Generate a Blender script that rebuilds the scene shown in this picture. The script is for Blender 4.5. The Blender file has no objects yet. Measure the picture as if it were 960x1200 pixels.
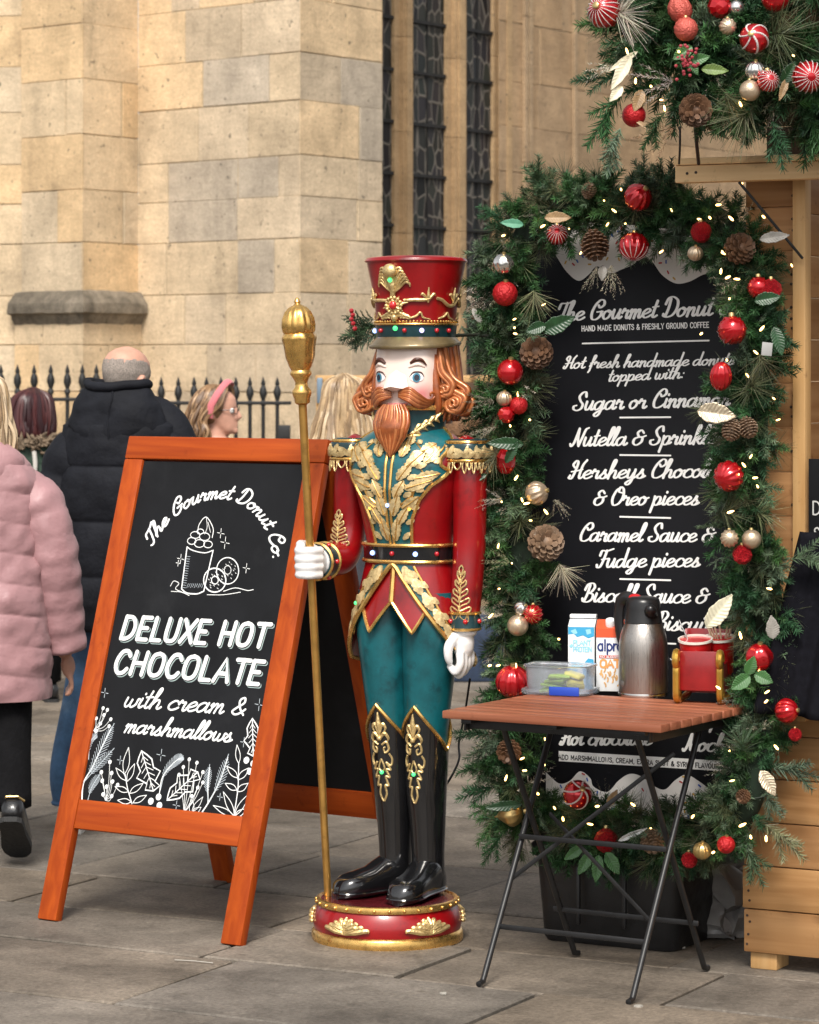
import bpy, bmesh, math, random
import numpy as np
from mathutils import Vector, Matrix, Euler, noise
from mathutils.geometry import delaunay_2d_cdt

S = bpy.context.scene
COL = S.collection
R = math.radians
PI = math.pi
rnd = random.Random(7)

# ------------------------------------------------------------------ camera
FPX, HOR, CAMZ = 3584.0, 430.0, 1.6
cd = bpy.data.cameras.new('camera')
cam = bpy.data.objects.new('camera', cd)
COL.objects.link(cam)
cam.location = (0, 0, CAMZ)
cam.rotation_euler = (R(90), 0, 0)
cd.sensor_fit = 'HORIZONTAL'
cd.sensor_width = 36
cd.lens = 36 * FPX / 960
cd.shift_y = -170 / 960
cd.clip_end = 2000
cd.dof.use_dof = True
cd.dof.focus_distance = 8.3
cd.dof.aperture_fstop = 11
S.camera = cam

# ------------------------------------------------------------------ sky, sun, exposure
SUN_EL, SUN_AZ = 50, 186          # azimuth measured clockwise from +Y
w = bpy.data.worlds.new('World')
S.world = w
w.use_nodes = True
wn, wl = w.node_tree.nodes, w.node_tree.links
bg = wn['Background']
sky = wn.new('ShaderNodeTexSky')
sky.sky_type = 'NISHITA'
sky.sun_disc = False
sky.sun_elevation = R(SUN_EL)
sky.sun_rotation = R(SUN_AZ)
sky.dust_density = 3.0
sky.air_density = 1.0
hs = wn.new('ShaderNodeHueSaturation')
hs.inputs['Saturation'].default_value = 0.12     # veil of cloud: nearly white light
wl.new(sky.outputs[0], hs.inputs['Color'])
wl.new(hs.outputs[0], bg.inputs['Color'])
bg.inputs['Strength'].default_value = 0.10
sl = bpy.data.lights.new('sun', 'SUN')
sl.energy = 2.0
sl.angle = R(17)
sl.color = (1.0, .93, .84)
so = bpy.data.objects.new('sun', sl)
COL.objects.link(so)
d = Vector((math.sin(R(SUN_AZ)) * math.cos(R(SUN_EL)), math.cos(R(SUN_AZ)) * math.cos(R(SUN_EL)), math.sin(R(SUN_EL))))
so.rotation_euler = d.to_track_quat('Z', 'Y').to_euler()
so.location = d * 30
S.view_settings.view_transform = 'Standard'
S.view_settings.look = 'None'
S.view_settings.exposure = 0.9
S.view_settings.gamma = 1
S.render.engine = 'CYCLES'
S.cycles.max_bounces = 6
S.cycles.transparent_max_bounces = 8
S.cycles.sample_clamp_indirect = 4

# ------------------------------------------------------------------ picture <-> place
def at(px, py, Y):
    return Vector(((px - 480) * Y / FPX, Y, CAMZ - (py - HOR) * Y / FPX))

def gnd(px, py):
    Y = CAMZ * FPX / (py - HOR)
    return Vector(((px - 480) * Y / FPX, Y, 0))

def on_plane(px, py, o, n):
    dr = Vector(((px - 480) / FPX, 1, -(py - HOR) / FPX))
    c = Vector((0, 0, CAMZ))
    t = (o - c).dot(n) / dr.dot(n)
    return c + dr * t

# ------------------------------------------------------------------ things
MW = {}
def thing(name, label, cat, loc=(0, 0, 0), rotz=0, group=None):
    o = bpy.data.objects.new(name, None)
    COL.objects.link(o)
    o.empty_display_size = .1
    o.location = loc
    o.rotation_euler = (0, 0, rotz)
    MW[o] = Matrix.Translation(loc) @ Matrix.Rotation(rotz, 4, 'Z')
    return tag(o, label, cat, group)

def tag(o, label=None, cat=None, group=None, kind=None):
    if label: o['label'] = label
    if cat: o['category'] = cat
    if group: o['group'] = group
    if kind: o['kind'] = kind
    return o

def catmull(pts, n=6, closed=False):
    pts = [Vector(p) for p in pts]
    m = len(pts)
    if m < 3 and not closed:
        return pts
    out = []
    segs = m if closed else m - 1
    for i in range(segs):
        if closed:
            p0, p1, p2, p3 = pts[(i - 1) % m], pts[i], pts[(i + 1) % m], pts[(i + 2) % m]
        else:
            p1, p2 = pts[i], pts[i + 1]
            p0 = pts[i - 1] if i else p1 * 2 - p2
            p3 = pts[i + 2] if i + 2 < m else p2 * 2 - p1
        for k in range(n):
            t = k / n
            out.append(.5 * ((2 * p1) + (p2 - p0) * t + (2 * p0 - 5 * p1 + 4 * p2 - p3) * t * t + (3 * p1 - p0 - 3 * p2 + p3) * t ** 3))
    if not closed:
        out.append(pts[-1])
    return out

_bev = {}
def bevel_cube(sx, sy, sz, b, seg=2):
    key = (round(sx, 4), round(sy, 4), round(sz, 4), round(b, 4), seg)
    if key not in _bev:
        bm = bmesh.new()
        bmesh.ops.create_cube(bm, size=1)
        for v in bm.verts:
            v.co = Vector((v.co.x * sx, v.co.y * sy, v.co.z * sz))
        if b > 0:
            bmesh.ops.bevel(bm, geom=bm.edges[:], offset=b, segments=seg, profile=.5, affect='EDGES')
        bm.verts.index_update()
        _bev[key] = ([v.co.copy() for v in bm.verts], [[v.index for v in f.verts] for f in bm.faces])
        bm.free()
    return _bev[key]

class MB:
    def __init__(s):
        s.v, s.f, s.m, s.c = [], [], [], []
    def add(s, vs, fs, mi=0, T=None, col=None):
        n = len(s.v)
        for p in vs:
            p = Vector(p)
            s.v.append(T @ p if T else p)
        for f in fs:
            s.f.append([i + n for i in f])
            s.m.append(mi)
        s.c.extend([col or (1, 1, 1)] * len(vs))
        return s
    def box(s, c, size, T=None, b=.003, mi=0, col=None, rot=None, seg=2):
        vs, fs = bevel_cube(size[0], size[1], size[2], min(b, min(size) * .45), seg)
        X = Matrix.Translation(c)
        if rot: X = X @ (rot if isinstance(rot, Matrix) else Euler(rot).to_matrix().to_4x4())
        return s.add(vs, fs, mi, (T @ X) if T else X, col)
    def beam(s, a, b_, w, h, T=None, b=.002, mi=0, up=(0, 0, 1), col=None):
        a, b_ = Vector(a), Vector(b_)
        z = (b_ - a); L = z.length; z.normalize()
        x = Vector(up).cross(z)
        if x.length < 1e-4: x = Vector((1, 0, 0)).cross(z)
        x.normalize(); y = z.cross(x)
        X = Matrix(((x.x, y.x, z.x, 0), (x.y, y.y, z.y, 0), (x.z, y.z, z.z, 0), (0, 0, 0, 1)))
        X = Matrix.Translation((a + b_) / 2) @ X
        vs, fs = bevel_cube(w, h, L, b)
        return s.add(vs, fs, mi, (T @ X) if T else X, col)
    def tube(s, pts, r, n=8, closed=False, mi=0, T=None, col=None, flat=1.0, caps=True):
        pts = [Vector(p) for p in pts]
        m = len(pts)
        if m < 2: return s
        rs = r if isinstance(r, (list, tuple)) else [r] * m
        if len(rs) != m:
            rs = [float(x) for x in np.interp(np.linspace(0, 1, m), np.linspace(0, 1, len(rs)), rs)]
        tn = []
        for i in range(m):
            if closed: t = pts[(i + 1) % m] - pts[i - 1]
            else: t = pts[min(i + 1, m - 1)] - pts[max(i - 1, 0)]
            tn.append(t.normalized() if t.length > 1e-9 else Vector((0, 0, 1)))
        up = Vector((0, 0, 1)) if abs(tn[0].z) < .9 else Vector((1, 0, 0))
        x = tn[0].cross(up).normalized()
        vs, fs = [], []
        for i in range(m):
            x = x - tn[i] * x.dot(tn[i])
            x = x.normalized() if x.length > 1e-6 else tn[i].orthogonal().normalized()
            y = tn[i].cross(x)
            for k in range(n):
                a = 2 * PI * k / n
                vs.append(pts[i] + (x * math.cos(a) + y * math.sin(a) * flat) * rs[i])
        for i in range(m if closed else m - 1):
            j = (i + 1) % m
            for k in range(n):
                k2 = (k + 1) % n
                fs.append((i * n + k, i * n + k2, j * n + k2, j * n + k))
        if not closed and caps:
            vs.append(pts[0] - tn[0] * rs[0] * .4); a = len(vs) - 1
            vs.append(pts[-1] + tn[-1] * rs[-1] * .4); b = len(vs) - 1
            for k in range(n):
                fs.append((a, (k + 1) % n, k))
                fs.append((b, (m - 1) * n + k, (m - 1) * n + (k + 1) % n))
        return s.add(vs, fs, mi, T, col)
    def lathe(s, prof, n=32, T=None, mi=0, col=None, fn=None, cap=True):
        vs, fs = [], []
        for i, (r, z) in enumerate(prof):
            for k in range(n):
                a = 2 * PI * k / n
                rr = r * (fn(a, i / max(1, len(prof) - 1)) if fn else 1)
                vs.append((rr * math.cos(a), rr * math.sin(a), z))
        for i in range(len(prof) - 1):
            for k in range(n):
                k2 = (k + 1) % n
                fs.append((i * n + k, i * n + k2, (i + 1) * n + k2, (i + 1) * n + k))
        if cap:
            fs.append(tuple(reversed(range(n))))
            fs.append(tuple((len(prof) - 1) * n + k for k in range(n)))
        return s.add(vs, fs, mi, T, col)
    def ball(s, c, r, T=None, n=16, mi=0, col=None, sc=(1, 1, 1), rot=None, fn=None):
        h = max(4, n // 2)
        prof = [(math.sin(PI * i / h), -math.cos(PI * i / h)) for i in range(h + 1)]
        prof[0] = (1e-3, -1); prof[-1] = (1e-3, 1)
        X = Matrix.Translation(c)
        if rot: X = X @ (rot if isinstance(rot, Matrix) else Euler(rot).to_matrix().to_4x4())
        X = X @ Matrix.Diagonal((r * sc[0], r * sc[1], r * sc[2], 1))
        return s.lathe(prof, n, (T @ X) if T else X, mi, col, fn)
    def grid(s, fn, nu, nv, mi=0, T=None, closed=False, col=None, flip=False):
        vs = [fn(i / (nu if closed else nu - 1), j / (nv - 1)) for j in range(nv) for i in range(nu)]
        fs = []
        for j in range(nv - 1):
            for i in range(nu if closed else nu - 1):
                i2 = (i + 1) % nu
                q = (j * nu + i, j * nu + i2, (j + 1) * nu + i2, (j + 1) * nu + i)
                fs.append(tuple(reversed(q)) if flip else q)
        return s.add(vs, fs, mi, T, col)
    def poly(s, pts2, fn, step=None, mi=0, col=None, T=None, thick=None):
        """fill a 2-D outline; fn maps (x,y) -> 3-D point (or (x,y,h) when thick)"""
        P = [Vector((p[0], p[1])) for p in pts2]
        n = len(P)
        extra = []
        if step:
            xs = [p.x for p in P]; ys = [p.y for p in P]
            for x in np.arange(min(xs), max(xs), step):
                for y in np.arange(min(ys), max(ys), step):
                    if inside(x, y, P): extra.append(Vector((x, y)))
        vs, es, fs, *_ = delaunay_2d_cdt(P + extra, [(i, (i + 1) % n) for i in range(n)], [], 1, 1e-7)
        if thick is None:
            return s.add([fn(v.x, v.y) for v in vs], [list(f) for f in fs], mi, T, col)
        top = [fn(v.x, v.y, thick) for v in vs]
        o = len(top)
        bot = [fn(p.x, p.y, 0) for p in P]
        rim = [fn(p.x, p.y, thick * .6) for p in P]
        F = [list(f) for f in fs]
        m = len(P)
        rim_t = [fn(p.x, p.y, thick) for p in P]
        allv = top + bot + rim_t
        for i in range(m):
            j = (i + 1) % m
            F.append((o + i, o + j, o + m + j, o + m + i))
        return s.add(allv, F, mi, T, col)
    def build(s, name, mats, parent=None, smooth=40, world=False, sub=0):
        vs = s.v
        if world and parent is not None:
            inv = MW[parent].inverted()
            vs = [inv @ p for p in vs]
        me = bpy.data.meshes.new(name)
        me.from_pydata([tuple(p) for p in vs], [], s.f)
        if not isinstance(mats, (list, tuple)): mats = [mats]
        for m in mats: me.materials.append(m)
        if len(mats) > 1: me.polygons.foreach_set('material_index', s.m)
        ca = me.color_attributes.new('tint', 'FLOAT_COLOR', 'POINT')
        ca.data.foreach_set('color', np.array([(c[0], c[1], c[2], 1) for c in s.c], dtype=np.float32).ravel())
        me.update()
        if smooth:
            me.shade_smooth()
            if smooth < 180: me.set_sharp_from_angle(angle=R(smooth))
        o = bpy.data.objects.new(name, me)
        COL.objects.link(o)
        if parent is not None:
            o.parent = parent
            MW[o] = MW[parent]
        else:
            MW[o] = Matrix()
        if sub:
            md = o.modifiers.new('sub', 'SUBSURF'); md.levels = md.render_levels = sub
        return o

def inside(x, y, P):
    c = False
    n = len(P)
    j = n - 1
    for i in range(n):
        a, b = P[i], P[j]
        if (a.y > y) != (b.y > y) and x < (b.x - a.x) * (y - a.y) / (b.y - a.y) + a.x:
            c = not c
        j = i
    return c

def origin_mesh(o, loc):
    """give a single-mesh thing its origin at its base"""
    loc = Vector(loc)
    o.data.transform(Matrix.Translation(-loc))
    o.location = loc
    return o

# ------------------------------------------------------------------ materials
MATS = {}
def mat(name, col, rough=.5, metal=0, coat=0, var=0, vs=8, bump=0, bs=60, tint=False, em=None, es=0, alpha=1,
        trans=0, spec=.5, sheen=0, stretch=(1, 1, 1), croug=.1, rvar=0, dirt=None, ior=1.5, bd=.01):
    if name in MATS: return MATS[name]
    m = bpy.data.materials.new(name)
    m.use_nodes = True
    N, L = m.node_tree.nodes, m.node_tree.links
    b = N['Principled BSDF']
    b.inputs['Base Color'].default_value = (*col, 1)
    b.inputs['Roughness'].default_value = rough
    b.inputs['Metallic'].default_value = metal
    b.inputs['Coat Weight'].default_value = coat
    b.inputs['Coat Roughness'].default_value = croug
    b.inputs['Specular IOR Level'].default_value = spec
    b.inputs['Transmission Weight'].default_value = trans
    b.inputs['IOR'].default_value = ior
    b.inputs['Alpha'].default_value = alpha
    b.inputs['Sheen Weight'].default_value = sheen
    if em:
        b.inputs['Emission Color'].default_value = (*em, 1)
        b.inputs['Emission Strength'].default_value = es
    src = None
    tc = N.new('ShaderNodeTexCoord')
    mp = N.new('ShaderNodeMapping')
    mp.inputs['Scale'].default_value = stretch
    L.new(tc.outputs['Object'], mp.inputs['Vector'])
    if tint:
        a = N.new('ShaderNodeAttribute'); a.attribute_name = 'tint'
        mx = N.new('ShaderNodeMix'); mx.data_type = 'RGBA'; mx.blend_type = 'MULTIPLY'
        mx.inputs['Factor'].default_value = 1
        mx.inputs['A'].default_value = (*col, 1)
        L.new(a.outputs['Color'], mx.inputs['B'])
        src = mx.outputs['Result']
    if var:
        nz = N.new('ShaderNodeTexNoise'); nz.inputs['Scale'].default_value = vs; nz.inputs['Detail'].default_value = 6
        nz.inputs['Roughness'].default_value = .62
        L.new(mp.outputs[0], nz.inputs['Vector'])
        mr = N.new('ShaderNodeMapRange')
        mr.inputs['From Min'].default_value = .3; mr.inputs['From Max'].default_value = .7
        mr.inputs['To Min'].default_value = 1 - var; mr.inputs['To Max'].default_value = 1 + var
        L.new(nz.outputs['Fac'], mr.inputs['Value'])
        mx = N.new('ShaderNodeMix'); mx.data_type = 'RGBA'; mx.blend_type = 'MULTIPLY'
        mx.inputs['Factor'].default_value = 1
        if src: L.new(src, mx.inputs['A'])
        else: mx.inputs['A'].default_value = (*col, 1)
        L.new(mr.outputs[0], mx.inputs['B'])
        src = mx.outputs['Result']
    if dirt:
        dc, ds, dlo, dhi = dirt
        nz = N.new('ShaderNodeTexNoise'); nz.inputs['Scale'].default_value = ds; nz.inputs['Detail'].default_value = 8
        nz.inputs['Roughness'].default_value = .7
        L.new(tc.outputs['Object'], nz.inputs['Vector'])
        mr = N.new('ShaderNodeMapRange')
        mr.inputs['From Min'].default_value = dlo; mr.inputs['From Max'].default_value = dhi
        L.new(nz.outputs['Fac'], mr.inputs['Value'])
        mx = N.new('ShaderNodeMix'); mx.data_type = 'RGBA'
        L.new(mr.outputs[0], mx.inputs['Factor'])
        if src: L.new(src, mx.inputs['A'])
        else: mx.inputs['A'].default_value = (*col, 1)
        mx.inputs['B'].default_value = (*dc, 1)
        src = mx.outputs['Result']
    if src: L.new(src, b.inputs['Base Color'])
    if rvar:
        nz = N.new('ShaderNodeTexNoise'); nz.inputs['Scale'].default_value = vs * 2.3 + 3; nz.inputs['Detail'].default_value = 4
        L.new(mp.outputs[0], nz.inputs['Vector'])
        mr = N.new('ShaderNodeMapRange')
        mr.inputs['From Min'].default_value = .3; mr.inputs['From Max'].default_value = .7
        mr.inputs['To Min'].default_value = max(0, rough - rvar); mr.inputs['To Max'].default_value = min(1, rough + rvar)
        L.new(nz.outputs['Fac'], mr.inputs['Value'])
        L.new(mr.outputs[0], b.inputs['Roughness'])
    if bump:
        nz = N.new('ShaderNodeTexNoise'); nz.inputs['Scale'].default_value = bs; nz.inputs['Detail'].default_value = 5
        L.new(mp.outputs[0], nz.inputs['Vector'])
        bp = N.new('ShaderNodeBump'); bp.inputs['Strength'].default_value = bump; bp.inputs['Distance'].default_value = bd
        L.new(nz.outputs['Fac'], bp.inputs['Height'])
        L.new(bp.outputs[0], b.inputs['Normal'])
    MATS[name] = m
    return m

def wood(name, c1, c2, rough=.6, scale=1.0, axis='X', coat=0, knots=True, tint=False, bump=.25, scuff=.6, spec=.4):
    """planed timber: stretched grain along an axis, knots"""
    if name in MATS: return MATS[name]
    m = bpy.data.materials.new(name); m.use_nodes = True
    N, L = m.node_tree.nodes, m.node_tree.links
    b = N['Principled BSDF']
    tc = N.new('ShaderNodeTexCoord'); mp = N.new('ShaderNodeMapping')
    st = {'X': (2.2, 38, 38), 'Y': (38, 2.2, 38), 'Z': (38, 38, 2.2)}[axis]
    mp.inputs['Scale'].default_value = [x * scale for x in st]
    L.new(tc.outputs['Object'], mp.inputs['Vector'])
    nz = N.new('ShaderNodeTexNoise'); nz.inputs['Scale'].default_value = 1; nz.inputs['Detail'].default_value = 6
    nz.inputs['Distortion'].default_value = .6
    L.new(mp.outputs[0], nz.inputs['Vector'])
    rp = N.new('ShaderNodeValToRGB')
    rp.color_ramp.elements[0].position = .3; rp.color_ramp.elements[0].color = (*c1, 1)
    rp.color_ramp.elements[1].position = .68; rp.color_ramp.elements[1].color = (*c2, 1)
    L.new(nz.outputs['Fac'], rp.inputs['Fac'])
    src = rp.outputs['Color']
    if knots:
        mk = N.new('ShaderNodeMapping')
        mk.inputs['Scale'].default_value = [{'X': (4, 0, 9), 'Y': (0, 4, 9), 'Z': (9, 0, 4)}[axis][i] * scale for i in range(3)]
        L.new(tc.outputs['Object'], mk.inputs['Vector'])
        vo = N.new('ShaderNodeTexVoronoi'); vo.inputs['Scale'].default_value = .8
        L.new(mk.outputs[0], vo.inputs['Vector'])
        mr = N.new('ShaderNodeMapRange'); mr.inputs['From Min'].default_value = .05; mr.inputs['From Max'].default_value = .17
        mr.inputs['To Min'].default_value = .85; mr.inputs['To Max'].default_value = 0
        L.new(vo.outputs['Distance'], mr.inputs['Value'])
        mx = N.new('ShaderNodeMix'); mx.data_type = 'RGBA'
        L.new(mr.outputs[0], mx.inputs['Factor']); L.new(src, mx.inputs['A'])
        mx.inputs['B'].default_value = (c1[0] * .22, c1[1] * .17, c1[2] * .14, 1)
        src = mx.outputs['Result']
    if scuff:
        n2 = N.new('ShaderNodeTexNoise'); n2.inputs['Scale'].default_value = 17; n2.inputs['Detail'].default_value = 9; n2.inputs['Roughness'].default_value = .72
        L.new(tc.outputs['Object'], n2.inputs['Vector'])
        mr = N.new('ShaderNodeMapRange'); mr.inputs['From Min'].default_value = .60; mr.inputs['From Max'].default_value = .74; mr.inputs['To Max'].default_value = scuff
        L.new(n2.outputs['Fac'], mr.inputs['Value'])
        mx = N.new('ShaderNodeMix'); mx.data_type = 'RGBA'
        L.new(mr.outputs[0], mx.inputs['Factor']); L.new(src, mx.inputs['A']); mx.inputs['B'].default_value = (c1[0] * .35, c1[1] * .3, c1[2] * .3, 1)
        src = mx.outputs['Result']
    if tint:
        a = N.new('ShaderNodeAttribute'); a.attribute_name = 'tint'
        mx = N.new('ShaderNodeMix'); mx.data_type = 'RGBA'; mx.blend_type = 'MULTIPLY'; mx.inputs['Factor'].default_value = 1
        L.new(src, mx.inputs['A']); L.new(a.outputs['Color'], mx.inputs['B'])
        src = mx.outputs['Result']
    L.new(src, b.inputs['Base Color'])
    b.inputs['Roughness'].default_value = rough
    b.inputs['Coat Weight'].default_value = coat
    b.inputs['Specular IOR Level'].default_value = spec
    bp = N.new('ShaderNodeBump'); bp.inputs['Strength'].default_value = bump; bp.inputs['Distance'].default_value = .004
    L.new(nz.outputs['Fac'], bp.inputs['Height']); L.new(bp.outputs[0], b.inputs['Normal'])
    MATS[name] = m
    return m

def stone(name, rough=.85, grime=.5, bscale=1.0, base=(1, 1, 1), bump=.5, con=1.0, grain=70):
    """stone whose per-block colour comes from the mesh; mottling, pits and weather stains on top"""
    if name in MATS: return MATS[name]
    m = bpy.data.materials.new(name); m.use_nodes = True
    N, L = m.node_tree.nodes, m.node_tree.links
    b = N['Principled BSDF']
    tc = N.new('ShaderNodeTexCoord')
    a = N.new('ShaderNodeAttribute'); a.attribute_name = 'tint'
    def nz(sc, det, ro=.6, dist=0, stretch=None):
        n = N.new('ShaderNodeTexNoise'); n.inputs['Scale'].default_value = sc; n.inputs['Detail'].default_value = det
        n.inputs['Roughness'].default_value = ro; n.inputs['Distortion'].default_value = dist
        if stretch:
            mp = N.new('ShaderNodeMapping'); mp.inputs['Scale'].default_value = stretch
            L.new(tc.outputs['Object'], mp.inputs['Vector']); L.new(mp.outputs[0], n.inputs['Vector'])
        else: L.new(tc.outputs['Object'], n.inputs['Vector'])
        return n.outputs['Fac']
    def rng(x, a0, a1, b0, b1):
        r = N.new('ShaderNodeMapRange')
        for k, v in zip(('From Min', 'From Max', 'To Min', 'To Max'), (a0, a1, b0, b1)): r.inputs[k].default_value = v
        L.new(x, r.inputs['Value']); return r.outputs[0]
    def mul(A, B):
        x = N.new('ShaderNodeMix'); x.data_type = 'RGBA'; x.blend_type = 'MULTIPLY'; x.inputs['Factor'].default_value = 1
        if isinstance(A, tuple): x.inputs['A'].default_value = (*A, 1)
        else: L.new(A, x.inputs['A'])
        L.new(B, x.inputs['B']); return x.outputs['Result']
    c = mul(base, a.outputs['Color'])
    c = mul(c, rng(nz(3.5 * bscale, 8, .65, .4), .3, .7, 1 - .22 * con, 1 + .17 * con))
    c = mul(c, rng(nz(grain * bscale, 4, .7), .3, .7, 1 - .16 * con, 1 + .13 * con))
    c = mul(c, rng(nz(.9 * bscale, 4, .6, .5), .35, .65, 1 - .10 * con, 1 + .10 * con))
    c = mul(c, rng(nz(5 * bscale, 6, .7, .2, (1.6, 1.6, .22)), .52, .72, 1, 1 - .18 * con))
    c = mul(c, rng(nz(9 * bscale, 5, .6, .3, (.5, .5, 2.4)), .3, .7, .92, 1.08))
    st = rng(nz(1.5 * bscale, 9, .72, .6), .56, .78, 0, grime)
    x = N.new('ShaderNodeMix'); x.data_type = 'RGBA'
    L.new(st, x.inputs['Factor']); L.new(c, x.inputs['A']); x.inputs['B'].default_value = (.12, .105, .085, 1)
    c = x.outputs['Result']
    pit = rng(nz(26 * bscale, 3, .5), .66, .72, 0, .7)
    x = N.new('ShaderNodeMix'); x.data_type = 'RGBA'
    L.new(pit, x.inputs['Factor']); L.new(c, x.inputs['A']); x.inputs['B'].default_value = (.10, .085, .065, 1)
    L.new(x.outputs['Result'], b.inputs['Base Color'])
    b.inputs['Roughness'].default_value = rough
    b.inputs['Specular IOR Level'].default_value = .3
    bp = N.new('ShaderNodeBump'); bp.inputs['Strength'].default_value = bump; bp.inputs['Distance'].default_value = .01
    L.new(nz(38 * bscale, 8, .7), bp.inputs['Height'])
    L.new(bp.outputs[0], b.inputs['Normal'])
    MATS[name] = m
    return m

GOLD = mat('aged_gold', (.74, .45, .14), .27, .88, var=.3, vs=30, rvar=.1, dirt=((.16, .08, .02), 45, .60, .74))
GOLDL = mat('pale_gold_paint', (.70, .52, .24), .35, .65, var=.3, vs=40, dirt=((.20, .11, .035), 55, .56, .72), bump=.3, bs=140)
BLACK = mat('black_paint', (.012, .012, .013), .35, var=.2)
WHITE = mat('white_lettering', (.90, .90, .88), .6)
# ================================================================== setting
# the yaw the stall, boards, table and statue share
YAW = R(28)
U = Vector((math.cos(YAW), -math.sin(YAW), 0))
V = Vector((math.sin(YAW), math.cos(YAW), 0))

def slabs():
    g = MB()
    g.add([(-400, -200, -.016), (400, -200, -.016), (400, 900, -.016), (-400, 900, -.016)], [(0, 1, 2, 3)])
    tag(g.build('ground', mat('joint_mortar', (.045, .042, .036), .95, var=.4, vs=3), smooth=0), kind='structure')
    m = MB()
    r = random.Random(21)
    v = -2.2
    # rows run along U (28 degrees), stacked along V
    while v < 30:
        h = r.choice([.5, .56, .62, .7, .46])
        u = -16 + r.random()
        while u < 9:
            L = r.choice([.6, .75, .9, 1.05, 1.25])
            cx, cy = u + L / 2, v + h / 2 + 6
            c = U * cx + V * cy
            if -9 < c.x < 9 and 2.5 < c.y < 30:
                k = .86 + r.random() * .28
                warm = r.uniform(-.03, .05)
                col = (.185 * k * (1 + warm), .160 * k, .132 * k * (1 - warm * 1.3))
                j = .004 + r.random() * .006
                z = r.uniform(-.0015, .002)
                tilt = [r.uniform(-.0015, .0015) for _ in range(4)]
                x0, x1, y0, y1 = u + j, u + L - j, v + 6 + j, v + 6 + h - j
                jit = lambda: r.uniform(-.007, .007)
                pts = [(x0 + jit(), y0 + jit()), (x1 + jit(), y0 + jit()), (x1 + jit(), y1 + jit()), (x0 + jit(), y1 + jit())]
                cen = Vector((cx, cy))
                vs = []
                for ring, (ins, dz) in enumerate(((0, -.014), (0, -.004), (.006, 0))):
                    for (x, y), t in zip(pts, tilt):
                        d2 = (cen - Vector((x, y)))
                        sx = x + math.copysign(ins, d2.x); sy = y + math.copysign(ins, d2.y)
                        p = U * sx + V * sy
                        vs.append((p.x, p.y, z + t + dz))
                fs = [(8, 9, 10, 11)]
                for q in (0, 4):
                    for i in range(4):
                        k2 = (i + 1) % 4
                        fs.append((q + i, q + k2, q + 4 + k2, q + 4 + i))
                m.add(vs, fs, col=col)
            u += L
        v += h
    tag(m.build('pavement', stone('flagstone', .7, .75, .9, bump=.7, con=2.1, grain=85, base=(.97, .965, .96)), smooth=0), kind='structure')
slabs()

# ------------------------------------------------------------------ church
def stone_face(m, a, b, z0, z1, r, pal, cs=(.24, .34), bl=(.22, .62), seed=1, out=None):
    rc = random.Random(seed)
    """coursed ashlar between ground points a and b (outside on the left of b->a...), joints recessed"""
    a, b = Vector((a[0], a[1], 0)), Vector((b[0], b[1], 0))
    e = b - a; L = e.length; e.normalize()
    n = Vector((e.y, -e.x, 0))
    if n.y > 0: n = -n
    if out is not None: n = Vector(out)
    up = Vector((0, 0, 1))
    def P(t, z, o): return a + e * t + up * z + n * o
    m.add([P(0, z0, -.006), P(L, z0, -.006), P(L, z1, -.006), P(0, z1, -.006)], [(0, 1, 2, 3)], col=(.40, .32, .22))
    z = z0
    while z < z1 - .01:
        h = min(rc.uniform(*cs), z1 - z)
        if z1 - z - h < .1: h = z1 - z
        t = 0
        while t < L - .005:
            wd = r.uniform(*bl)
            if L - t - wd < .14: wd = L - t
            c = pal(t + wd / 2, z + h / 2, r)
            j = r.choice([.001, .0015, .002, .003]); o = r.uniform(-.002, .003)
            jl = 0 if t == 0 else j; jr = 0 if t + wd >= L - .005 else j
            x0, x1, y0, y1 = t + jl * 1.7, t + wd - jr * 1.7, z + j * .7, z + h - j * .7
            b_ = .003
            jt = lambda: r.uniform(-.0025, .0035)
            x0 += jt() if jl else 0; y0 += jt(); x1 -= jt() if jr else 0; y1 -= jt()
            vs = [P(x0, y0, -.005), P(x1, y0, -.005), P(x1, y1, -.005), P(x0, y1, -.005),
                  P(x0 + (b_ if jl else 0), y0 + b_, o), P(x1 - (b_ if jr else 0), y0 + b_, o), P(x1 - (b_ if jr else 0), y1 - b_, o), P(x0 + (b_ if jl else 0), y1 - b_, o)]
            m.add(vs, [(4, 5, 6, 7), (0, 1, 5, 4), (1, 2, 6, 5), (2, 3, 7, 6), (3, 0, 4, 7)], col=c)
            t += wd
        z += h

def pal_warm(t, z, r):
    k = r.uniform(.94, 1.06)
    q = r.random()
    if q < .2: c = (.53, .39, .235)
    elif q < .75: c = (.53, .42, .285)
    else: c = (.50, .41, .295)
    return tuple(x * k for x in c)

def pal_main(t, z, r):     # the buttress flank: some pale grey replaced blocks
    k = r.uniform(.9, 1.08)
    q = r.random()
    if .38 < t < 1.1 and 1.9 < z < 3.6 and q < .55: c = (.40, .345, .275)
    elif q < .2: c = (.54, .41, .26)
    elif q < .7: c = (.51, .41, .285)
    else: c = (.47, .385, .28)
    return tuple(x * k for x in c)

def pal_brown(t, z, r):
    k = r.uniform(.92, 1.08)
    q = r.random()
    c = (.31, .215, .128) if q < .6 else (.295, .21, .13)
    return tuple(x * k for x in c)

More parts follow.
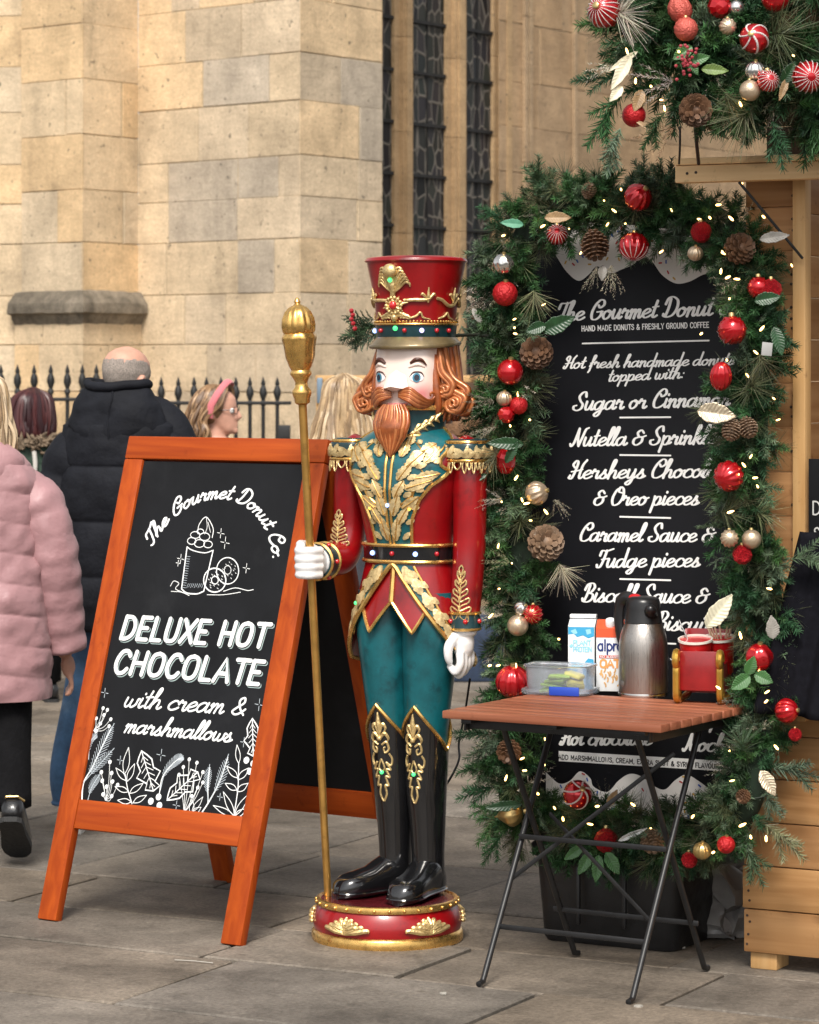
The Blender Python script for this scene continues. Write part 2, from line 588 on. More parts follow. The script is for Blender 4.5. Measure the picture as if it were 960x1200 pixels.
ch = thing('church', 'honey coloured stone church wall with buttresses and tall dark leaded windows', 'church', (-.64, 18, 0))
ST = stone('bath_stone', .88, .36, base=(1.22, 1.19, 1.15), con=1.1, bump=.75)
DL = Vector((-.743, .669)); DR = Vector((.574, .819))
A1 = Vector((-.643, 18.0)); A0 = A1 + DL * 1.395; A2 = A1 + DR * .83
B1 = A0 - DR * .52; B0 = B1 + DL * .563
TOP = 6.5
r = random.Random(5)
m = MB()
stone_face(m, A0, A1, 0, TOP, r, pal_main)
stone_face(m, A1, A2, 0, TOP, r, pal_main, bl=(.3, .6))
m.add([(A2.x, A2.y, 0), (A2.x - .9, A2.y + .63, 0), (A2.x - .9, A2.y + .63, TOP), (A2.x, A2.y, TOP)], [(0, 1, 2, 3)], col=(.4, .3, .2))
m.build('buttress', ST, ch, smooth=0, world=True)
m = MB()
stone_face(m, B0, B1, 0, TOP, r, pal_warm, cs=(.3, .36), bl=(.3, .6), seed=2)
stone_face(m, B1, A0, 0, TOP, r, pal_warm, cs=(.3, .36), bl=(.25, .6), seed=2)
m.build('buttress', ST, ch, smooth=0, world=True)
# weathered ledge round the small buttress and the thicker plinth under it
m = MB()
nL = Vector((-.669, -.743)); nR = Vector((.819, -.574))
def ledge_ring(o):
    b0 = B0 + nL * o - nR * .0 + DL * .03; a0 = A0 + nR * o + DR * 0.03
    # corner offset
    c = B1 + (nL + nR).normalized() * (o * 1.38)
    return b0, c, a0
prof = [(.0, 2.065), (.03, 2.058), (.088, 1.988), (.0885, 1.986), (.09, 1.930), (.0895, 1.928), (.062, 1.918), (.05, 1.895), (.03, 1.86)]
vs, fs = [], []
r2 = random.Random(9)
NS = 26
for o, z in prof:
    b0, c, a0 = ledge_ring(o)
    line = [b0.lerp(c, i / NS) for i in range(NS)] + [c.lerp(a0, i / NS) for i in range(NS + 1)]
    for p in line:
        nv = noise.noise_vector(Vector((p.x * 7, p.y * 7, z * 9))) * .004 + noise.noise_vector(Vector((p.x * 25, p.y * 25, z * 25))) * .005
        vs.append((p.x + nv.x, p.y + nv.y, z + nv.z))
W_ = 2 * NS + 1
for i in range(len(prof) - 1):
    for k in range(W_ - 1):
        fs.append((i * W_ + k, i * W_ + k + 1, (i + 1) * W_ + k + 1, (i + 1) * W_ + k))
m.add(vs, fs, col=(.20, .17, .13))
m.build('ledge', stone('weathered_stone', .95, .75, 2.2, bump=.9, con=2.4), ch, smooth=22, world=True)
m = MB()
b0, c, a0 = ledge_ring(.03)
stone_face(m, b0, c, 0, 1.87, r, pal_warm)
stone_face(m, c, a0, 0, 1.87, r, pal_warm)
m.build('plinth', ST, ch, smooth=0, world=True)
m = MB()
stone_face(m, B0 + Vector((-2.2, .5)), B0 + Vector((.02, .02)), 0, TOP, r, pal_warm)
m.build('wall', ST, ch, smooth=0, world=True)
# window wall: parallel to DR, set back
IN = Vector((-.819, .574))
W0 = A2 + IN * .5
def wp(t, o=0): return W0 + DR * t - IN * o          # o > 0 comes towards the street
m = MB()
stone_face(m, wp(2.06), wp(7.5), 0, TOP, r, pal_brown, cs=(.3, .42), bl=(.45, .9), out=(-IN.x, -IN.y, 0))
# splayed jamb and rolls beside the window
def vbar(m, t0, t1, o0, o1, z0, z1, col):
    p = [wp(t0, o0), wp(t1, o0), wp(t1, o1), wp(t0, o1)]
    vs = [(q.x, q.y, z0) for q in p] + [(q.x, q.y, z1) for q in p]
    m.add(vs, [(0, 1, 5, 4), (1, 2, 6, 5), (2, 3, 7, 6), (3, 0, 4, 7), (4, 5, 6, 7), (3, 2, 1, 0)], col=col)
for t in (2.34, 2.40, 2.98):
    for z in range(0, 7):
        vbar(m, t, t + .035, .004, .03, z, z + .995, (.30, .22, .14))
m.build('wall', ST, ch, smooth=0, world=True)
# glass bays and mullions
m = MB()
vbar(m, -.4, 2.3, -.6, -.5, 0, TOP, (.25, .19, .12))
vbar(m, -.4, 2.3, -.5, .02, 0, 1.25, (.31, .235, .15))
m.build('sill_wall', ST, ch, smooth=0, world=True)
def mullion(t0, t1):
    q = MB()
    z = 1.25
    rr = random.Random(int(t0 * 100))
    while z < TOP:
        h = rr.uniform(.5, .75)
        k = rr.uniform(.9, 1.1)
        c = (.33 * k, .23 * k, .13 * k)
        zz = min(z + h, TOP) - .003
        vbar(q, t0, t1, -.30, -.045, z, zz, c)
        vbar(q, t0 + .055, t1 - .04, -.046, -.012, z, zz, c)
        vbar(q, (t0 + t1) / 2 - .03, (t0 + t1) / 2 + .03, -.013, .008, z, zz, c)
        z += h
    q.build('mullion', ST, ch, smooth=0, world=True)
mullion(.90, 1.10); mullion(1.50, 1.72); mullion(2.06, 2.30)
lead = bpy.data.materials.new('leaded_glass'); lead.use_nodes = True
N, L_ = lead.node_tree.nodes, lead.node_tree.links
b_ = N['Principled BSDF']
tc = N.new('ShaderNodeTexCoord'); mp = N.new('ShaderNodeMapping')
mp.inputs['Scale'].default_value = (13, 13, 6.5)
L_.new(tc.outputs['Object'], mp.inputs['Vector'])
vo = N.new('ShaderNodeTexVoronoi'); vo.feature = 'DISTANCE_TO_EDGE'; vo.inputs['Scale'].default_value = 1; vo.inputs['Randomness'].default_value = .55
L_.new(mp.outputs[0], vo.inputs['Vector'])
v2 = N.new('ShaderNodeTexVoronoi'); v2.inputs['Scale'].default_value = 1; v2.inputs['Randomness'].default_value = .55
L_.new(mp.outputs[0], v2.inputs['Vector'])
mr = N.new('ShaderNodeMapRange'); mr.inputs['From Min'].default_value = .03; mr.inputs['From Max'].default_value = .06
L_.new(vo.outputs['Distance'], mr.inputs['Value'])
hs2 = N.new('ShaderNodeHueSaturation'); hs2.inputs['Saturation'].default_value = .18; hs2.inputs['Value'].default_value = .032
L_.new(v2.outputs['Color'], hs2.inputs['Color'])
mx = N.new('ShaderNodeMix'); mx.data_type = 'RGBA'
L_.new(mr.outputs[0], mx.inputs['Factor']); mx.inputs['A'].default_value = (.15, .135, .115, 1)
L_.new(hs2.outputs[0], mx.inputs['B'])
L_.new(mx.outputs['Result'], b_.inputs['Base Color'])
b_.inputs['Roughness'].default_value = .45
b_.inputs['Specular IOR Level'].default_value = .25
bp = N.new('ShaderNodeBump'); bp.inputs['Strength'].default_value = .6; bp.inputs['Distance'].default_value = .02; bp.invert = True
L_.new(mr.outputs[0], bp.inputs['Height']); L_.new(bp.outputs[0], b_.inputs['Normal'])
IRON = mat('dark_iron', (.02, .02, .02), .55, .3, var=.3, vs=20, bump=.2)
for t0, t1 in ((.3, .90), (1.10, 1.50), (1.72, 2.06)):
    q = MB(); vbar(q, t0, t1, -.082, -.07, 1.25, TOP, (1, 1, 1))
    wob = q.build('window', lead, ch, smooth=0, world=True)
    q = MB()
    z = 1.5
    while z < TOP:
        vbar(q, t0, t1, -.07, -.05, z, z + .022, (1, 1, 1)); z += .335
    for tt in (t0 + .005, (t0 + t1) / 2 - .004):
        vbar(q, tt, tt + .008, -.07, -.06, 1.25, TOP, (1, 1, 1))
    q.build('saddle_bars', IRON, wob, smooth=0, world=True)

# ------------------------------------------------------------------ iron railing
def railing(name, label, xs, tipz, railz, Y, end_post=False):
    P0 = at(xs[0], 430, Y); P0.z = 0
    t = thing(name, label, 'railing', P0)
    q = MB()
    prof = [(.011, 0), (.011, tipz - .165), (.017, tipz - .16), (.017, tipz - .145), (.010, tipz - .135), (.022, tipz - .10), (.020, tipz - .075),
            (.010, tipz - .05), (.014, tipz - .04), (.004, tipz - .008), (.001, tipz)]
    q.lathe(prof, 10)
    first = q.build('baluster', IRON, t)
    for i, x in enumerate(xs):
        o = first if i == 0 else first.copy()
        if i: COL.objects.link(o); o.parent = t
        p = at(x, 430, Y)
        o.location = (p.x - P0.x, 0, 0)
    e = at(xs[-1], 430, Y).x - P0.x + (.06 if end_post else .02)
    q = MB()
    for z in (railz, .14):
        q.box((e / 2 - .03, 0, z), (e + .1, .034, .02))
    q.build('rail', IRON, t)
    if end_post:
        q = MB(); q.box((e - .02, -.02, railz - .18), (.07, .05, .11), b=.006); q.box((e - .02, 0, (railz - .23) / 2), (.03, .03, railz - .23))
        q.build('lock_box', IRON, t)
railing('iron_railing', 'black spear topped iron railing running behind the bald man and the pink coat', [-36, -17.5, 1, 20.5, 40, 59.5, 79, 96.5, 113, 132, 151, 170], 1.615, 1.42, 17.0)
railing('iron_railing', 'shorter stretch of black iron railing with a lock box ending beside the golden staff', [189, 209, 227.5, 242, 259, 276.5, 293, 308.5, 325], 1.545, 1.395, 17.4, True)
# ================================================================== lettering
SCR = {   # single-stroke brush script: (strokes, advance); x-height 1
'a': ([[(.75,.8),(.45,1),(.12,.75),(.05,.3),(.25,0),(.55,.2),(.75,.75)],[(.78,1),(.75,.35),(.85,.02),(1.0,.1),(1.1,.25)]],1.05),
'b': ([[(.05,.2),(.35,1.2),(.42,1.8),(.3,1.95),(.2,1.7),(.18,.6),(.22,.1),(.45,0),(.75,.3),(.75,.8),(.5,1),(.25,.75)]],.95),
'c': ([[(.75,.8),(.6,.98),(.35,.95),(.1,.6),(.12,.2),(.4,0),(.7,.12),(.9,.3)]],.8),
'd': ([[(.75,.8),(.45,1),(.12,.75),(.05,.3),(.25,0),(.55,.2),(.75,.75)],[(.82,1.95),(.76,.4),(.85,.03),(1,.1),(1.1,.25)]],1.05),
'e': ([[(.0,.3),(.5,.55),(.68,.8),(.48,1),(.2,.8),(.08,.4),(.3,.02),(.6,.08),(.88,.3)]],.82),
'f': ([[(.1,.3),(.4,1.2),(.52,1.75),(.42,1.95),(.3,1.75),(.27,.6),(.22,-.4),(.12,-.75)],[(.05,.85),(.6,.95)]],.6),
'g': ([[(.75,.8),(.45,1),(.12,.75),(.05,.3),(.25,0),(.55,.2),(.75,.75)],[(.8,1),(.75,0),(.62,-.6),(.38,-.8),(.2,-.6),(.4,-.3),(.85,.05),(1.1,.25)]],1.05),
'h': ([[(.05,.3),(.3,1.2),(.42,1.8),(.3,1.95),(.2,1.6),(.13,0)],[(.16,.4),(.4,.9),(.62,.92),(.68,.55),(.66,.15),(.8,0),(1,.22)]],.95),
'i': ([[(.18,1),(.13,.3),(.25,0),(.5,.22)],[(.26,1.38),(.27,1.42)]],.45),
'k': ([[(.05,.3),(.3,1.2),(.42,1.8),(.3,1.95),(.2,1.6),(.13,0)],[(.18,.45),(.5,.95),(.65,.8),(.5,.55),(.25,.5)],[(.35,.5),(.6,.1),(.75,0),(.92,.22)]],.88),
'l': ([[(0,.2),(.3,1.1),(.42,1.75),(.3,1.95),(.18,1.6),(.12,.4),(.25,0),(.5,.22)]],.48),
'm': ([[(0,.75),(.12,1),(.15,.6),(.11,0)],[(.14,.5),(.35,.95),(.5,.9),(.52,.5),(.49,0)],[(.52,.5),(.75,.95),(.88,.9),(.9,.5),(.9,.15),(1.0,0),(1.2,.22)]],1.18),
'n': ([[(0,.75),(.12,1),(.15,.6),(.11,0)],[(.14,.5),(.4,.95),(.58,.9),(.6,.5),(.6,.15),(.72,0),(.92,.22)]],.9),
'o': ([[(.5,1),(.15,.8),(.06,.35),(.3,0),(.62,.25),(.68,.75),(.45,1),(.5,.82),(.72,.78),(.95,.88)]],.88),
'p': ([[(.1,1),(.12,.3),(.03,-.85)],[(.12,.5),(.35,.95),(.62,.95),(.72,.55),(.55,.05),(.3,0),(.15,.2)],[(.5,.03),(.8,.1),(.95,.25)]],.92),
'r': ([[(0,.65),(.15,1.08),(.22,.85),(.5,.9),(.48,.5),(.5,.1),(.62,0),(.82,.22)]],.74),
's': ([[(0,.2),(.25,.6),(.4,1.05),(.42,.7),(.58,.35),(.45,.02),(.2,0),(.1,.15)],[(.45,.02),(.6,.08),(.8,.25)]],.72),
't': ([[(.3,1.65),(.2,.4),(.32,0),(.62,.22)],[(0,1.12),(.55,1.18)]],.55),
'u': ([[(.1,1),(.08,.4),(.2,.02),(.45,.15),(.62,.7)],[(.66,1),(.64,.3),(.75,0),(.97,.22)]],.92),
'w': ([[(.08,1),(.08,.3),(.25,0),(.48,.3),(.52,.8)],[(.52,.8),(.5,.25),(.68,0),(.95,.3),(1,.9),(1.2,.85)]],1.12),
'y': ([[(.1,1),(.08,.4),(.2,.02),(.45,.15),(.62,.7)],[(.66,1),(.62,0),(.5,-.6),(.28,-.8),(.12,-.6),(.35,-.3),(.75,.05),(.97,.22)]],.92),
'S': ([[(1.0,1.5),(.85,1.9),(.55,1.85),(.35,1.5),(.55,1.1),(.85,.7),(.8,.2),(.45,-.02),(.1,.15),(.05,.5),(.3,.6)]],1.12),
'G': ([[(.55,1.45),(.75,1.25),(1.05,1.5),(.95,1.85),(.6,1.92),(.25,1.5),(.1,.8),(.25,.1),(.65,0),(.98,.4),(1.0,.85)],[(.55,.85),(1.12,.9)]],1.2),
'C': ([[(.55,1.45),(.75,1.25),(1.05,1.5),(.95,1.85),(.65,1.92),(.3,1.5),(.12,.8),(.25,.15),(.6,0),(.95,.2),(1.12,.4)]],1.08),
'D': ([[(.4,1.8),(.42,1),(.32,.1)],[(.05,1.35),(.2,1.85),(.6,1.95),(1.1,1.6),(1.2,.9),(.95,.2),(.5,-.02),(.15,.1),(.1,.3)]],1.35),
'T': ([[(.05,1.3),(.15,1.72),(.5,1.75),(.9,1.78),(1.25,1.95)],[(.72,1.75),(.62,.8),(.5,.15),(.25,0),(.05,.2)]],.92),
'H': ([[(.28,1.3),(.1,1.55),(.3,1.9),(.5,1.7),(.45,.8),(.3,.05),(.05,.08),(.1,.38)],[(.1,.85),(.6,.95),(1.1,1.1)],[(1.25,1.95),(1.02,1.5),(.95,.5),(1.05,.02),(1.32,.22)]],1.28),
'N': ([[(0,.25),(.15,0),(.35,.5),(.5,1.85)],[(.5,1.85),(.6,1.0),(.85,.05)],[(.85,.05),(1.0,1.0),(1.15,1.75),(1.4,1.92)]],1.25),
'O': ([[(.75,1.9),(.3,1.6),(.1,.8),(.35,.02),(.85,.2),(1.1,1.0),(.95,1.7),(.62,1.9),(.55,1.5),(.95,1.35)]],1.2),
'F': ([[(.05,1.35),(.15,1.78),(.6,1.76),(1.2,1.95)],[(.6,1.78),(.5,.8),(.35,.1),(.1,0),(0,.28)],[(.3,.95),(.95,1.05)]],.92),
'B': ([[(.45,1.8),(.42,1),(.3,.1)],[(.08,1.35),(.25,1.85),(.7,1.95),(.95,1.6),(.75,1.15),(.5,1.05),(.95,.9),(1.0,.35),(.65,-.02),(.2,.05),(.08,.35)]],1.15),
'M': ([[(0,.2),(.15,0),(.35,.6),(.5,1.85)],[(.5,1.85),(.6,1),(.75,.2)],[(.75,.2),(1.0,1.1),(1.15,1.85)],[(1.15,1.85),(1.13,1),(1.18,.1),(1.35,0),(1.55,.22)]],1.5),
'&': ([[(.85,1.35),(.55,1.6),(.28,1.35),(.5,.98),(.7,.98)],[(.5,.98),(.12,.75),(.1,.25),(.45,0),(.85,.35),(.85,.85),(.65,.95),(.9,.98),(1.15,1.08)]],1.15),
'+': ([[(1.05,.6),(.75,.15),(.4,0),(.12,.3),(.35,.75),(.72,1.2),(.6,1.6),(.35,1.5),(.35,1.2),(.65,.6),(1.1,0)]],1.15),
':': ([[(.2,.15),(.21,.17)],[(.26,.85),(.27,.87)]],.4), '.': ([[(.15,.06),(.17,.08)]],.35), ' ': ([],.55)}
CAPS = {  # plain capitals, cap height 1
'A': ([[(0,0),(.32,1),(.64,0)],[(.12,.34),(.52,.34)]],.72),
'C': ([[(.58,.8),(.42,1),(.18,.95),(.03,.6),(.05,.25),(.22,0),(.45,.02),(.6,.2)]],.68),
'D': ([[(.05,0),(.05,1)],[(.05,1),(.4,.95),(.6,.6),(.55,.2),(.3,0),(.05,0)]],.72),
'E': ([[(.05,1),(.05,0)],[(.05,1),(.5,1)],[(.05,.52),(.42,.52)],[(.05,0),(.52,0)]],.6),
'F': ([[(.05,1),(.05,0)],[(.05,1),(.5,1)],[(.05,.52),(.42,.52)]],.56),
'G': ([[(.6,.8),(.42,1),(.18,.95),(.03,.6),(.05,.25),(.22,0),(.48,.02),(.62,.2)],[(.62,.2),(.62,.48),(.4,.48)]],.74),
'H': ([[(.05,0),(.05,1)],[(.58,0),(.58,1)],[(.05,.5),(.58,.5)]],.72),
'J': ([[(.38,1),(.38,.25),(.3,.02),(.1,.02),(0,.2)]],.5), 'L': ([[(.05,1),(.05,0)],[(.05,0),(.48,0)]],.56),
'I': ([[(.08,0),(.08,1)]],.26),
'M': ([[(.05,0),(.05,1)],[(.05,1),(.38,.3)],[(.38,.3),(.71,1)],[(.71,1),(.71,0)]],.86),
'N': ([[(.05,0),(.05,1)],[(.05,1),(.58,0)],[(.58,0),(.58,1)]],.73),
'O': ([[(.33,1),(.1,.88),(.03,.5),(.1,.12),(.33,0),(.56,.12),(.63,.5),(.56,.88),(.33,1)]],.74),
'P': ([[(.05,0),(.05,1)],[(.05,1),(.4,.98),(.55,.75),(.4,.5),(.05,.47)]],.62),
'R': ([[(.05,0),(.05,1)],[(.05,1),(.4,.98),(.55,.75),(.4,.5),(.05,.47)],[(.28,.47),(.58,0)]],.66),
'S': ([[(.5,.82),(.35,1),(.12,.93),(.08,.68),(.3,.52),(.52,.35),(.48,.08),(.25,0),(.03,.15)]],.6),
'T': ([[(0,1),(.6,1)],[(.3,1),(.3,0)]],.62),
'U': ([[(.05,1),(.05,.3),(.15,.03),(.45,.03),(.57,.3),(.57,1)]],.72),
'V': ([[(0,1),(.3,0),(.6,1)]],.64), 'X': ([[(0,0),(.56,1)],[(0,1),(.56,0)]],.62), 'Z': ([[(.02,1),(.5,1)],[(.5,1),(.02,0)],[(.02,0),(.52,0)]],.58),
'Y': ([[(0,1),(.3,.48),(.6,1)],[(.3,.48),(.3,0)]],.62), 'W': ([[(0,1),(.2,0),(.42,.8),(.64,0),(.84,1)]],.9),
'&': ([[(.66,.4),(.45,.05),(.2,0),(.05,.22),(.2,.5),(.45,.75),(.32,1),(.15,.8),(.3,.45),(.66,0)]],.74),
',': ([[(.1,.05),(.04,-.15)]],.26), ' ': ([],.36)}
STRAIGHT = set('AEFHLMNTVXZYWI')

_lz = [0]
def ribbon(m, pts, wid, fn, contrast=0.0, n=7, smooth=True, h=.0006, mi=0, closed=False):
    """a painted stroke: pts in 2-D, fn(x, y, height) -> 3-D"""
    P = [Vector((p[0], p[1], 0)) for p in pts]
    if smooth and len(P) > 2: P = catmull(P, n, closed)
    if closed: P.append(P[0].copy())
    _lz[0] = (_lz[0] + 1) % 9
    z0 = h + _lz[0] * .00006
    k = len(P)
    vs, fs = [], []
    for i, p in enumerate(P):
        t = P[min(i + 1, k - 1)] - P[max(i - 1, 0)]
        if t.length < 1e-9: t = Vector((1, 0, 0))
        t.normalize()
        ww = wid * (1 - contrast + 2 * contrast * abs(t.y) ** 1.5) / 2
        nrm = Vector((-t.y, t.x, 0)) * ww
        z = z0 + i * .000004
        vs += [fn(*(p + nrm).xy, z), fn(*(p - nrm).xy, z)]
        if i: fs.append((2 * i - 2, 2 * i - 1, 2 * i + 1, 2 * i))
    for e, s in ((0, -1), (k - 1, 1)):          # round ends
        t = (P[1] - P[0]) if e == 0 else (P[-1] - P[-2])
        if t.length < 1e-9: continue
        a0 = math.atan2(t.y, t.x) + (PI / 2 if s < 0 else -PI / 2)
        ww = wid * (1 - contrast + 2 * contrast * abs(t.normalized().y) ** 1.5) / 2
        o = len(vs); z = z0 + e * .000004
        vs.append(fn(P[e].x, P[e].y, z))
        for q in range(7):
            a = a0 + PI * q / 6
            vs.append(fn(P[e].x + ww * math.cos(a), P[e].y + ww * math.sin(a), z))
        for q in range(6): fs.append((o, o + 1 + q, o + 2 + q))
    m.add(vs, fs, mi)

def text_width(s, font, gap=0):
    return sum((font[c][1] + gap) for c in s)

def write(m, s, font, fn, x, y, size, wid, slant=0, contrast=0, sx=1, gap=0, rot=0, path=None, h=.0006):
    """fn maps board 2-D (+height) to 3-D; path(d) -> (x, y, angle) for curved lettering"""
    cx = 0
    for ch_ in s:
        st, adv = font[ch_]
        for k in st:
            q = []
            for (a, b) in k:
                b = b if b <= 1 or font is not SCR else 1 + (b - 1) * 1.3
                lx, ly = (a + b * slant) * size * sx, b * size
                if path:
                    px_, py_, an = path((cx + adv / 2) * size * sx)
                    ox = lx - adv / 2 * size * sx
                    q.append((px_ + ox * math.cos(an) - ly * math.sin(an), py_ + ox * math.sin(an) + ly * math.cos(an)))
                else:
                    ux, uy = cx * size * sx + lx, ly
                    q.append((x + ux * math.cos(rot) - uy * math.sin(rot), y + ux * math.sin(rot) + uy * math.cos(rot)))
            ribbon(m, q, wid, fn, contrast, smooth=not (font is CAPS and ch_ in STRAIGHT), h=h)
        cx += adv + gap

def write_fit(m, s, font, fn, pl, pr, size, wid, **kw):
    """fit between two 2-D baseline points"""
    d = Vector(pr) - Vector(pl)
    gap = kw.get('gap', 0)
    kw['sx'] = d.length / (text_width(s, font, gap) * size)
    write(m, s, font, fn, pl[0], pl[1], size, wid, rot=math.atan2(d.y, d.x), **kw)

def plane_frame(o, n, up=Vector((0, 0, 1))):
    """returns to2d(px,py) and map3(x,y,h) for a board plane through o with outward normal n"""
    n = n.normalized()
    ex = up.cross(n).normalized(); ey = n.cross(ex)
    def to2(px, py):
        p = on_plane(px, py, o, n) - o
        return (p.dot(ex), p.dot(ey))
    def to3(x, y, h=0): return o + ex * x + ey * y + n * h
    return to2, to3, ex, ey

# ================================================================== chalkboard on an easel frame (A-board)
BU = Vector((.567, .823, 0))                       # back
BW = Vector((.823, -.567, 0))                      # along the board, left to right
FL = Vector((-1.07, 8.86, 0)); WID = .742; HT = 1.389; LEAN = .414
OR_W = wood('orange_stained_wood', (.27, .036, .003), (.40, .068, .006), .5, 1.0, 'Z', coat=0, spec=.25, knots=False, bump=.15)
OR_H = wood('orange_stained_rail', (.27, .036, .003), (.40, .068, .006), .5, 1.0, 'X', coat=0, spec=.25, knots=False, bump=.15)
CHALKB = mat('blackboard_paint', (.007, .0075, .009), .6, var=.3, vs=6, spec=.2, dirt=((.020, .021, .023), 3.5, .55, .85))
CHALK = mat('white_chalk_ink', (.80, .81, .80), .8, var=.08, vs=200)
MINT = mat('grey_green_chalk_ink', (.34, .43, .42), .8)
GREYINK = mat('thin_grey_chalk_ink', (.45, .50, .54), .8)
ab = thing('chalkboard_sign', 'orange wooden A-frame chalkboard advertising deluxe hot chocolate', 'chalkboard', FL, math.atan2(BW.y, BW.x))
def ab_panel(sgn, name):
    """sgn +1: front leaf (leans back), -1: rear leaf"""
    base = FL if sgn > 0 else FL + BU * (2 * LEAN)
    up = (BU * (LEAN * sgn) + Vector((0, 0, HT))); SL = up.length; up = up / SL
    n = BW.cross(up) * 1.0                          # towards the street for the front leaf
    if sgn < 0: n = BW.cross(up)
    X = Matrix(((BW.x, -n.x, up.x, base.x), (BW.y, -n.y, up.y, base.y), (BW.z, -n.z, up.z, base.z), (0, 0, 0, 1)))
    return X, SL, n, up, base
X, SL, n, up, base = ab_panel(1, '')
fw = .070
def rot_leg(x0, X, SL, h0=0, h1=None):
    q = MB(); h1 = h1 or SL - fw
    q.box((x0, 0, (h0 + h1) / 2), (fw, .030, h1 - h0), X, b=.004); return q
rot_leg(fw / 2, X, SL, 0, SL - fw - .001).build('leg', OR_W, ab, world=True)
rot_leg(WID - fw / 2, X, SL, 0, SL - fw - .001).build('leg', OR_W, ab, world=True)
q = MB(); q.box((WID / 2, 0, SL - fw / 2), (WID, .031, fw), X, b=.004); q.build('top_rail', OR_H, ab, world=True)
rz = .312
q = MB(); q.box((WID / 2, .0, rz), (WID - 2 * fw - .001, .026, .085), X, b=.003); q.build('bottom_rail', OR_H, ab, world=True)
q = MB(); q.box((WID / 2, -.0, (rz + SL) / 2 - .02), (WID - 2 * fw - .001, .012, SL - fw - rz - .04), X, b=.0); panel = q.build('chalk_panel', CHALKB, ab, world=True)
X2, SL2, n2, up2, base2 = ab_panel(-1, '')
hh = MB()
for x0 in (fw / 2, WID - fw / 2):
    q = MB(); q.box((x0, 0, (SL2 - .04) / 2), (fw, .030, SL2 - .04), X2, b=.004); q.build('leg', OR_W, ab, world=True)
q = MB(); q.box((WID / 2, 0, SL2 - fw / 2 - .045), (WID - 2 * fw, .028, fw), X2, b=.004); q.build('top_rail', OR_H, ab, world=True)
q = MB(); q.box((WID / 2, 0, rz), (WID - 2 * fw - .001, .026, .085), X2, b=.003); q.build('bottom_rail', OR_H, ab, world=True)
q = MB(); q.box((WID / 2, 0, (rz + SL2) / 2 - .02), (WID - 2 * fw - .001, .012, SL2 - fw - rz - .04), X2, b=.0); q.build('chalk_panel', CHALKB, ab, world=True)
for x0 in (.14, WID - .14):
    q = MB(); q.box((x0, .022, SL - .002), (.05, .02, .005), X, b=.002); q.build('hinge', mat('dull_steel', (.30, .29, .27), .5, .9), ab, world=True)

o3 = X @ Vector((WID / 2, -.006, 0)); nf = -n if n.y > 0 else n
to2, to3, ex, ey = plane_frame(o3, nf, up)
nl = [0]
def chalk(name='lettering', m_=CHALK):
    return MB(), lambda q: q.build(name, m_, panel, smooth=0, world=True)
# arched heading: circle through three points read off the board
q, fin = chalk()
pa, pb, pc = [Vector(to2(*p)) for p in ((178, 641), (247, 585), (320, 655))]
def circ(a, b, c):
    d = 2 * (a.x * (b.y - c.y) + b.x * (c.y - a.y) + c.x * (a.y - b.y))
    a2, b2, c2 = a.dot(a), b.dot(b), c.dot(c)
    ux = (a2 * (b.y - c.y) + b2 * (c.y - a.y) + c2 * (a.y - b.y)) / d
    uy = (a2 * (c.x - b.x) + b2 * (a.x - c.x) + c2 * (b.x - a.x)) / d
    o = Vector((ux, uy)); return o, (a - o).length
co, cr = circ(pa, pb, pc)
th0 = math.atan2((pa - co).y, (pa - co).x); th1 = math.atan2((pc - co).y, (pc - co).x)
s = 'The Gourmet Donut Co.'
tw = text_width(s, SCR); arc = (th0 - th1) * cr; sz = .0215
def pth(dd):
    a = th0 - dd / cr
    return co.x + cr * math.cos(a), co.y + cr * math.sin(a), a - PI / 2
write(q, s, SCR, to3, 0, 0, sz, .0062, slant=.22, contrast=.15, sx=arc / (tw * sz), path=pth)
fin(q)
for txt, l, r_, hgt in (('DELUXE HOT', (141, 748), (314, 758.5), .0655), ('CHOCOLATE', (133, 788), (308, 802.5), .0655)):
    off = .0042
    q = MB()
    pl, pr = to2(*l), to2(*r_)
    write_fit(q, txt, CAPS, to3, (pl[0] + off, pl[1] - off), (pr[0] + off, pr[1] - off), hgt, .0145, slant=.13, gap=.11)
    q.build('letter_shade', MINT, panel, smooth=0, world=True)
    q = MB(); write_fit(q, txt, CAPS, to3, (pl[0] + off * .55, pl[1] - off * .55), (pr[0] + off * .55, pr[1] - off * .55), hgt, .0132, slant=.13, gap=.11, h=.0014)
    q.build('letter_gap', CHALKB, panel, smooth=0, world=True)
    q = MB(); write_fit(q, txt, CAPS, to3, pl, pr, hgt, .0128, slant=.13, contrast=.06, gap=.11, h=.0022)
    q.build('lettering', CHALK, panel, smooth=0, world=True)
for txt, l, r_, hgt in (('with cream +', (144, 828), (286, 838), .027), ('marshmallows', (145, 858), (270, 869.5), .024)):
    q, fin = chalk(); write_fit(q, txt, SCR, to3, to2(*l), to2(*r_), hgt, .0062, slant=.25, contrast=.12); fin(q)

# drawings in chalk: cup and doughnuts, and the winter foliage along the bottom
def px_line(q, pts, wid, closed=False, smooth=True, n=5, h=.0006):
    ribbon(q, [to2(*p) for p in pts], wid, to3, 0, n, smooth, closed=closed, h=h)
def px_circ(q, c, r_, wid, ry=None, seg=14, rot=0):
    pts = []
    for i in range(seg):
        a = 2 * PI * i / seg
        x, y = r_ * math.cos(a), (ry or r_) * math.sin(a)
        pts.append((c[0] + x * math.cos(rot) - y * math.sin(rot), c[1] + x * math.sin(rot) + y * math.cos(rot)))
    px_line(q, pts, wid, True, n=3)
def px_disc(q, c, r_, h=.0007):
    o = to2(*c); rr = r_ / 418
    q.add([to3(o[0], o[1], h)] + [to3(o[0] + rr * math.cos(2 * PI * i / 12), o[1] + rr * math.sin(2 * PI * i / 12), h) for i in range(12)],
          [(0, 1 + i, 1 + (i + 1) % 12) for i in range(12)])
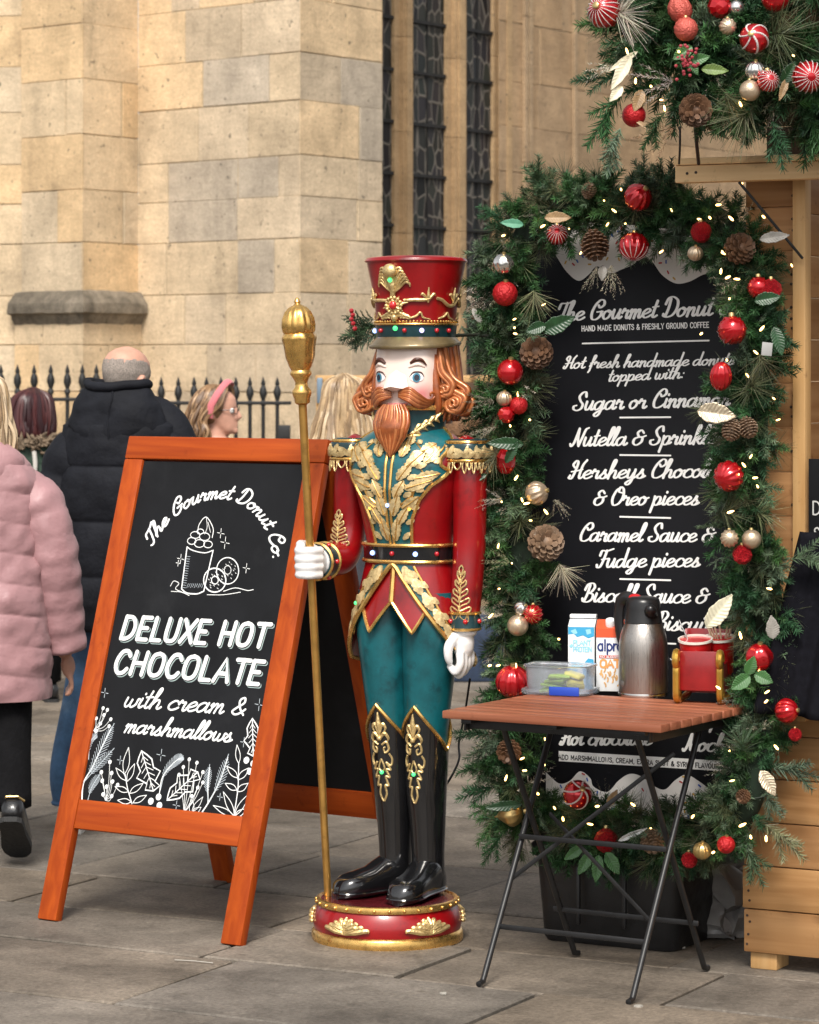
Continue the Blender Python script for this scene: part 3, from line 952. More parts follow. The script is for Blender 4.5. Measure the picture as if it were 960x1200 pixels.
q = MB()
px_line(q, [(219.5, 641), (213, 690)], .004, smooth=False); px_line(q, [(250, 645), (239, 693)], .004, smooth=False)
px_line(q, [(213, 690), (219, 695), (231, 696), (239, 693)], .004)
px_line(q, [(219.5, 641), (226, 645), (240, 648), (250, 645)], .003)
for c, a, b in (((225, 634), 5, 4), ((234, 637), 6, 4.5), ((244, 638), 5, 4), ((229, 627), 5.5, 4), ((240, 629), 6, 4.5), ((235, 623), 4, 3)):
    px_circ(q, c, a, .0024, b, 9)
px_line(q, [(232, 623), (234, 614), (242, 606), (250, 619), (249, 630)], .0026)
px_line(q, [(242, 606), (243, 618), (240, 626)], .0018); px_line(q, [(244, 612), (247, 624)], .0018)
px_circ(q, (267, 669), 13, .0032, 15.5); px_circ(q, (252, 680), 13, .004, 14); px_circ(q, (252, 680), 4, .003, 4.5); px_circ(q, (267, 668), 4, .002, 5)
for i in range(16):
    a = i * 2.4; rr = 6 + (i % 3) * 1.8
    px_line(q, [(252 + rr * math.cos(a), 680 + rr * math.sin(a)), (252 + rr * math.cos(a) + 1.2, 680 + rr * math.sin(a) + 1.1)], .0018, smooth=False)
    px_line(q, [(268 + rr * math.cos(a) * .9, 668 + rr * math.sin(a)), (268 + rr * math.cos(a) * .9 + 1, 668 + rr * math.sin(a) + 1)], .0014, smooth=False)
px_line(q, [(200, 687), (204, 681), (210, 684), (206, 690), (216, 695)], .0022); px_line(q, [(201, 693), (213, 694), (222, 698)], .002)
px_line(q, [(262, 693), (276, 689), (290, 692), (297, 691)], .0022); px_line(q, [(243, 697), (262, 697), (282, 694)], .002)
def spark(q, c, r_):
    for k in range(4):
        a = k * PI / 2 + .15
        b = a + PI / 4
        px_line(q, [(c[0] + r_ * math.cos(a) * .25, c[1] + r_ * 1.4 * math.sin(a) * .25), (c[0] + r_ * math.cos(a), c[1] + 1.4 * r_ * math.sin(a))], .0018, smooth=False)
for c, r_ in (((259, 625), 4), ((264, 636), 5), ((212, 655), 4), ((289, 666), 4), ((209, 660), 2.5)):
    spark(q, c, r_)
q.build('cup_drawing', GREYINK if False else CHALK, panel, smooth=0, world=True)
# shading strokes in the cup
q = MB()
for i in range(14):
    y = 652 + i * 2.8
    px_line(q, [(219 - i * .4, y), (223 - i * .4, y + .5)], .0012, smooth=False)
for i in range(9):
    px_line(q, [(219 + i * 2.2, 689 - (i % 2)), (221 + i * 2.2, 684)], .0012, smooth=False)
q.build('cup_shading', GREYINK, panel, smooth=0, world=True)

def leaf_line(q, a, b, w_, wid, veins=0, fill=False):
    a, b = Vector(a), Vector(b); d_ = b - a; nrm = Vector((-d_.y, d_.x)) 
    nrm = nrm.normalized() * w_
    P = [a, a + d_ * .3 + nrm * .8, a + d_ * .6 + nrm * .8, b, a + d_ * .6 - nrm * .8, a + d_ * .3 - nrm * .8]
    px_line(q, [tuple(p) for p in P[:4]], wid); px_line(q, [tuple(p) for p in [P[3], P[4], P[5], P[0]]], wid)
    for i in range(veins):
        t = .15 + .7 * i / max(1, veins - 1)
        for s_ in (1, -1):
            px_line(q, [tuple(a + d_ * t), tuple(a + d_ * min(1, t + .16) + nrm * s_ * .65 * math.sin(PI * min(.95, t + .1)))], wid * .7, smooth=False)
def frond(q, pts, wid, ln, n=15):
    P = catmull([(p[0], p[1], 0) for p in pts], 8)
    px_line(q, pts, wid * 1.6)
    for i in range(n):
        t = .3 + .7 * i / n
        k = int(t * (len(P) - 2)); p = P[k]; d_ = (P[k + 1] - P[k]).normalized()
        L = ln * math.sin(PI * (.15 + .8 * (i / n)))
        for s_ in (1, -1):
            e = p + d_ * L * .75 + Vector((-d_.y, d_.x, 0)) * s_ * L * .55
            px_line(q, [(p.x, p.y), (e.x, e.y)], wid, smooth=False)
def berries(q, base_, stems, r_=3):
    for (x, y) in stems:
        px_line(q, [base_, ((base_[0] + x) / 2 + 1, (base_[1] + y) / 2 + 3), (x, y)], .0016)
        px_disc(q, (x, y), r_)
def holly(q, a, b, w_, n=3):
    w_ *= 1.25
    a, b = Vector(a), Vector(b); d_ = b - a; nrm = Vector((-d_.y, d_.x)).normalized() * w_
    pts = []
    for s_ in (1, -1):
        rng_ = range(n) if s_ > 0 else range(n - 1, -1, -1)
        for i in rng_:
            t = (i + .5) / n
            wv = math.sin(PI * min(.97, max(.03, t))) ** .7
            pk = [a + d_ * (t - .04) + nrm * s_ * wv * .58, a + d_ * (t + .09) + nrm * s_ * wv * 1.05]
            pts += pk if s_ > 0 else pk[::-1]
        if s_ > 0: pts.append(b)
    pts.append(a)
    px_line(q, [tuple(p) for p in pts], .0042, True, smooth=False)
    px_line(q, [tuple(a), tuple(b)], .003, smooth=False)
    for i in range(6):
        t = .14 + i * .13
        for s_ in (1, -1):
            px_line(q, [tuple(a + d_ * t), tuple(a + d_ * (t + .12) + nrm * s_ * .5 * math.sin(PI * (t + .06)))], .002, smooth=False)
q = MB()
px_line(q, [(96, 940), (98, 918), (108, 900), (120, 875), (130, 855)], .005)
holly(q, (166, 880), (180, 927), 11); holly(q, (196, 938), (232, 905), 10); holly(q, (296, 842), (297, 886), 8)
for c in ((177, 939), (186, 934), (187, 944), (289, 891), (297, 895), (293, 904)): px_disc(q, c, 4.2)
berries(q, (110, 856), [(121, 830), (113, 842), (122, 838), (130, 843), (126, 832), (113, 857), (128, 851), (118, 848)], 2.4)
berries(q, (124, 938), [(119, 905), (129, 893), (131, 906), (125, 922), (138, 920), (131, 933), (121, 931), (120, 915), (132, 916)], 2.7)
berries(q, (216, 952), [(222, 890), (231, 894), (215, 899), (238, 905), (210, 908), (238, 917), (232, 923), (225, 933)], 2.4)
leaf_line(q, (146, 908), (151, 876), 4, .0022); px_line(q, [(155, 942), (150, 925), (147, 908)], .003)
for a, b in (((148, 915), (136, 900)), ((149, 916), (158, 895)), ((151, 928), (135, 922)), ((152, 930), (168, 918)), ((154, 940), (138, 938)), ((156, 941), (172, 932))): leaf_line(q, a, b, 3.4, .0022, 0)
leaf_line(q, (280, 895), (278, 873), 3, .0022); px_line(q, [(274, 958), (279, 925), (280, 895)], .0032)
for a, b in (((279, 912), (266, 898)), ((279, 914), (292, 900)), ((278, 926), (264, 918)), ((278, 928), (291, 918)), ((275, 957), (250, 944)), ((275, 957), (262, 928)), ((275, 957), (292, 930)), ((276, 957), (288, 948))): leaf_line(q, a, b, 3.6, .0022, 0)
for a, b in (((225, 952), (238, 934)), ((224, 954), (226, 938)), ((226, 953), (236, 946))): leaf_line(q, a, b, 3, .0018, 0)
px_line(q, [(235, 955), (246, 938), (258, 915), (267, 888)], .0045); px_line(q, [(244, 941), (244, 920), (246, 900)], .0035)
px_line(q, [(187, 930), (191, 910), (205, 893), (214, 888)], .003)
q.build('foliage_drawing', CHALK, panel, smooth=0, world=True)
q = MB()
frond(q, [(98, 918), (108, 900), (122, 872), (134, 848)], .0016, 11, 22)
frond(q, [(100, 915), (115, 898), (134, 877)], .0015, 9, 16); frond(q, [(103, 938), (108, 922), (118, 906)], .0015, 8, 14); frond(q, [(104, 890), (106, 870), (114, 860)], .0015, 7, 12)
frond(q, [(188, 926), (194, 905), (206, 892), (215, 886)], .0016, 10, 18)
frond(q, [(246, 938), (258, 915), (268, 884)], .0016, 10, 18); frond(q, [(244, 938), (243, 918), (246, 896)], .0015, 8, 15)
for c, r_ in (((189, 885), 5), ((123, 812), 4), ((304, 826), 5), ((286, 870), 4), ((207, 944), 4), ((141, 891), 3.5), ((258, 934), 3)): spark(q, c, r_)
q.build('foliage_shading', GREYINK, panel, smooth=0, world=True)

# ================================================================== the tall menu board
MO = Vector((.661, 8.55, 0)); MYAW = R(29)
MUx = Vector((math.cos(MYAW), -math.sin(MYAW), 0)); MN = Vector((-math.sin(MYAW), -math.cos(MYAW), 0))
mb = thing('menu_board', 'tall black menu board lettered in white script and framed by the lit garland', 'menu board', MO, -MYAW)
MBW, MZ0, MZ1 = .74, .262, 2.0
MENUB = mat('menu_black', (.007, .0075, .010), .55, var=.2, vs=4, spec=.22)
q = MB(); q.box((0, .012, (MZ0 + MZ1) / 2), (MBW, .024, MZ1 - MZ0), b=.003); mpan = q.build('panel', MENUB, mb)
t2, t3, _, _ = plane_frame(MO, MN)
def T(txt, l, r_, size, wid, font=SCR, mt=WHITE, **kw):
    q = MB()
    kw.setdefault('slant', .26 if font is SCR else 0); kw.setdefault('contrast', .38 if font is SCR else 0)
    write_fit(q, txt, font, t3, t2(*l), t2(*r_), size, wid, **kw)
    q.build('lettering', mt, mpan, smooth=0, world=True)
def RULE(l, r_, th):
    q = MB(); ribbon(q, [t2(*l), t2(*r_)], th, t3, smooth=False); q.build('rule', WHITE, mpan, smooth=0, world=True)
T('The Gourmet Donut Co.', (651, 376), (871, 368), .0245, .0064)
T('HAND MADE DONUTS & FRESHLY GROUND COFFEE', (682, 388), (832, 383.5), .0145, .0026, CAPS, gap=.12)
RULE((683, 402.5), (831, 399), .0045)
T('Hot fresh handmade donuts', (660, 432), (860, 427), .0160, .0046)
T('topped with:', (712, 447), (801, 443), .0160, .0046)
T('Sugar or Cinnamon', (671, 481), (855, 475), .0232, .0060)
RULE((727, 489.3), (786, 488.8), .0048)
T('Nutella & Sprinkles', (668, 523), (847, 519.5), .0232, .0060)
RULE((727, 533.2), (786, 533.8), .0048)
T('Hersheys Chocolate', (666, 561), (860, 559), .0232, .0060)
T('& Oreo pieces', (695, 592), (818, 591.5), .0232, .0060)
RULE((727, 605.5), (786, 607), .0048)
T('Caramel Sauce &', (678, 634), (836, 635), .0232, .0060)
T('Fudge pieces', (699, 665), (819, 664), .0232, .0060)
RULE((727, 678.5), (786, 680), .0048)
T('Biscoff Sauce &', (681, 705), (829, 707), .0232, .0060)
T('Biscuit', (765, 738), (831, 740), .0232, .0060)
RULE((727, 752), (792, 754.5), .0048)
T('JUST', (786, 773), (808, 774), .013, .003, CAPS)
T('C', (789, 797), (806, 798), .0232, .0060)
T('Hot chocolate', (656, 873), (763, 873), .0225, .0064)
T('Cappio', (796, 848), (863, 850), .0225, .0064)
T('Mocha', (800, 880), (861, 881), .0225, .0064)
q = MB()
P = [t2(*p) for p in ((655, 880), (869, 893), (869, 905), (655, 892))]
q.add([t3(*p, .0006) for p in P], [(0, 1, 2, 3)]); q.build('white_strip', WHITE, mpan, smooth=0, world=True)
q = MB()
write_fit(q, 'ADD MARSHMALLOWS, CREAM, EXTRA SHOT & SYRUP FLAVOUR SHOT', CAPS, t3, t2(655, 889.5), t2(862, 902), .0125, .0024, gap=.12, h=.0016)
q.build('lettering', MENUB, mpan, smooth=0, world=True)
# painted icing with sprinkles, dripping from the top and piled at the bottom
ICING = mat('icing_white', (.72, .70, .67), .6)
def icing(edge, far, seed):
    q = MB()
    E = [Vector((*t2(*p), 0)) for p in edge]
    E = catmull(E, 6)
    E2 = [(p.x, p.y) for p in E]
    F_ = [t2(*p) for p in far]
    q.poly(E2 + F_, lambda x, y: t3(x, y, .0006))
    q.build('icing', ICING, mpan, smooth=0, world=True)
    rr = random.Random(seed); q = [MB(), MB(), MB()]
    PP = [Vector(p) for p in E2 + F_]
    xs = [p[0] for p in PP]; ys = [p[1] for p in PP]
    k = 0
    while k < 60:
        x, y = rr.uniform(min(xs), max(xs)), rr.uniform(min(ys), max(ys)); k += 1
        if inside(x, y, PP):
            a = rr.random() * PI
            d_ = (math.cos(a) * .007, math.sin(a) * .007)
            ribbon(q[k % 3], [(x, y), (x + d_[0], y + d_[1])], .0045, t3, smooth=False, h=.0014)
    for b, nm, c in zip(q, ('red_sprinkles', 'blue_sprinkles', 'yellow_sprinkles'), ((.45, .03, .03), (.03, .10, .42), (.55, .33, .05))):
        if b.v: b.build(nm, mat(nm, c, .6), mpan, smooth=0, world=True)
icing([(640, 285), (652, 300), (664, 318), (678, 329), (690, 322), (700, 312), (716, 320), (728, 316), (742, 310), (752, 302), (764, 306), (776, 322), (792, 332), (808, 330), (824, 322), (842, 318), (862, 312)], [(868, 262), (640, 255)], 3)
icing([(640, 905), (655, 918), (668, 915), (680, 904), (692, 912), (696, 922), (712, 928), (725, 915), (738, 907), (752, 910), (768, 922), (780, 925), (792, 914), (805, 908), (820, 916), (832, 925), (848, 935), (860, 930)], [(860, 975), (640, 960)], 4)
# black tub the board stands in
TB = thing('black_tub', 'black plastic tub holding the foot of the menu board behind the table', 'tub', MO + MN * -.0, -MYAW)
TUBM = mat('black_plastic', (.012, .012, .013), .42, var=.3, vs=14, rvar=.1, bump=.15, bs=300)
q = MB()
def tubring(z, w_, d_, r_): 
    out = []
    for cx, cy, a0 in ((1, -1, -90), (1, 1, 0), (-1, 1, 90), (-1, -1, 180)):
        for k in range(6):
            a = R(a0 + 90 * k / 5)
            out.append((cx * (w_ / 2 - r_) + r_ * math.cos(a), cy * (d_ / 2 - r_) + r_ * math.sin(a), z))
    return out
tw_, td = .46, .40
rings = [tubring(.0, tw_ * .86, td * .86, .03), tubring(.012, tw_ * .90, td * .9, .04), tubring(.2, tw_ * .96, td * .97, .045), tubring(.236, tw_ * .97, td * .98, .045),
         tubring(.238, tw_ * 1.03, td * 1.03, .05), tubring(.268, tw_ * 1.04, td * 1.04, .05), tubring(.272, tw_ * 1.02, td * 1.02, .05), tubring(.26, tw_ * .99, td * .99, .045), tubring(.255, tw_ * .5, td * .5, .03)]
vs = [(p[0] - .05, p[1] + .03, p[2]) for rg in rings for p in rg]; k = 24
fs = [(i * k + j, i * k + (j + 1) % k, (i + 1) * k + (j + 1) % k, (i + 1) * k + j) for i in range(len(rings) - 1) for j in range(k)]
fs.append(tuple(reversed(range(k)))); fs.append(tuple((len(rings) - 1) * k + j for j in range(k)))
q.add(vs, fs); q.build('bin', TUBM, TB, smooth=50)
q = MB()
for x in (-.12, .02): q.box((x, -.185, .14), (.012, .012, .16), b=.004)
q.build('rib', TUBM, TB)
# ================================================================== the nutcracker drum-major statue
RED = mat('gloss_red_paint', (.26, .0022, .0045), .32, 0, coat=.4, var=.28, vs=7, croug=.12, dirt=((.07, .004, .005), 9, .55, .78))
TEAL = mat('teal_paint', (.003, .088, .105), .35, 0, coat=.22, var=.4, vs=9, croug=.15, dirt=((.003, .018, .024), 12, .52, .75))
TEALD = mat('dark_teal_enamel', (.006, .035, .042), .35, coat=.4, var=.3, vs=20)
GBLACK = mat('gloss_black_paint', (.008, .008, .009), .15, coat=.8, croug=.06, var=.2)
SKIN_P = mat('painted_face', (.80, .58, .49), .3, coat=.5, croug=.12, var=.05, vs=30)
BROWN_P = mat('auburn_paint', (.33, .085, .022), .32, .25, coat=.5, var=.45, vs=25, croug=.12)
BROWN_L = mat('copper_paint', (.52, .18, .06), .32, .3, coat=.5, var=.35, vs=25, croug=.12)
BROWN_D = mat('dark_brown_paint', (.07, .018, .008), .4, coat=.3)
GLOVE = mat('white_gloss_paint', (.80, .79, .78), .3, coat=.5, var=.05, vs=20)
LEAFG = mat('gold_leaf_paint', (.66, .50, .25), .4, .45, var=.35, vs=35, dirt=((.22, .13, .04), 30, .52, .72), bump=.35, bs=60)

class Loft:
    """body of elliptical (or squarish) rings; a = degrees round from the front, + to the viewer's right"""
    def __init__(s, rows):              # z, cx, cy, rx, ry, e
        s.R = np.array([list(r) + [2.0] * (6 - len(r)) for r in rows], float)
    def at(s, z):
        return [float(np.interp(z, s.R[:, 0], s.R[:, i])) for i in range(1, 6)]
    def smooth(s, n=40):
        z = s.R[:, 0]; out = []
        P = [Vector((r[1], r[2], 0)) for r in s.R]
        zs = np.linspace(z[0], z[-1], n)
        cols = []
        for i in range(1, 6):
            # monotone-ish smoothing: interpolate then blur
            y = np.interp(np.linspace(z[0], z[-1], n * 4), z, s.R[:, i])
            k = np.ones(7) / 7
            y2 = np.convolve(np.pad(y, 3, 'edge'), k, 'valid')
            cols.append(np.interp(zs, np.linspace(z[0], z[-1], n * 4), y2))
        s.R = np.stack([zs] + cols, 1); return s
    def P(s, a, z, off=0):
        cx, cy, rx, ry, e = s.at(z)
        t = R(a)
        sx, cy_ = math.sin(t), -math.cos(t)
        px = math.copysign(abs(sx) ** (2 / e), sx); py = math.copysign(abs(cy_) ** (2 / e), cy_)
        n = Vector((px / max(rx, .01), py / max(ry, .01), 0))
        if n.length > 0: n.normalize()
        return Vector((cx + px * rx, cy + py * ry, z)) + n * off
    def mesh(s, m, n=48, nz=40, z0=None, z1=None, off=0, mi=0, zt=None, zb=None, a0=-180, a1=180, thick=0, cap=True):
        z0 = s.R[0, 0] if z0 is None else z0; z1 = s.R[-1, 0] if z1 is None else z1
        full = (a1 - a0) >= 360
        def f(u, v):
            a = a0 + (a1 - a0) * u
            lo = zb(a) if zb else z0; hi = zt(a) if zt else z1
            return s.P(a, lo + (hi - lo) * v, off)
        m.grid(f, n, nz, mi, closed=full)
        if cap and full and not zt and not zb:
            k = len(m.v) - n * nz
            m.f.append([k + i for i in range(n)][::-1]); m.m.append(mi)
            m.f.append([k + n * (nz - 1) + i for i in range(n)]); m.m.append(mi)
        return m
    def line(s, m, pts, r_, off=0.002, n=6, sm=8, closed=False, mi=0):
        P = [(p[0], p[1], 0) for p in pts]
        P = catmull(P, sm, closed) if sm else [Vector(p) for p in P]
        m.tube([s.P(p.x, p.y, off) for p in P], r_, n, closed, mi)
    def pline(s, m, pts, r_, off=.002, seg=.02, mi=0):     # straight in (a, z), finely divided
        Q = []
        for (a, z), (b, y) in zip(pts[:-1], pts[1:]):
            k = max(2, int(max(abs(b - a) / 5, abs(y - z) / seg)))
            Q += [s.P(a + (b - a) * i / k, z + (y - z) * i / k, off) for i in range(k)]
        Q.append(s.P(*pts[-1], off))
        m.tube(Q, r_, 6, mi=mi)

SC = Vector((-.062, 8.57, 0))
stt = thing('nutcracker_statue', 'life-size painted nutcracker drum major statue in red coat and tall hat on round base', 'statue', SC, -YAW)
BX, BY = .030, .08               # body axis relative to the base centre
def sp(n, m_, q, parent=stt, smooth=45): return q.build(n, m_, parent, smooth)

# --- round base
q = MB(); q.lathe([(.17, .0), (.211, .0), (.2125, .006), (.2125, .024), (.207, .032), (.19, .036)], 72, cap=True)
base_ = sp('base_ring', GOLD, q)
q = MB(); q.lathe([(.19, .03), (.206, .033), (.209, .05), (.206, .07), (.199, .088), (.192, .10), (.1, .1005)], 72, cap=False); sp('base_drum', RED, q)
q = MB(); q.lathe([(.193, .098), (.199, .100), (.2, .108), (.1975, .116), (.191, .118), (.186, .114)], 72, cap=False)
for i in range(30):
    a = 2 * PI * i / 30; q.ball((.2 * math.cos(a), .2 * math.sin(a), .108), .0055, n=8)
sp('base_trim', GOLD, q)
q = MB(); q.lathe([(.189, .1), (.189, .1135), (.0, .1136)], 64, cap=False); sp('base_top', mat('dark_red_paint', (.10, .010, .014), .25, coat=.5, var=.4, vs=10), q)
DRUM = Loft([(.03, 0, 0, .207, .207), (.05, 0, 0, .2095, .2095), (.07, 0, 0, .2065, .2065), (.1, 0, 0, .193, .193)])
def acanthus(q, lf, a0, z0, w_, h_, n=4, r_=.006, off=.004, up=1):
    """spray of curled leaves in (angle, z) space; w_ in degrees"""
    for s_ in (-1, 1):
        for i in range(n):
            t = (i + 1) / n
            e = (a0 + s_ * w_ * t * .95, z0 + up * h_ * (1 - .72 * t))
            mdl = (a0 + s_ * w_ * t * .45, z0 + up * h_ * (.55 - .4 * t))
            lf.line(q, [(a0, z0), mdl, e, (e[0] + s_ * w_ * .08, e[1] - up * h_ * .12)], [r_ * .7, r_ * 1.5, r_ * 1.25, r_ * .4], off)
    lf.line(q, [(a0, z0), (a0, z0 + up * h_ * .5), (a0, z0 + up * h_)], [r_, r_ * 1.9, r_ * .6], off)
for k, a0 in enumerate((-5, 62, 130, -72, -140)):
    q = MB(); acanthus(q, DRUM, a0, .043, 19, .045, 4, .0055); acanthus(q, DRUM, a0, .055, 10, .030, 3, .005, .007)
    sp('relief_leaf', GOLDL, q)

# --- legs, boots
def leg(side):
    cx = BX + side * .052
    rows = [(.16, cx, BY + .012, .043, .052), (.22, cx, BY + .010, .042, .049), (.30, cx, BY + .008, .046, .055), (.40, cx * 1.0, BY, .053, .062),
            (.50, cx + side * .003, BY - .004, .058, .067), (.60, cx + side * .006, BY - .01, .062, .072), (.75, cx + side * .014, BY - .012, .075, .084), (.87, cx + side * .022, BY - .006, .086, .094), (.97, cx + side * .018, BY, .084, .094)]
    L = Loft(rows).smooth(40)
    q = MB(); L.mesh(q, 32, 24, .48, .97, -.002); sp('trouser_leg', TEAL, q)
    def zt(a):
        t = abs((a + 360 + 90) % 180 - 90) / 90       # 0 at front/back, 1 at the sides
        return .652 - .125 * t
    q = MB(); L.mesh(q, 48, 24, .14, None, .002, zt=zt, cap=False)
    # foot
    ang = R(-24 if side < 0 else 3)
    F = Matrix.Translation((cx, BY + .012, .114)) @ Matrix.Rotation(ang, 4, 'Z')
    secs = [(.052, .024, .055), (.045, .036, .08), (.02, .044, .11), (-.02, .046, .118), (-.06, .044, .10), (-.10, .046, .080), (-.14, .050, .073), (-.175, .046, .066), (-.2, .032, .052), (-.21, .012, .03)]
    n = 20
    vs, fs = [], []
    for (y, w_, h_) in secs:
        for k in range(n):
            a = 2 * PI * k / n
            sx, sz = math.cos(a), math.sin(a)
            x = math.copysign(abs(sx) ** .8, sx) * w_
            z = h_ * .5 + (h_ * .5) * math.copysign(abs(sz) ** (.8 if sz > 0 else .35), sz)
            vs.append((x, y, z))
    for i in range(len(secs) - 1):
        for k in range(n): fs.append((i * n + k, (i + 1) * n + k, (i + 1) * n + (k + 1) % n, i * n + (k + 1) % n))
    fs.append(tuple(range(n))); fs.append(tuple((len(secs) - 1) * n + k for k in reversed(range(n))))
    q.add(vs, fs, 0, F)
    bt = sp('boot', GBLACK, q, smooth=70)
    q = MB()
    for i in range(n):           # welt line round the sole
        pass
    ring = []
    for (y, w_, h_) in secs: ring.append(F @ Vector((w_ * 1.0, y, .016)))
    for (y, w_, h_) in reversed(secs): ring.append(F @ Vector((-w_ * 1.0, y, .016)))
    q.tube(catmull(ring, 3, True), .0035, 6, True); sp('welt', GBLACK, q, bt)
    q = MB(); L.pline(q, [(a, zt(a)) for a in range(-180, 181, 6)], .0052, .004); sp('boot_trim', GOLD, q, bt)
    # scrollwork down the front of the boot
    q = MB(); a0 = -4 if side > 0 else 2
    L.line(q, [(a0, .565), (a0, .60), (a0, .632)], [.003, .008, .002], .004)
    for s_ in (-1, 1):
        L.line(q, [(a0, .568), (a0 + s_ * 10, .598), (a0 + s_ * 17, .588), (a0 + s_ * 13, .577)], [.003, .0055, .004, .002], .004)
        L.line(q, [(a0, .555), (a0 + s_ * 13, .572), (a0 + s_ * 22, .560), (a0 + s_ * 20, .549)], [.003, .006, .0045, .002], .004)
        L.line(q, [(a0 + s_ * 5, .540), (a0 + s_ * 17, .548), (a0 + s_ * 22, .528), (a0 + s_ * 12, .518), (a0 + s_ * 9, .530), (a0 + s_ * 14, .534)], [.003, .0035, .0035, .003, .0025, .002], .004)
        L.line(q, [(a0 + s_ * 22, .515), (a0 + s_ * 29, .50), (a0 + s_ * 25, .482), (a0 + s_ * 13, .490), (a0 + s_ * 24, .470), (a0 + s_ * 12, .470), (a0 + s_ * 21, .448), (a0 + s_ * 10, .450), (a0 + s_ * 16, .425), (a0 + s_ * 7, .425), (a0 + s_ * 10, .402), (a0 + s_ * 4, .385), (a0, .38)], .0032, .003)
        L.line(q, [(a0, .50), (a0 + s_ * 8, .475), (a0, .462)], .0028, .003)
    q.ball(L.P(a0, .558, .006), .0075, n=10)
    sp('boot_scroll', GOLDL, q, bt)
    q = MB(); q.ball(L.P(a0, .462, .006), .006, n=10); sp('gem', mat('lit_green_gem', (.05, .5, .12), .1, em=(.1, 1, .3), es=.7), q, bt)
    return L
LL, LR = leg(-1), leg(1)

# --- torso
TOR = Loft([(1.0, BX, BY, .128, .098, 2.2), (1.06, BX, BY, .124, .096, 2.2), (1.11, BX, BY, .126, .10, 2.2), (1.18, BX, BY - .004, .137, .115, 2.2), (1.26, BX, BY - .006, .155, .125, 2.3), (1.33, BX, BY, .170, .122, 2.4),
            (1.375, BX, BY + .005, .168, .108, 2.4), (1.405, BX, BY + .008, .135, .09, 2.2), (1.43, BX, BY + .01, .088, .078, 2), (1.45, BX, BY + .01, .075, .075, 2)]).smooth(50)
q = MB(); TOR.mesh(q, 64, 50); sp('coat', RED, q, smooth=180)
# plastron: teal panel with a gold edge, wide lapel points at the chest
def edge_a(z):       # half-width of the panel in degrees
    return float(np.interp(z, [1.10, 1.17, 1.23, 1.27, 1.295, 1.312, 1.325, 1.345, 1.375, 1.405, 1.43], [24, 25, 33, 45, 60, 66, 52, 50, 62, 80, 95]))
q = MB()
zs = list(np.linspace(1.10, 1.43, 46))
vs = []; nu = 33
for z in zs:
    e = edge_a(z)
    for i in range(nu): vs.append(TOR.P(-e + 2 * e * i / (nu - 1), z, .0035))
fs = [(j * nu + i, j * nu + i + 1, (j + 1) * nu + i + 1, (j + 1) * nu + i) for j in range(len(zs) - 1) for i in range(nu - 1)]
q.add(vs, fs); sp('plastron', TEAL, q, smooth=180)
q = MB()
for s_ in (-1, 1):
    TOR.pline(q, [(s_ * edge_a(z), z) for z in zs], .0055, .005)
for o in (-1.8, 1.8): TOR.pline(q, [(o, z) for z in np.linspace(1.10, 1.40, 18)], .0042, .006)
sp('plastron_trim', GOLD, q)
def leaf_shape(L, w_, lob=5, seed=0):
    P = []
    for s_ in (1, -1):
        side = []
        for i in range(lob * 3 + 1):
            t = i / (lob * 3)
            env = math.sin(PI * min(1, t * .93 + .05)) ** .8
            sc = .70 + .30 * abs(math.sin(PI * t * lob + .3))
            side.append((t * L, s_ * w_ * env * sc))
        P += side if s_ > 0 else side[::-1]
    return P
def place_leaf(q, lf, a0, z0, rot, L, w_, rad, lob=4, off=.004, th=.004):
    c_, s_ = math.cos(rot), math.sin(rot)
    def fn(x, y, h=0):
        bend = y * 0
        X_, Y_ = x * c_ - y * s_, x * s_ + y * c_
        hh = off + (th if h else -.001)
        if h: hh += .003 * math.sin(PI * min(1, max(0, x / L)))
        return lf.P(a0 + math.degrees(X_ / rad), z0 + Y_, hh)
    q.poly(leaf_shape(L, w_, lob), fn, step=L / 7, thick=1)
    lf_pts = []
q = MB(); qs = MB(); qd = MB()
for s_ in (-1, 1):
    m1 = (0 if s_ > 0 else PI)
    def RT(deg): return R(deg) if s_ > 0 else PI - R(deg)
    for (a, z, rot, L, w_) in ((4, 1.115, 80, .075, .017), (9, 1.16, 62, .065, .017), (4, 1.185, 78, .07, .018), (14, 1.205, 40, .062, .018), (6, 1.235, 70, .06, .018),
                               (16, 1.262, 20, .075, .021), (8, 1.285, 62, .062, .019), (24, 1.29, 12, .078, .021), (14, 1.32, 50, .07, .021), (32, 1.335, 48, .066, .022), (8, 1.35, 75, .055, .016), (26, 1.365, 25, .06, .018), (15, 1.385, 60, .04, .014)):
        if z > 1.16 or True:
            place_leaf(q, TOR, s_ * a, z, RT(rot), L * .88, w_ * .80, .135, 5)
            place_leaf(q, TOR, s_ * (a + 9), z + .004, RT(rot - 38), L * .42, w_ * .48, .135, 3, off=.0035, th=.003)
            # vein in darker gold
            c_, sn = math.cos(RT(rot)), math.sin(RT(rot))
            TOR.line(qs, [(s_ * a + math.degrees(L * t * c_ / .135), z + L * t * sn) for t in (.05, .45, .9)], [.0024, .002, .0012], .0105)
    for (a, z, b, y, c2, d2) in ((10, 1.21, 24, 1.25, 12, 1.28), (18, 1.26, 40, 1.28, 30, 1.315), (8, 1.16, 18, 1.19, 10, 1.22), (12, 1.33, 30, 1.35, 22, 1.39), (30, 1.33, 46, 1.36, 58, 1.385), (24, 1.235, 30, 1.27, 50, 1.30)):
        TOR.line(qs, [(s_ * a, z), (s_ * b, y), (s_ * c2, d2)], [.0024, .0036, .0018], .005)
sp('gold_leaves', LEAFG, q, smooth=60); sp('leaf_veins', GOLD, qs)
q = MB(); q.ball(TOR.P(0, 1.215, .012), .0058, n=10); sp('gem', mat('lit_blue_gem', (.1, .15, .6), .1, em=(.35, .5, 1), es=1.6), q)
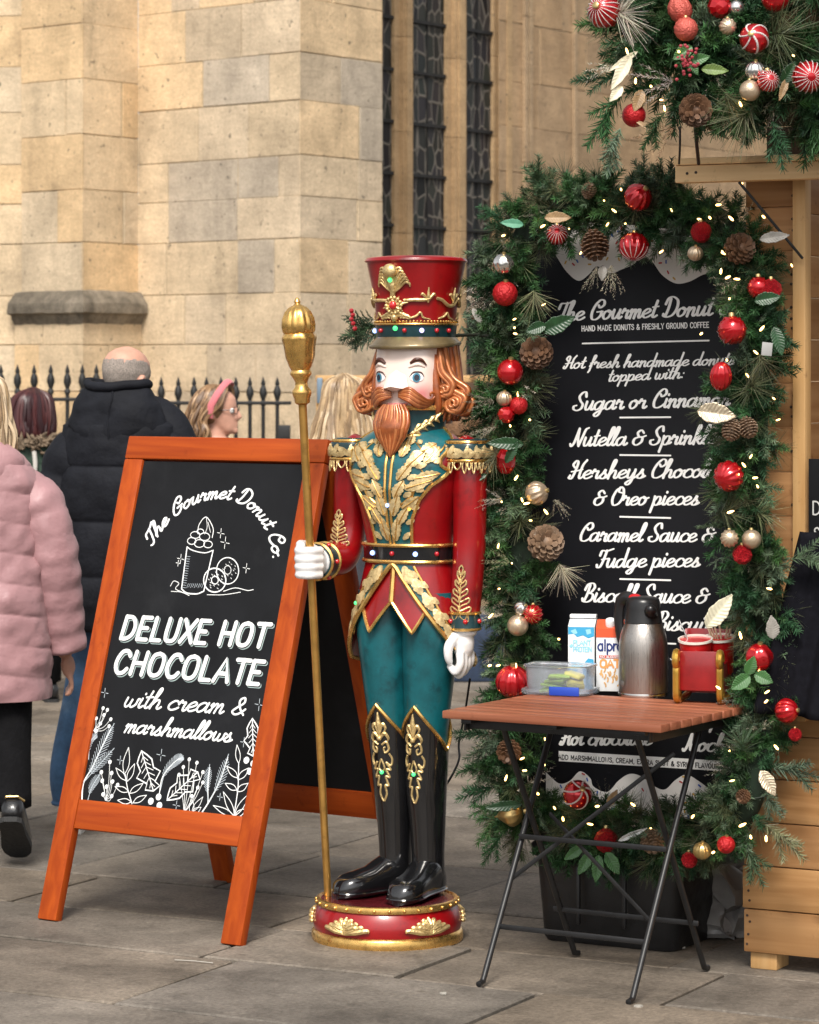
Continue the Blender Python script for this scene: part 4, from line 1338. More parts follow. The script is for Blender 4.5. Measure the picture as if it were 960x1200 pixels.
for a in (22, -22):
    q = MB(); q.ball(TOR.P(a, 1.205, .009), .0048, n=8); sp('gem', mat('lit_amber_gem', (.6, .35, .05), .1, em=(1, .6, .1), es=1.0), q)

# --- belt
BEL = Loft([(1.045, BX, BY, .1265, .099, 2.2), (1.075, BX, BY, .1275, .100, 2.2), (1.11, BX, BY, .129, .103, 2.2)])
q = MB(); BEL.mesh(q, 64, 5, 1.056, 1.102, .007, cap=False); belt = sp('belt', GBLACK, q, smooth=180)
q = MB()
for z in (1.056, 1.102): BEL.line(q, [(a, z) for a in range(-180, 180, 10)], .0055, .008, sm=2, closed=True)
sp('belt_trim', GOLD, q, belt)
for a, mname in ((-28, 'lit_blue_gem'), (0, 'red_gem'), (28, 'lit_blue_gem'), (58, 'red_gem')):
    q = MB(); q.ball(BEL.P(a, 1.079, .009), .0072, n=10)
    sp('gem', MATS.get(mname) or mat(mname, (.45, .01, .02), .1, coat=.5), q, belt)

# --- skirts of the coat
SK = Loft([(.74, BX, BY + .01, .180, .142, 2.2), (.80, BX, BY + .006, .176, .138, 2.2), (.88, BX, BY, .163, .126, 2.2), (.95, BX, BY, .150, .114, 2.2), (1.05, BX, BY, .1265, .099, 2.2)]).smooth(30)
def zvest(a):           # zig-zag hem of the red waistcoat
    t = (abs(a) % 44) / 44
    tri = 1 - abs(2 * t - 1)
    return .945 - .085 * tri - .012 * (abs(a) > 44)
q = MB(); SK.mesh(q, 73, 14, off=-.004, zb=zvest, zt=lambda a: 1.05, a0=-72, a1=72, cap=False); sp('waistcoat', RED, q, smooth=180)
q = MB(); SK.pline(q, [(a, zvest(a)) for a in range(-72, 73, 2)], .005, -.002); SK.pline(q, [(0, .945), (0, 1.05)], .0075, -.002); sp('waistcoat_trim', GOLD, q)
def zcoat(a):
    a = abs(a)
    return float(np.interp(a, [0, 4, 30, 60, 85, 100, 140, 180], [1.05, 1.04, .945, .845, .775, .765, .80, .81]))
def zband(a):
    a = abs(a)
    return float(np.interp(a, [0, 14, 26, 40, 62, 85, 110, 180], [1.05, 1.05, 1.045, .985, .89, .815, .79, .82]))
q = MB(); SK.mesh(q, 181, 16, off=.003, zb=zcoat, zt=lambda a: 1.05, cap=False); sp('coat_skirt', RED, q, smooth=180)
q = MB(); SK.mesh(q, 121, 8, off=.0055, zb=lambda a: zcoat(a), zt=lambda a: max(zband(a), zcoat(a) + .001), a0=-110, a1=110, cap=False); sp('skirt_band', TEAL, q, smooth=180)
q = MB()
for s_ in (-1, 1):
    SK.pline(q, [(s_ * a, zcoat(a)) for a in range(0, 181, 4)], .0068, .006)
    SK.pline(q, [(s_ * a, zband(a)) for a in range(26, 111, 4)], .004, .007)
sp('skirt_trim', GOLD, q)
q = MB()
for s_ in (-1, 1):
    for k in range(6):
        a = 17 + k * 11.5
        z = (zcoat(a) + zband(a)) / 2 + .004
        rot = R(-62) if s_ > 0 else PI - R(-62)
        place_leaf(q, SK, s_ * (a - 4), z + .02, rot, .056, .017, .15, 4, off=.006)
        place_leaf(q, SK, s_ * (a + 3), z + .006, rot + R(35) * s_, .034, .010, .15, 3, off=.006)
sp('gold_leaves', LEAFG, q, smooth=60)
q = MB(); q.ball(SK.P(-52, .935, .010), .006, n=8); sp('gem', MATS['lit_green_gem'], q)

# --- collar
COLL = Loft([(1.405, BX, BY, .098, .092, 2), (1.44, BX, BY + .004, .100, .092, 2), (1.486, BX, BY + .010, .112, .100, 2)])
q = MB(); COLL.mesh(q, 64, 8, cap=False); sp('collar', TEALD, q, smooth=180)
q = MB(); COLL.line(q, [(a, 1.486) for a in range(-180, 180, 12)], .0075, 0, sm=2, closed=True)
COLL.line(q, [(a, 1.408) for a in range(-180, 180, 12)], .005, .001, sm=2, closed=True)
sp('collar_trim', GOLD, q)
q = MB()
for s_ in (-1, 1):
    COLL.line(q, [(s_ * 26, 1.412), (s_ * 44, 1.43), (s_ * 70, 1.462)], [.0045, .005, .003], .003)
    for k in range(4):
        a = 32 + k * 11; z = 1.418 + k * .011
        for u_ in (1, -1):
            COLL.line(q, [(s_ * a, z), (s_ * (a + 5 + 2 * u_), z + .010 + u_ * .008), (s_ * (a + 13), z + .008 + u_ * .015)], [.004, .0065, .001], .003)
sp('collar_leaf', GOLDL, q)

# --- head
HX, HY = BX + .004, BY + .022
HD = Loft([(1.455, HX, HY, .060, .066, 2.2), (1.475, HX, HY - .004, .082, .095, 2.6), (1.50, HX, HY - .004, .092, .103, 2.9), (1.54, HX, HY - .004, .096, .107, 3.1), (1.60, HX, HY - .002, .098, .106, 3.1), (1.67, HX, HY, .096, .103, 2.8)]).smooth(30)
fm = bpy.data.materials.new('painted_face_blush'); fm.use_nodes = True
N, L_ = fm.node_tree.nodes, fm.node_tree.links
b_ = N['Principled BSDF']; b_.inputs['Roughness'].default_value = .28; b_.inputs['Coat Weight'].default_value = .5; b_.inputs['Coat Roughness'].default_value = .12
tc = N.new('ShaderNodeTexCoord')
prev = None
for s_ in (-1, 1):
    c = HD.P(s_ * 40, 1.522)
    vm = N.new('ShaderNodeVectorMath'); vm.operation = 'DISTANCE'; vm.inputs[1].default_value = c
    L_.new(tc.outputs['Object'], vm.inputs[0])
    mr = N.new('ShaderNodeMapRange'); mr.inputs['From Min'].default_value = .008; mr.inputs['From Max'].default_value = .045; mr.inputs['To Min'].default_value = .8; mr.inputs['To Max'].default_value = 0
    L_.new(vm.outputs['Value'], mr.inputs['Value'])
    mx = N.new('ShaderNodeMix'); mx.data_type = 'RGBA'
    L_.new(mr.outputs[0], mx.inputs['Factor'])
    if prev: L_.new(prev, mx.inputs['A'])
    else: mx.inputs['A'].default_value = (.84, .68, .60, 1)
    mx.inputs['B'].default_value = (.72, .17, .18, 1)
    prev = mx.outputs['Result']
L_.new(prev, b_.inputs['Base Color'])
q = MB(); HD.mesh(q, 64, 30)
# nose: a carved wedge
nz_ = [HD.P(0, 1.592, .004), HD.P(-9, 1.575, .002), HD.P(9, 1.575, .002), HD.P(-13, 1.541, .006), HD.P(13, 1.541, .006), HD.P(0, 1.572, .016), HD.P(0, 1.545, .036), HD.P(0, 1.532, .020), HD.P(-10, 1.532, .002), HD.P(10, 1.532, .002), HD.P(-6, 1.54, .026), HD.P(6, 1.54, .026)]
q.add(nz_, [(0, 5, 1), (0, 2, 5), (1, 5, 10, 3), (2, 4, 11, 5), (5, 6, 10), (5, 11, 6), (10, 6, 7), (6, 11, 7), (3, 10, 7, 8), (4, 9, 7, 11), (8, 7, 9)])
# brow ridge and lower lip
HD.line(q, [(-44, 1.600), (-28, 1.608), (-12, 1.600)], [.003, .007, .004], -.001); HD.line(q, [(44, 1.600), (28, 1.608), (12, 1.600)], [.003, .007, .004], -.001)
head = sp('head', fm, q, smooth=60)
q = MB(); HD.line(q, [(-12, 1.497), (0, 1.492), (12, 1.497)], [.003, .009, .003], .003); sp('lower_lip', mat('lip_paint', (.62, .22, .20), .3, coat=.4), q, head)
for s_ in (-1, 1):
    a0 = s_ * 27 + 1
    def el(ra, rz, off, th=0, da=0, dz=0, lid=0):
        pts = []
        for i in range(24):
            t = 2 * PI * i / 24
            z = rz * math.sin(t)
            if lid: z = z * (1 if z > 0 else .8)
            pts.append((ra * math.cos(t), z))
        mm = MB(); mm.poly(pts, lambda x, y, h=0: HD.P(a0 + da + x, 1.5705 + dz + y, off + h), step=None)
        return mm
    eye = sp('eye', mat('eye_white_paint', (.80, .80, .80), .2, coat=.6), el(13.5, .0145, .0022, lid=1), head)
    sp('iris', mat('iris_blue', (.04, .20, .30), .2, coat=.6), el(8.0, .0128, .0032, da=-1), eye)
    sp('pupil', mat('pupil_black', (.005, .006, .02), .2, coat=.6), el(5.0, .0085, .0042, da=-1), eye)
    q = MB(); HD.line(q, [(a0 - 14, 1.572), (a0 - 8, 1.584), (a0 + 1, 1.5865), (a0 + 9, 1.583), (a0 + 14.5, 1.572)], [.0008, .0022, .0026, .0022, .0008], .0022)
    sp('lash_line', BROWN_D, q, eye)
    q = MB(); HD.line(q, [(a0 - s_ * 13, 1.611), (a0 - s_ * 3, 1.6205), (a0 + s_ * 8, 1.619), (a0 + s_ * 19, 1.605)], [.0036, .0065, .0055, .0015], .003)
    sp('eyebrow', BROWN_D, q, head)
# moustache: combed locks sweeping out to curled tips
for s_ in (-1, 1):
    q = MB()
    for k in range(7):
        dz = (k - 3) * .0054
        f = 1 - abs(k - 3) / 5
        pts = [(s_ * 2, 1.523 + dz * .4, .012), (s_ * 14, 1.523 + dz * 1.05, .021), (s_ * 30, 1.506 + dz * 1.0, .019), (s_ * 47, 1.498 + dz * .6, .012), (s_ * 59, 1.503 + dz * .3, .010), (s_ * 66, 1.516 + dz * .12, .010), (s_ * 64, 1.527, .010), (s_ * 57, 1.527 - dz * .1, .009), (s_ * 57, 1.519, .008)]
        P = catmull([HD.P(a, z, o) for a, z, o in pts], 7)
        q.tube(P, [.003, .0055, .0058, .0048, .0042, .0036, .003, .003, .003], 7, mi=k % 2)
    q.build('moustache', [BROWN_P, BROWN_L], head, 60)
# beard: pointed, with combed ridges
q = MB()
bc = HD.P(0, 1.49, .0)
def bw(t): return float(np.interp(t, [0, .15, .35, .6, .85, 1], [.030, .046, .052, .042, .018, .001]))
NB = 13
for k in range(NB):
    s0 = -1 + 2 * k / (NB - 1)
    P, rr = [], []
    for i in range(16):
        t = i / 15
        x = s0 * bw(t)
        y = -.022 - .030 * math.sqrt(max(0, 1 - s0 * s0 * .9)) * (1 - t * .5) - .022 * min(1, t * 2.2)
        z = .004 - .145 * t
        P.append(bc + Vector((x, y + .01, z))); rr.append(max(.0012, bw(t) * .125 + .0012))
    q.tube(P, rr, 7, mi=1 if k % 2 else 0)
q.build('beard', [BROWN_P, BROWN_L], head, 60)
q = MB()
P = []
for i in range(12):
    t = i / 11
    P.append((bw(t) * .95, t))
vs = []
for r_, t in P:
    for k in range(20):
        a = 2 * PI * k / 20
        vs.append(bc + Vector((r_ * math.cos(a), -.020 + r_ * .55 * math.sin(a) - .020 * min(1, t * 2.2), .004 - .143 * t)))
fs = [(i * 20 + k, (i + 1) * 20 + k, (i + 1) * 20 + (k + 1) % 20, i * 20 + (k + 1) % 20) for i in range(11) for k in range(20)]
q.add(vs, fs); sp('beard_core', BROWN_P, q, head, 60)
# hair: back mass + side locks ending in scrolls
HR = Loft([(1.44, HX, HY + .035, .088, .08, 2.2), (1.48, HX, HY + .034, .112, .092, 2.3), (1.56, HX, HY + .03, .108, .092, 2.4), (1.665, HX, HY + .016, .103, .10, 2.4)])
q = MB(); HR.mesh(q, 40, 14, a0=58, a1=302, cap=False)
for k in range(19):
    a = 62 + k * 13
    P = [HR.P(a, z, .001) for z in (1.665, 1.60, 1.53, 1.475)] + [HR.P(a, 1.448, .012)]
    q.tube(catmull(P, 5), [.010, .013, .015, .013, .006], 7, mi=k % 2)
q.build('back_hair', [BROWN_P, BROWN_L], head, 60)
def spiral(c, r0, turns, s_, tilt, n=26):
    out = []
    for i in range(n):
        t = i / (n - 1); a = t * turns * 2 * PI; rr = r0 * (1 - .82 * t)
        out.append(c + Vector((s_ * (rr * math.cos(a)), -tilt * t, -rr * math.sin(a))))
    return out
for s_ in (-1, 1):
    q = MB()
    X0 = HX + s_ * .092
    for (dy, kx, zc, r0, dz) in ((-.040, .026, 1.535, .018, 0), (-.030, .050, 1.497, .025, 0), (-.008, .056, 1.520, .018, 0), (.02, .052, 1.488, .022, 0)):
        c = Vector((X0 + s_ * kx, HY + dy, zc))
        sprl = spiral(c, r0, 1.45, s_, .010)
        start = [Vector((X0 + s_ * -.004, HY + dy * .8, 1.665)), Vector((X0 + s_ * .006, HY + dy, 1.625)), Vector((X0 + s_ * (kx * .45 + .006), HY + dy - .004, zc + .05)), c + Vector((s_ * (r0 * 1.02), 0, .02))]
        full = catmull(start + sprl[::3], 5)
        for off, rr, mi in ((0, .0105, 0), (.006, .0055, 1), (-.006, .0055, 1)):
            pts = [p + Vector((0, -.006 * (1 if off else 0), 0)) + Vector((off, 0, off * .3)) for p in full]
            q.tube(pts, [rr, rr * 1.15, rr * 1.15, rr, rr * .8, rr * .5], 7, mi=mi)
    for k in range(5):          # straight locks framing the cheek
        y = HY - .048 + k * .022
        P = [Vector((HX + s_ * (.080 + .004 * min(k, 3)), y, 1.664)), Vector((HX + s_ * (.088 + .004 * min(k, 3)), y - .004, 1.60)), Vector((HX + s_ * (.096 + .003 * k), y - .006, 1.54)), Vector((HX + s_ * (.100 + .003 * k), y - .004, 1.485)), Vector((HX + s_ * .09, y + .004, 1.465))]
        q.tube(catmull(P, 6), [.009, .012, .014, .011, .004], 7, mi=k % 2)
    q.build('side_curls', [BROWN_P, BROWN_L], head, 60)

# --- hat
HC = (HX + .001, HY + .004)
HAT = Loft([(1.712, *HC, .112, .113), (1.74, *HC, .113, .114), (1.80, *HC, .120, .121), (1.87, *HC, .135, .136), (1.898, *HC, .141, .142)]).smooth(30)
q = MB(); HAT.mesh(q, 72, 24, cap=False)
q.lathe([(.142, 1.8975), (.1435, 1.902), (.140, 1.907), (.09, 1.913), (.001, 1.916)], 64, Matrix.Translation((HC[0], HC[1], 0)), cap=False)
hat = sp('hat', RED, q, smooth=60)
q = MB(); HAT.line(q, [(a, 1.8985) for a in range(-180, 180, 10)], .0042, .001, sm=2, closed=True); sp('hat_rim', RED, q, hat)
BAND = Loft([(1.655, *HC, .104, .106), (1.69, *HC, .110, .112), (1.722, *HC, .114, .115)])
q = MB(); BAND.mesh(q, 64, 6, 1.682, 1.722, .002, cap=False); sp('hat_band', TEALD, q, hat, 180)
q = MB()
for a in range(-180, 180, 5): q.ball(HAT.P(a, 1.727, .003), .0042, n=6)
BAND.line(q, [(a, 1.720) for a in range(-180, 180, 10)], .003, .004, sm=2, closed=True)
sp('bead_row', GOLD, q, hat)
# curved peak
def peak(u, v):
    a = -180 + 360 * u
    k = max(0, math.cos(R(a))) ** .6
    o = .003 + .010 * v * (1 + 1.0 * k)
    p = BAND.P(a, 1.684, o)
    p.z = 1.684 - .008 * v - .012 * v * k - .004 * v * v
    return p
q = MB(); q.grid(peak, 72, 6, closed=True)
q.grid(lambda u, v: peak(u, v) - Vector((0, 0, .010)), 72, 6, closed=True)
q.tube([peak(i / 72, 1) - Vector((0, 0, .005)) for i in range(72)], .0065, 6, True)
sp('hat_peak', mat('dull_bronze_paint', (.20, .15, .075), .35, .5, coat=.4, var=.3, vs=20), q, hat, 60)
q = MB(); BAND.mesh(q, 64, 4, 1.652, 1.684, .001, cap=False); sp('hat_lining', GBLACK, q, hat, 180)
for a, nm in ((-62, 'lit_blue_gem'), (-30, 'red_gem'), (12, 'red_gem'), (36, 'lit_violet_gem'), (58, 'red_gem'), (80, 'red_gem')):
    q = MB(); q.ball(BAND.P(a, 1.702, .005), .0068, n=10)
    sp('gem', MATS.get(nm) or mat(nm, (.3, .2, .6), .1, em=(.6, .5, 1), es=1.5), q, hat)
# badge: palmette over a star with a red stone
q = MB()
q.ball(HAT.P(-2, 1.868, .012), .0225, n=18, sc=(1, .7, .9))
for s_ in (-1, 1):
    for k in range(6):
        t = k / 5
        L1 = [(-2, 1.805), (-2 + s_ * (3 + 7 * t), 1.842 - .020 * t), (-2 + s_ * (8 + 9 * t), 1.874 - .038 * t), (-2 + s_ * (13 + 9 * t), 1.874 - .042 * t), (-2 + s_ * (13.5 + 9 * t), 1.866 - .042 * t)]
        HAT.line(q, L1, [.002, .0034, .0040, .0036, .0018], .005 + .003 * (1 - t))
HAT.line(q, [(-2, 1.80), (-2, 1.83), (-2, 1.85)], [.006, .011, .006], .007)
for k in range(8):
    a = k * PI / 4 + .2
    L = .040 if k % 2 == 0 else .030
    HAT.line(q, [(-2, 1.772), (-2 + math.degrees(L * .5 * math.cos(a) / .117), 1.772 + L * .5 * math.sin(a)), (-2 + math.degrees(L * math.cos(a) / .117), 1.772 + L * math.sin(a))], [.008, .006, .001], .006, sm=4)
for k in range(14):
    a = k * 2 * PI / 14
    q.ball(HAT.P(-2 + math.degrees(.022 * math.cos(a) / .117), 1.772 + .022 * math.sin(a), .010), .0055, n=8)
for s_ in (-1, 1):
    for k in range(3):
        HAT.line(q, [(-2 + s_ * 3, 1.742), (-2 + s_ * (8 + 4 * k), 1.752 - .004 * k), (-2 + s_ * (12 + 5 * k), 1.742 - .003 * k), (-2 + s_ * (8 + 4 * k), 1.736)], [.003, .005, .0045, .002], .006)
q.ball(HAT.P(-2, 1.738, .008), .011, n=10)
badge = sp('badge', GOLDL, q, hat)
q = MB(); q.ball(HAT.P(-2, 1.772, .013), .0115, n=14, sc=(1, .8, 1.1)); sp('gem', mat('ruby', (.5, .008, .012), .08, coat=1), q, badge)
q = MB(); q.ball(HAT.P(-2, 1.842, .017), .0068, n=10); sp('gem', MATS['lit_green_gem'], q, badge)
q = MB(); q.ball(HAT.P(-2, 1.708, .004), .0075, n=10); sp('gem', MATS['lit_green_gem'], q, badge)
q = MB()
for s_ in (-1, 1):
    for j in range(4):
        a0 = 14 + j * 42
        HAT.line(q, [(s_ * a0, 1.792), (s_ * (a0 + 8), 1.787), (s_ * (a0 + 20), 1.772), (s_ * (a0 + 32), 1.775), (s_ * (a0 + 40), 1.792)] if j else [(s_ * 12, 1.786), (s_ * 26, 1.787), (s_ * 38, 1.787), (s_ * 46, 1.79)], [.0045, .005, .0055, .005, .0045], .005)
        b = a0 + 30
        HAT.line(q, [(s_ * b, 1.780), (s_ * b, 1.80), (s_ * b, 1.822)], [.003, .005, .002], .005)
        for u_ in (-1, 1): HAT.line(q, [(s_ * b, 1.785), (s_ * (b + u_ * 7), 1.803), (s_ * (b + u_ * 10), 1.80)], [.003, .0045, .0015], .005)
        HAT.line(q, [(s_ * (a0 + 4), 1.735), (s_ * (a0 + 14), 1.742), (s_ * (a0 + 20), 1.752), (s_ * (a0 + 24), 1.738), (s_ * (a0 + 34), 1.733)], [.0025, .0035, .003, .003, .002], .004)
sp('hat_swag', GOLDL, q, hat)

# --- arms
def arm(pts, rr, name='sleeve'):
    P = catmull(pts, 8)
    q = MB(); q.tube(P, rr, 20); return sp(name, RED, q, smooth=180), P
ARX = .205
armR, PR = arm([(BX + .150, BY, 1.375), (BX + .182, BY, 1.345), (BX + .190, BY - .004, 1.25), (BX + .189, BY - .004, 1.1), (BX + .186, BY - .014, .98), (BX + .182, BY - .02, .885)], [.045, .050, .048, .046, .044, .041])
armL, PL = arm([(BX - .150, BY, 1.375), (BX - .182, BY, 1.345), (BX - .195, BY + .004, 1.25), (BX - .20, BY + .006, 1.13), (BX - .205, BY - .03, 1.062), (BX - .205, BY - .11, 1.055), (BX - .203, BY - .135, 1.055)], [.045, .050, .048, .047, .048, .045, .044])
# epaulettes: boxed shoulder pads with a fringe
for s_ in (-1, 1):
    cx = BX + s_ * .184
    EP = Loft([(1.338, cx, BY, .055, .064, 2.8), (1.355, cx, BY, .058, .068, 2.8), (1.385, cx, BY, .056, .066, 2.8), (1.399, cx - s_ * .004, BY, .048, .055, 2.6)])
    q = MB(); EP.mesh(q, 40, 10); ep = sp('epaulette', TEALD, q, smooth=60)
    q = MB()
    for z in (1.340, 1.391): EP.line(q, [(a, z) for a in range(-180, 180, 12)], .0052, .001, sm=2, closed=True)
    sp('epaulette_trim', GOLD, q, ep)
    q = MB()
    for a in range(-165, 166, 30):
        for k, rot in enumerate((20, 75, 130)):
            place_leaf(q, EP, a, 1.348, R(rot), .036, .0075, .065, 3, off=.001, th=.003)
    sp('gold_leaves', LEAFG, q, ep, 60)
    q = MB()
    for i in range(26):
        a = -180 + i * 360 / 26
        z0 = 1.337; h_ = .022 if i % 2 else .032
        P = [EP.P(a - 4, z0, .002), EP.P(a - 5, z0 - h_ * .5, .004), EP.P(a, z0 - h_, .005), EP.P(a + 5, z0 - h_ * .5, .004), EP.P(a + 4, z0, .002)]
        for p, dz in zip(P, (0, h_ * .5, h_, h_ * .5, 0)): p.z = z0 - dz
        q.tube(catmull(P, 4), .0022, 5)
    sp('fringe', GOLDL, q, ep)
def sleeve_scroll(fn, n=5):
    """little gold tree motif: fn(u sideways, v along) -> point"""
    q = MB()
    q.tube(catmull([fn(0, 1), fn(-.18, .93), fn(0, .84), fn(.18, .93), fn(0, 1)], 5), .0024, 5)
    for s_ in (-1, 1):
        pts = []
        for k in range(n):
            v = .82 - k * .16; w_ = .30 + k * .15
            pts += [fn(s_ * .10, v), fn(s_ * w_, v + .07), fn(s_ * w_ * 1.02, v - .01), fn(s_ * .12, v - .08)]
        pts += [fn(s_ * .5, .02), fn(s_ * .75, .10), fn(s_ * .85, .0), fn(s_ * .5, -.03)]
        q.tube(catmull(pts, 4), .0024, 5)
    q.tube([fn(0, .84), fn(0, .4), fn(0, 0)], .0018, 5)
    return q
def fR(u_, v): 
    z = .895 + v * .155; a = R(4 + u_ * 42)
    i = int(np.clip((1.345 - z) / (1.345 - .885) * (len(PR) - 9) + 8, 0, len(PR) - 1))
    c = PR[i]; r_ = float(np.interp(z, [.885, .98, 1.1], [.041, .044, .046])) + .002
    return Vector((c.x + r_ * math.sin(a), c.y - r_ * math.cos(a), z))
q = sleeve_scroll(fR); sp('sleeve_scroll', GOLDL, q, armR)
def fL(u_, v):
    z = 1.075 + v * .12; a = R(-6 + u_ * 40)
    c = Vector((BX - .2, BY + .004 - .012 * (1 - v), z)); r_ = .050
    return Vector((c.x + r_ * math.sin(a), c.y - r_ * math.cos(a), z))
q = sleeve_scroll(fL); sp('sleeve_scroll', GOLDL, q, armL)
# cuffs
def cuff(c, ax, r_, arm_):
    X_ = Matrix.Translation(c) @ Vector(ax).to_track_quat('Z', 'Y').to_matrix().to_4x4()
    q = MB(); q.lathe([(r_ * .9, -.022), (r_ * 1.04, -.022), (r_ * 1.10, .022), (r_ * .6, .022)], 32, X_, cap=False); cf = sp('cuff', TEALD, q, arm_)
    q = MB()
    for z in (-.022, .022): q.lathe([(r_ * 1.03, z - .005), (r_ * 1.14, z - .002), (r_ * 1.14, z + .002), (r_ * 1.03, z + .005)], 32, X_, cap=False)
    sp('cuff_trim', GOLD, q, cf)
    for k in range(6):
        a = 2 * PI * k / 6
        q = MB(); q.ball(X_ @ Vector((r_ * 1.09 * math.cos(a), r_ * 1.09 * math.sin(a), 0)), .0075, n=8); sp('gem', MATS['ruby'], q, cf)
cuff(PR[-1] + Vector((0, 0, .008)), (0, 0, -1), .042, armR)
cuff(PL[-1] + Vector((0, -.018, 0)), (0, -1, 0), .048, armL)
# gloved hands
def remesh_obj(o, vox, it=6, fac=.6):
    md = o.modifiers.new('r', 'REMESH'); md.mode = 'VOXEL'; md.voxel_size = vox; md.use_smooth_shade = True
    m2 = o.modifiers.new('s', 'SMOOTH'); m2.iterations = it; m2.factor = fac
    dg = bpy.context.evaluated_depsgraph_get()
    me = bpy.data.meshes.new_from_object(o.evaluated_get(dg))
    o.modifiers.clear()
    mats = [m_ for m_ in o.data.materials]
    o.data = me
    me.materials.clear()
    for m_ in mats: me.materials.append(m_)
    me.shade_smooth()
    return o
h0 = PR[-1]
q = MB()
q.ball((h0.x - .003, h0.y - .002, h0.z - .055), .038, n=16, sc=(.80, .95, 1.25))
q.tube([(h0.x, h0.y, h0.z + .01), (h0.x, h0.y, h0.z - .03)], [.034, .036], 14)
for k in range(4):
    y = h0.y - .036 + k * .021; ln = (.060, .072, .066, .052)[k]
    P = [(h0.x + .004, y, h0.z - .078), (h0.x + .006, y - .002, h0.z - .078 - ln * .55), (h0.x - .010, y - .001, h0.z - .078 - ln * .92), (h0.x - .030, y, h0.z - .070 - ln * .72)]
    q.tube(catmull(P, 5), [.0125, .012, .0115, .010], 10)
q.tube(catmull([(h0.x - .012, h0.y - .030, h0.z - .03), (h0.x - .022, h0.y - .052, h0.z - .06), (h0.x - .024, h0.y - .052, h0.z - .09), (h0.x - .022, h0.y - .044, h0.z - .108)], 5), [.015, .0145, .0125, .010], 10)
hr = sp('gloved_hand', GLOVE, q, armR); remesh_obj(hr, .0035, 5)
# staff hand
HP = Vector((BX - .200, BY - .215, 1.052))       # where the staff passes, statue-local
q = MB()
q.tube([(HP.x - .002, HP.y + .062, 1.054), (HP.x, HP.y + .035, 1.054)], [.038, .040], 14)
q.ball((HP.x + .012, HP.y + .018, 1.054), .037, n=16, sc=(.62, 1.0, 1.08))
for k in range(4):
    z = 1.088 - k * .0225; r_ = (.0132, .0135, .0130, .0118)[k]
    P = [(HP.x + .026, HP.y + .012, z), (HP.x + .016, HP.y - .026, z), (HP.x - .008, HP.y - .032, z), (HP.x - .030, HP.y - .016, z), (HP.x - .032, HP.y + .010, z), (HP.x - .014, HP.y + .022, z)]
    q.tube(catmull(P, 5), r_, 10)
P = [(HP.x + .010, HP.y + .03, 1.078), (HP.x - .024, HP.y + .028, 1.098), (HP.x - .032, HP.y - .002, 1.104), (HP.x - .016, HP.y - .022, 1.102)]
q.tube(catmull(P, 5), [.016, .0145, .0135, .011], 10)
hl = sp('gloved_hand', GLOVE, q, armL); remesh_obj(hl, .0035, 4)

# ------------------------------------------------------------------ the drum major's staff
hw = MW[stt] @ HP
foot = Vector((-.229, 8.585, .1145))
dirs = (hw - foot).normalized()
top = foot + dirs * ((1.580 - foot.z) / dirs.z)
stf = thing('golden_staff', 'long gold staff with a ribbed round finial gripped in the white gloved hand', 'staff', foot)
q = MB(); q.tube([foot, foot.lerp(top, .5), top], [.0105, .0115, .0118], 14); q.build('shaft', mat('bronze_gold', (.58, .32, .085), .3, .8, var=.25, vs=12, dirt=((.22, .11, .03), 14, .55, .8)), stf, world=True)
XT = Matrix.Translation(top) @ dirs.to_track_quat('Z', 'Y').to_matrix().to_4x4()
q = MB(); q.lathe([(.012, -.085), (.021, -.08), (.022, -.068), (.027, -.055), (.027, -.045), (.019, -.035), (.017, -.022), (.023, -.010), (.030, .0), (.030, .006), (.026, .012)], 32, XT); q.build('ferrule', GOLD, stf, world=True)
q = MB(); XT = XT @ Matrix.Scale(1.06, 4); q.lathe([(.024, .010), (.030, .02), (.037, .045), (.042, .075), (.044, .092), (.046, .098), (.043, .104), (.04, .108)], 48, XT, fn=lambda a, t: 1 + .045 * math.sin(a * 9) * math.sin(PI * t) + .03 * math.sin(t * 26))
q.build('carved_cup', GOLD, stf, world=True)
q = MB(); q.lathe([(.038, .106), (.044, .112), (.046, .128), (.044, .146), (.036, .164), (.024, .176), (.010, .182), (.007, .186), (.009, .190), (.006, .197), (.001, .202)], 48, XT, fn=lambda a, t: 1 - .10 * abs(math.sin(a * 6)) ** 3 * (1 if t < .62 else 0))
q.build('finial', GOLD, stf, world=True)
# power lead running off the back of the statue
cb = MB()
cb.tube(catmull([at(551, 795, 8.9), at(545, 835, 8.9), at(538, 870, 8.85), at(538, 890, 8.8), at(528, 912, 8.75), at(515, 930, 8.72)], 8), .0035, 6)
c0 = at(538, 890, 8.8)
o = cb.build('power_lead', BLACK, None); tag(origin_mesh(o, at(515, 930, 8.72)), 'thin black power lead hanging down behind the statue', 'cable')
# ================================================================== folding table
TC = Vector((.494, 7.99, 0)); TY = R(31)
tb = thing('folding_table', 'folding bistro table with brown slatted top and thin black crossed steel legs', 'table', TC, -TY)
SLAT = wood('brown_slat_wood', (.22, .068, .034), (.34, .122, .064), .5, 1.2, 'X', coat=.05, spec=.3, knots=False, tint=True, bump=.2)
STEEL = mat('black_steel_tube', (.016, .016, .017), .4, .2, var=.3, vs=30)
q = MB(); rr = random.Random(4)
TL, TW, TH = .63, .55, .71
ns = 9; sw = TW / ns
for i in range(ns):
    k = rr.uniform(.85, 1.15)
    q.box((0, -TW / 2 + sw * (i + .5), TH - .010), (TL, sw - .007, .020), b=.003, col=(k, k, k))
q.build('slatted_top', SLAT, tb)
q = MB()
for x in (-.25, 0, .25): q.box((x, 0, TH - .026), (.03, TW - .03, .010), b=.001)
q.box((0, -TW / 2 + .05, TH - .034), (TL - .09, .006, .026), b=.001); q.box((0, TW / 2 - .05, TH - .034), (TL - .09, .006, .026), b=.001)
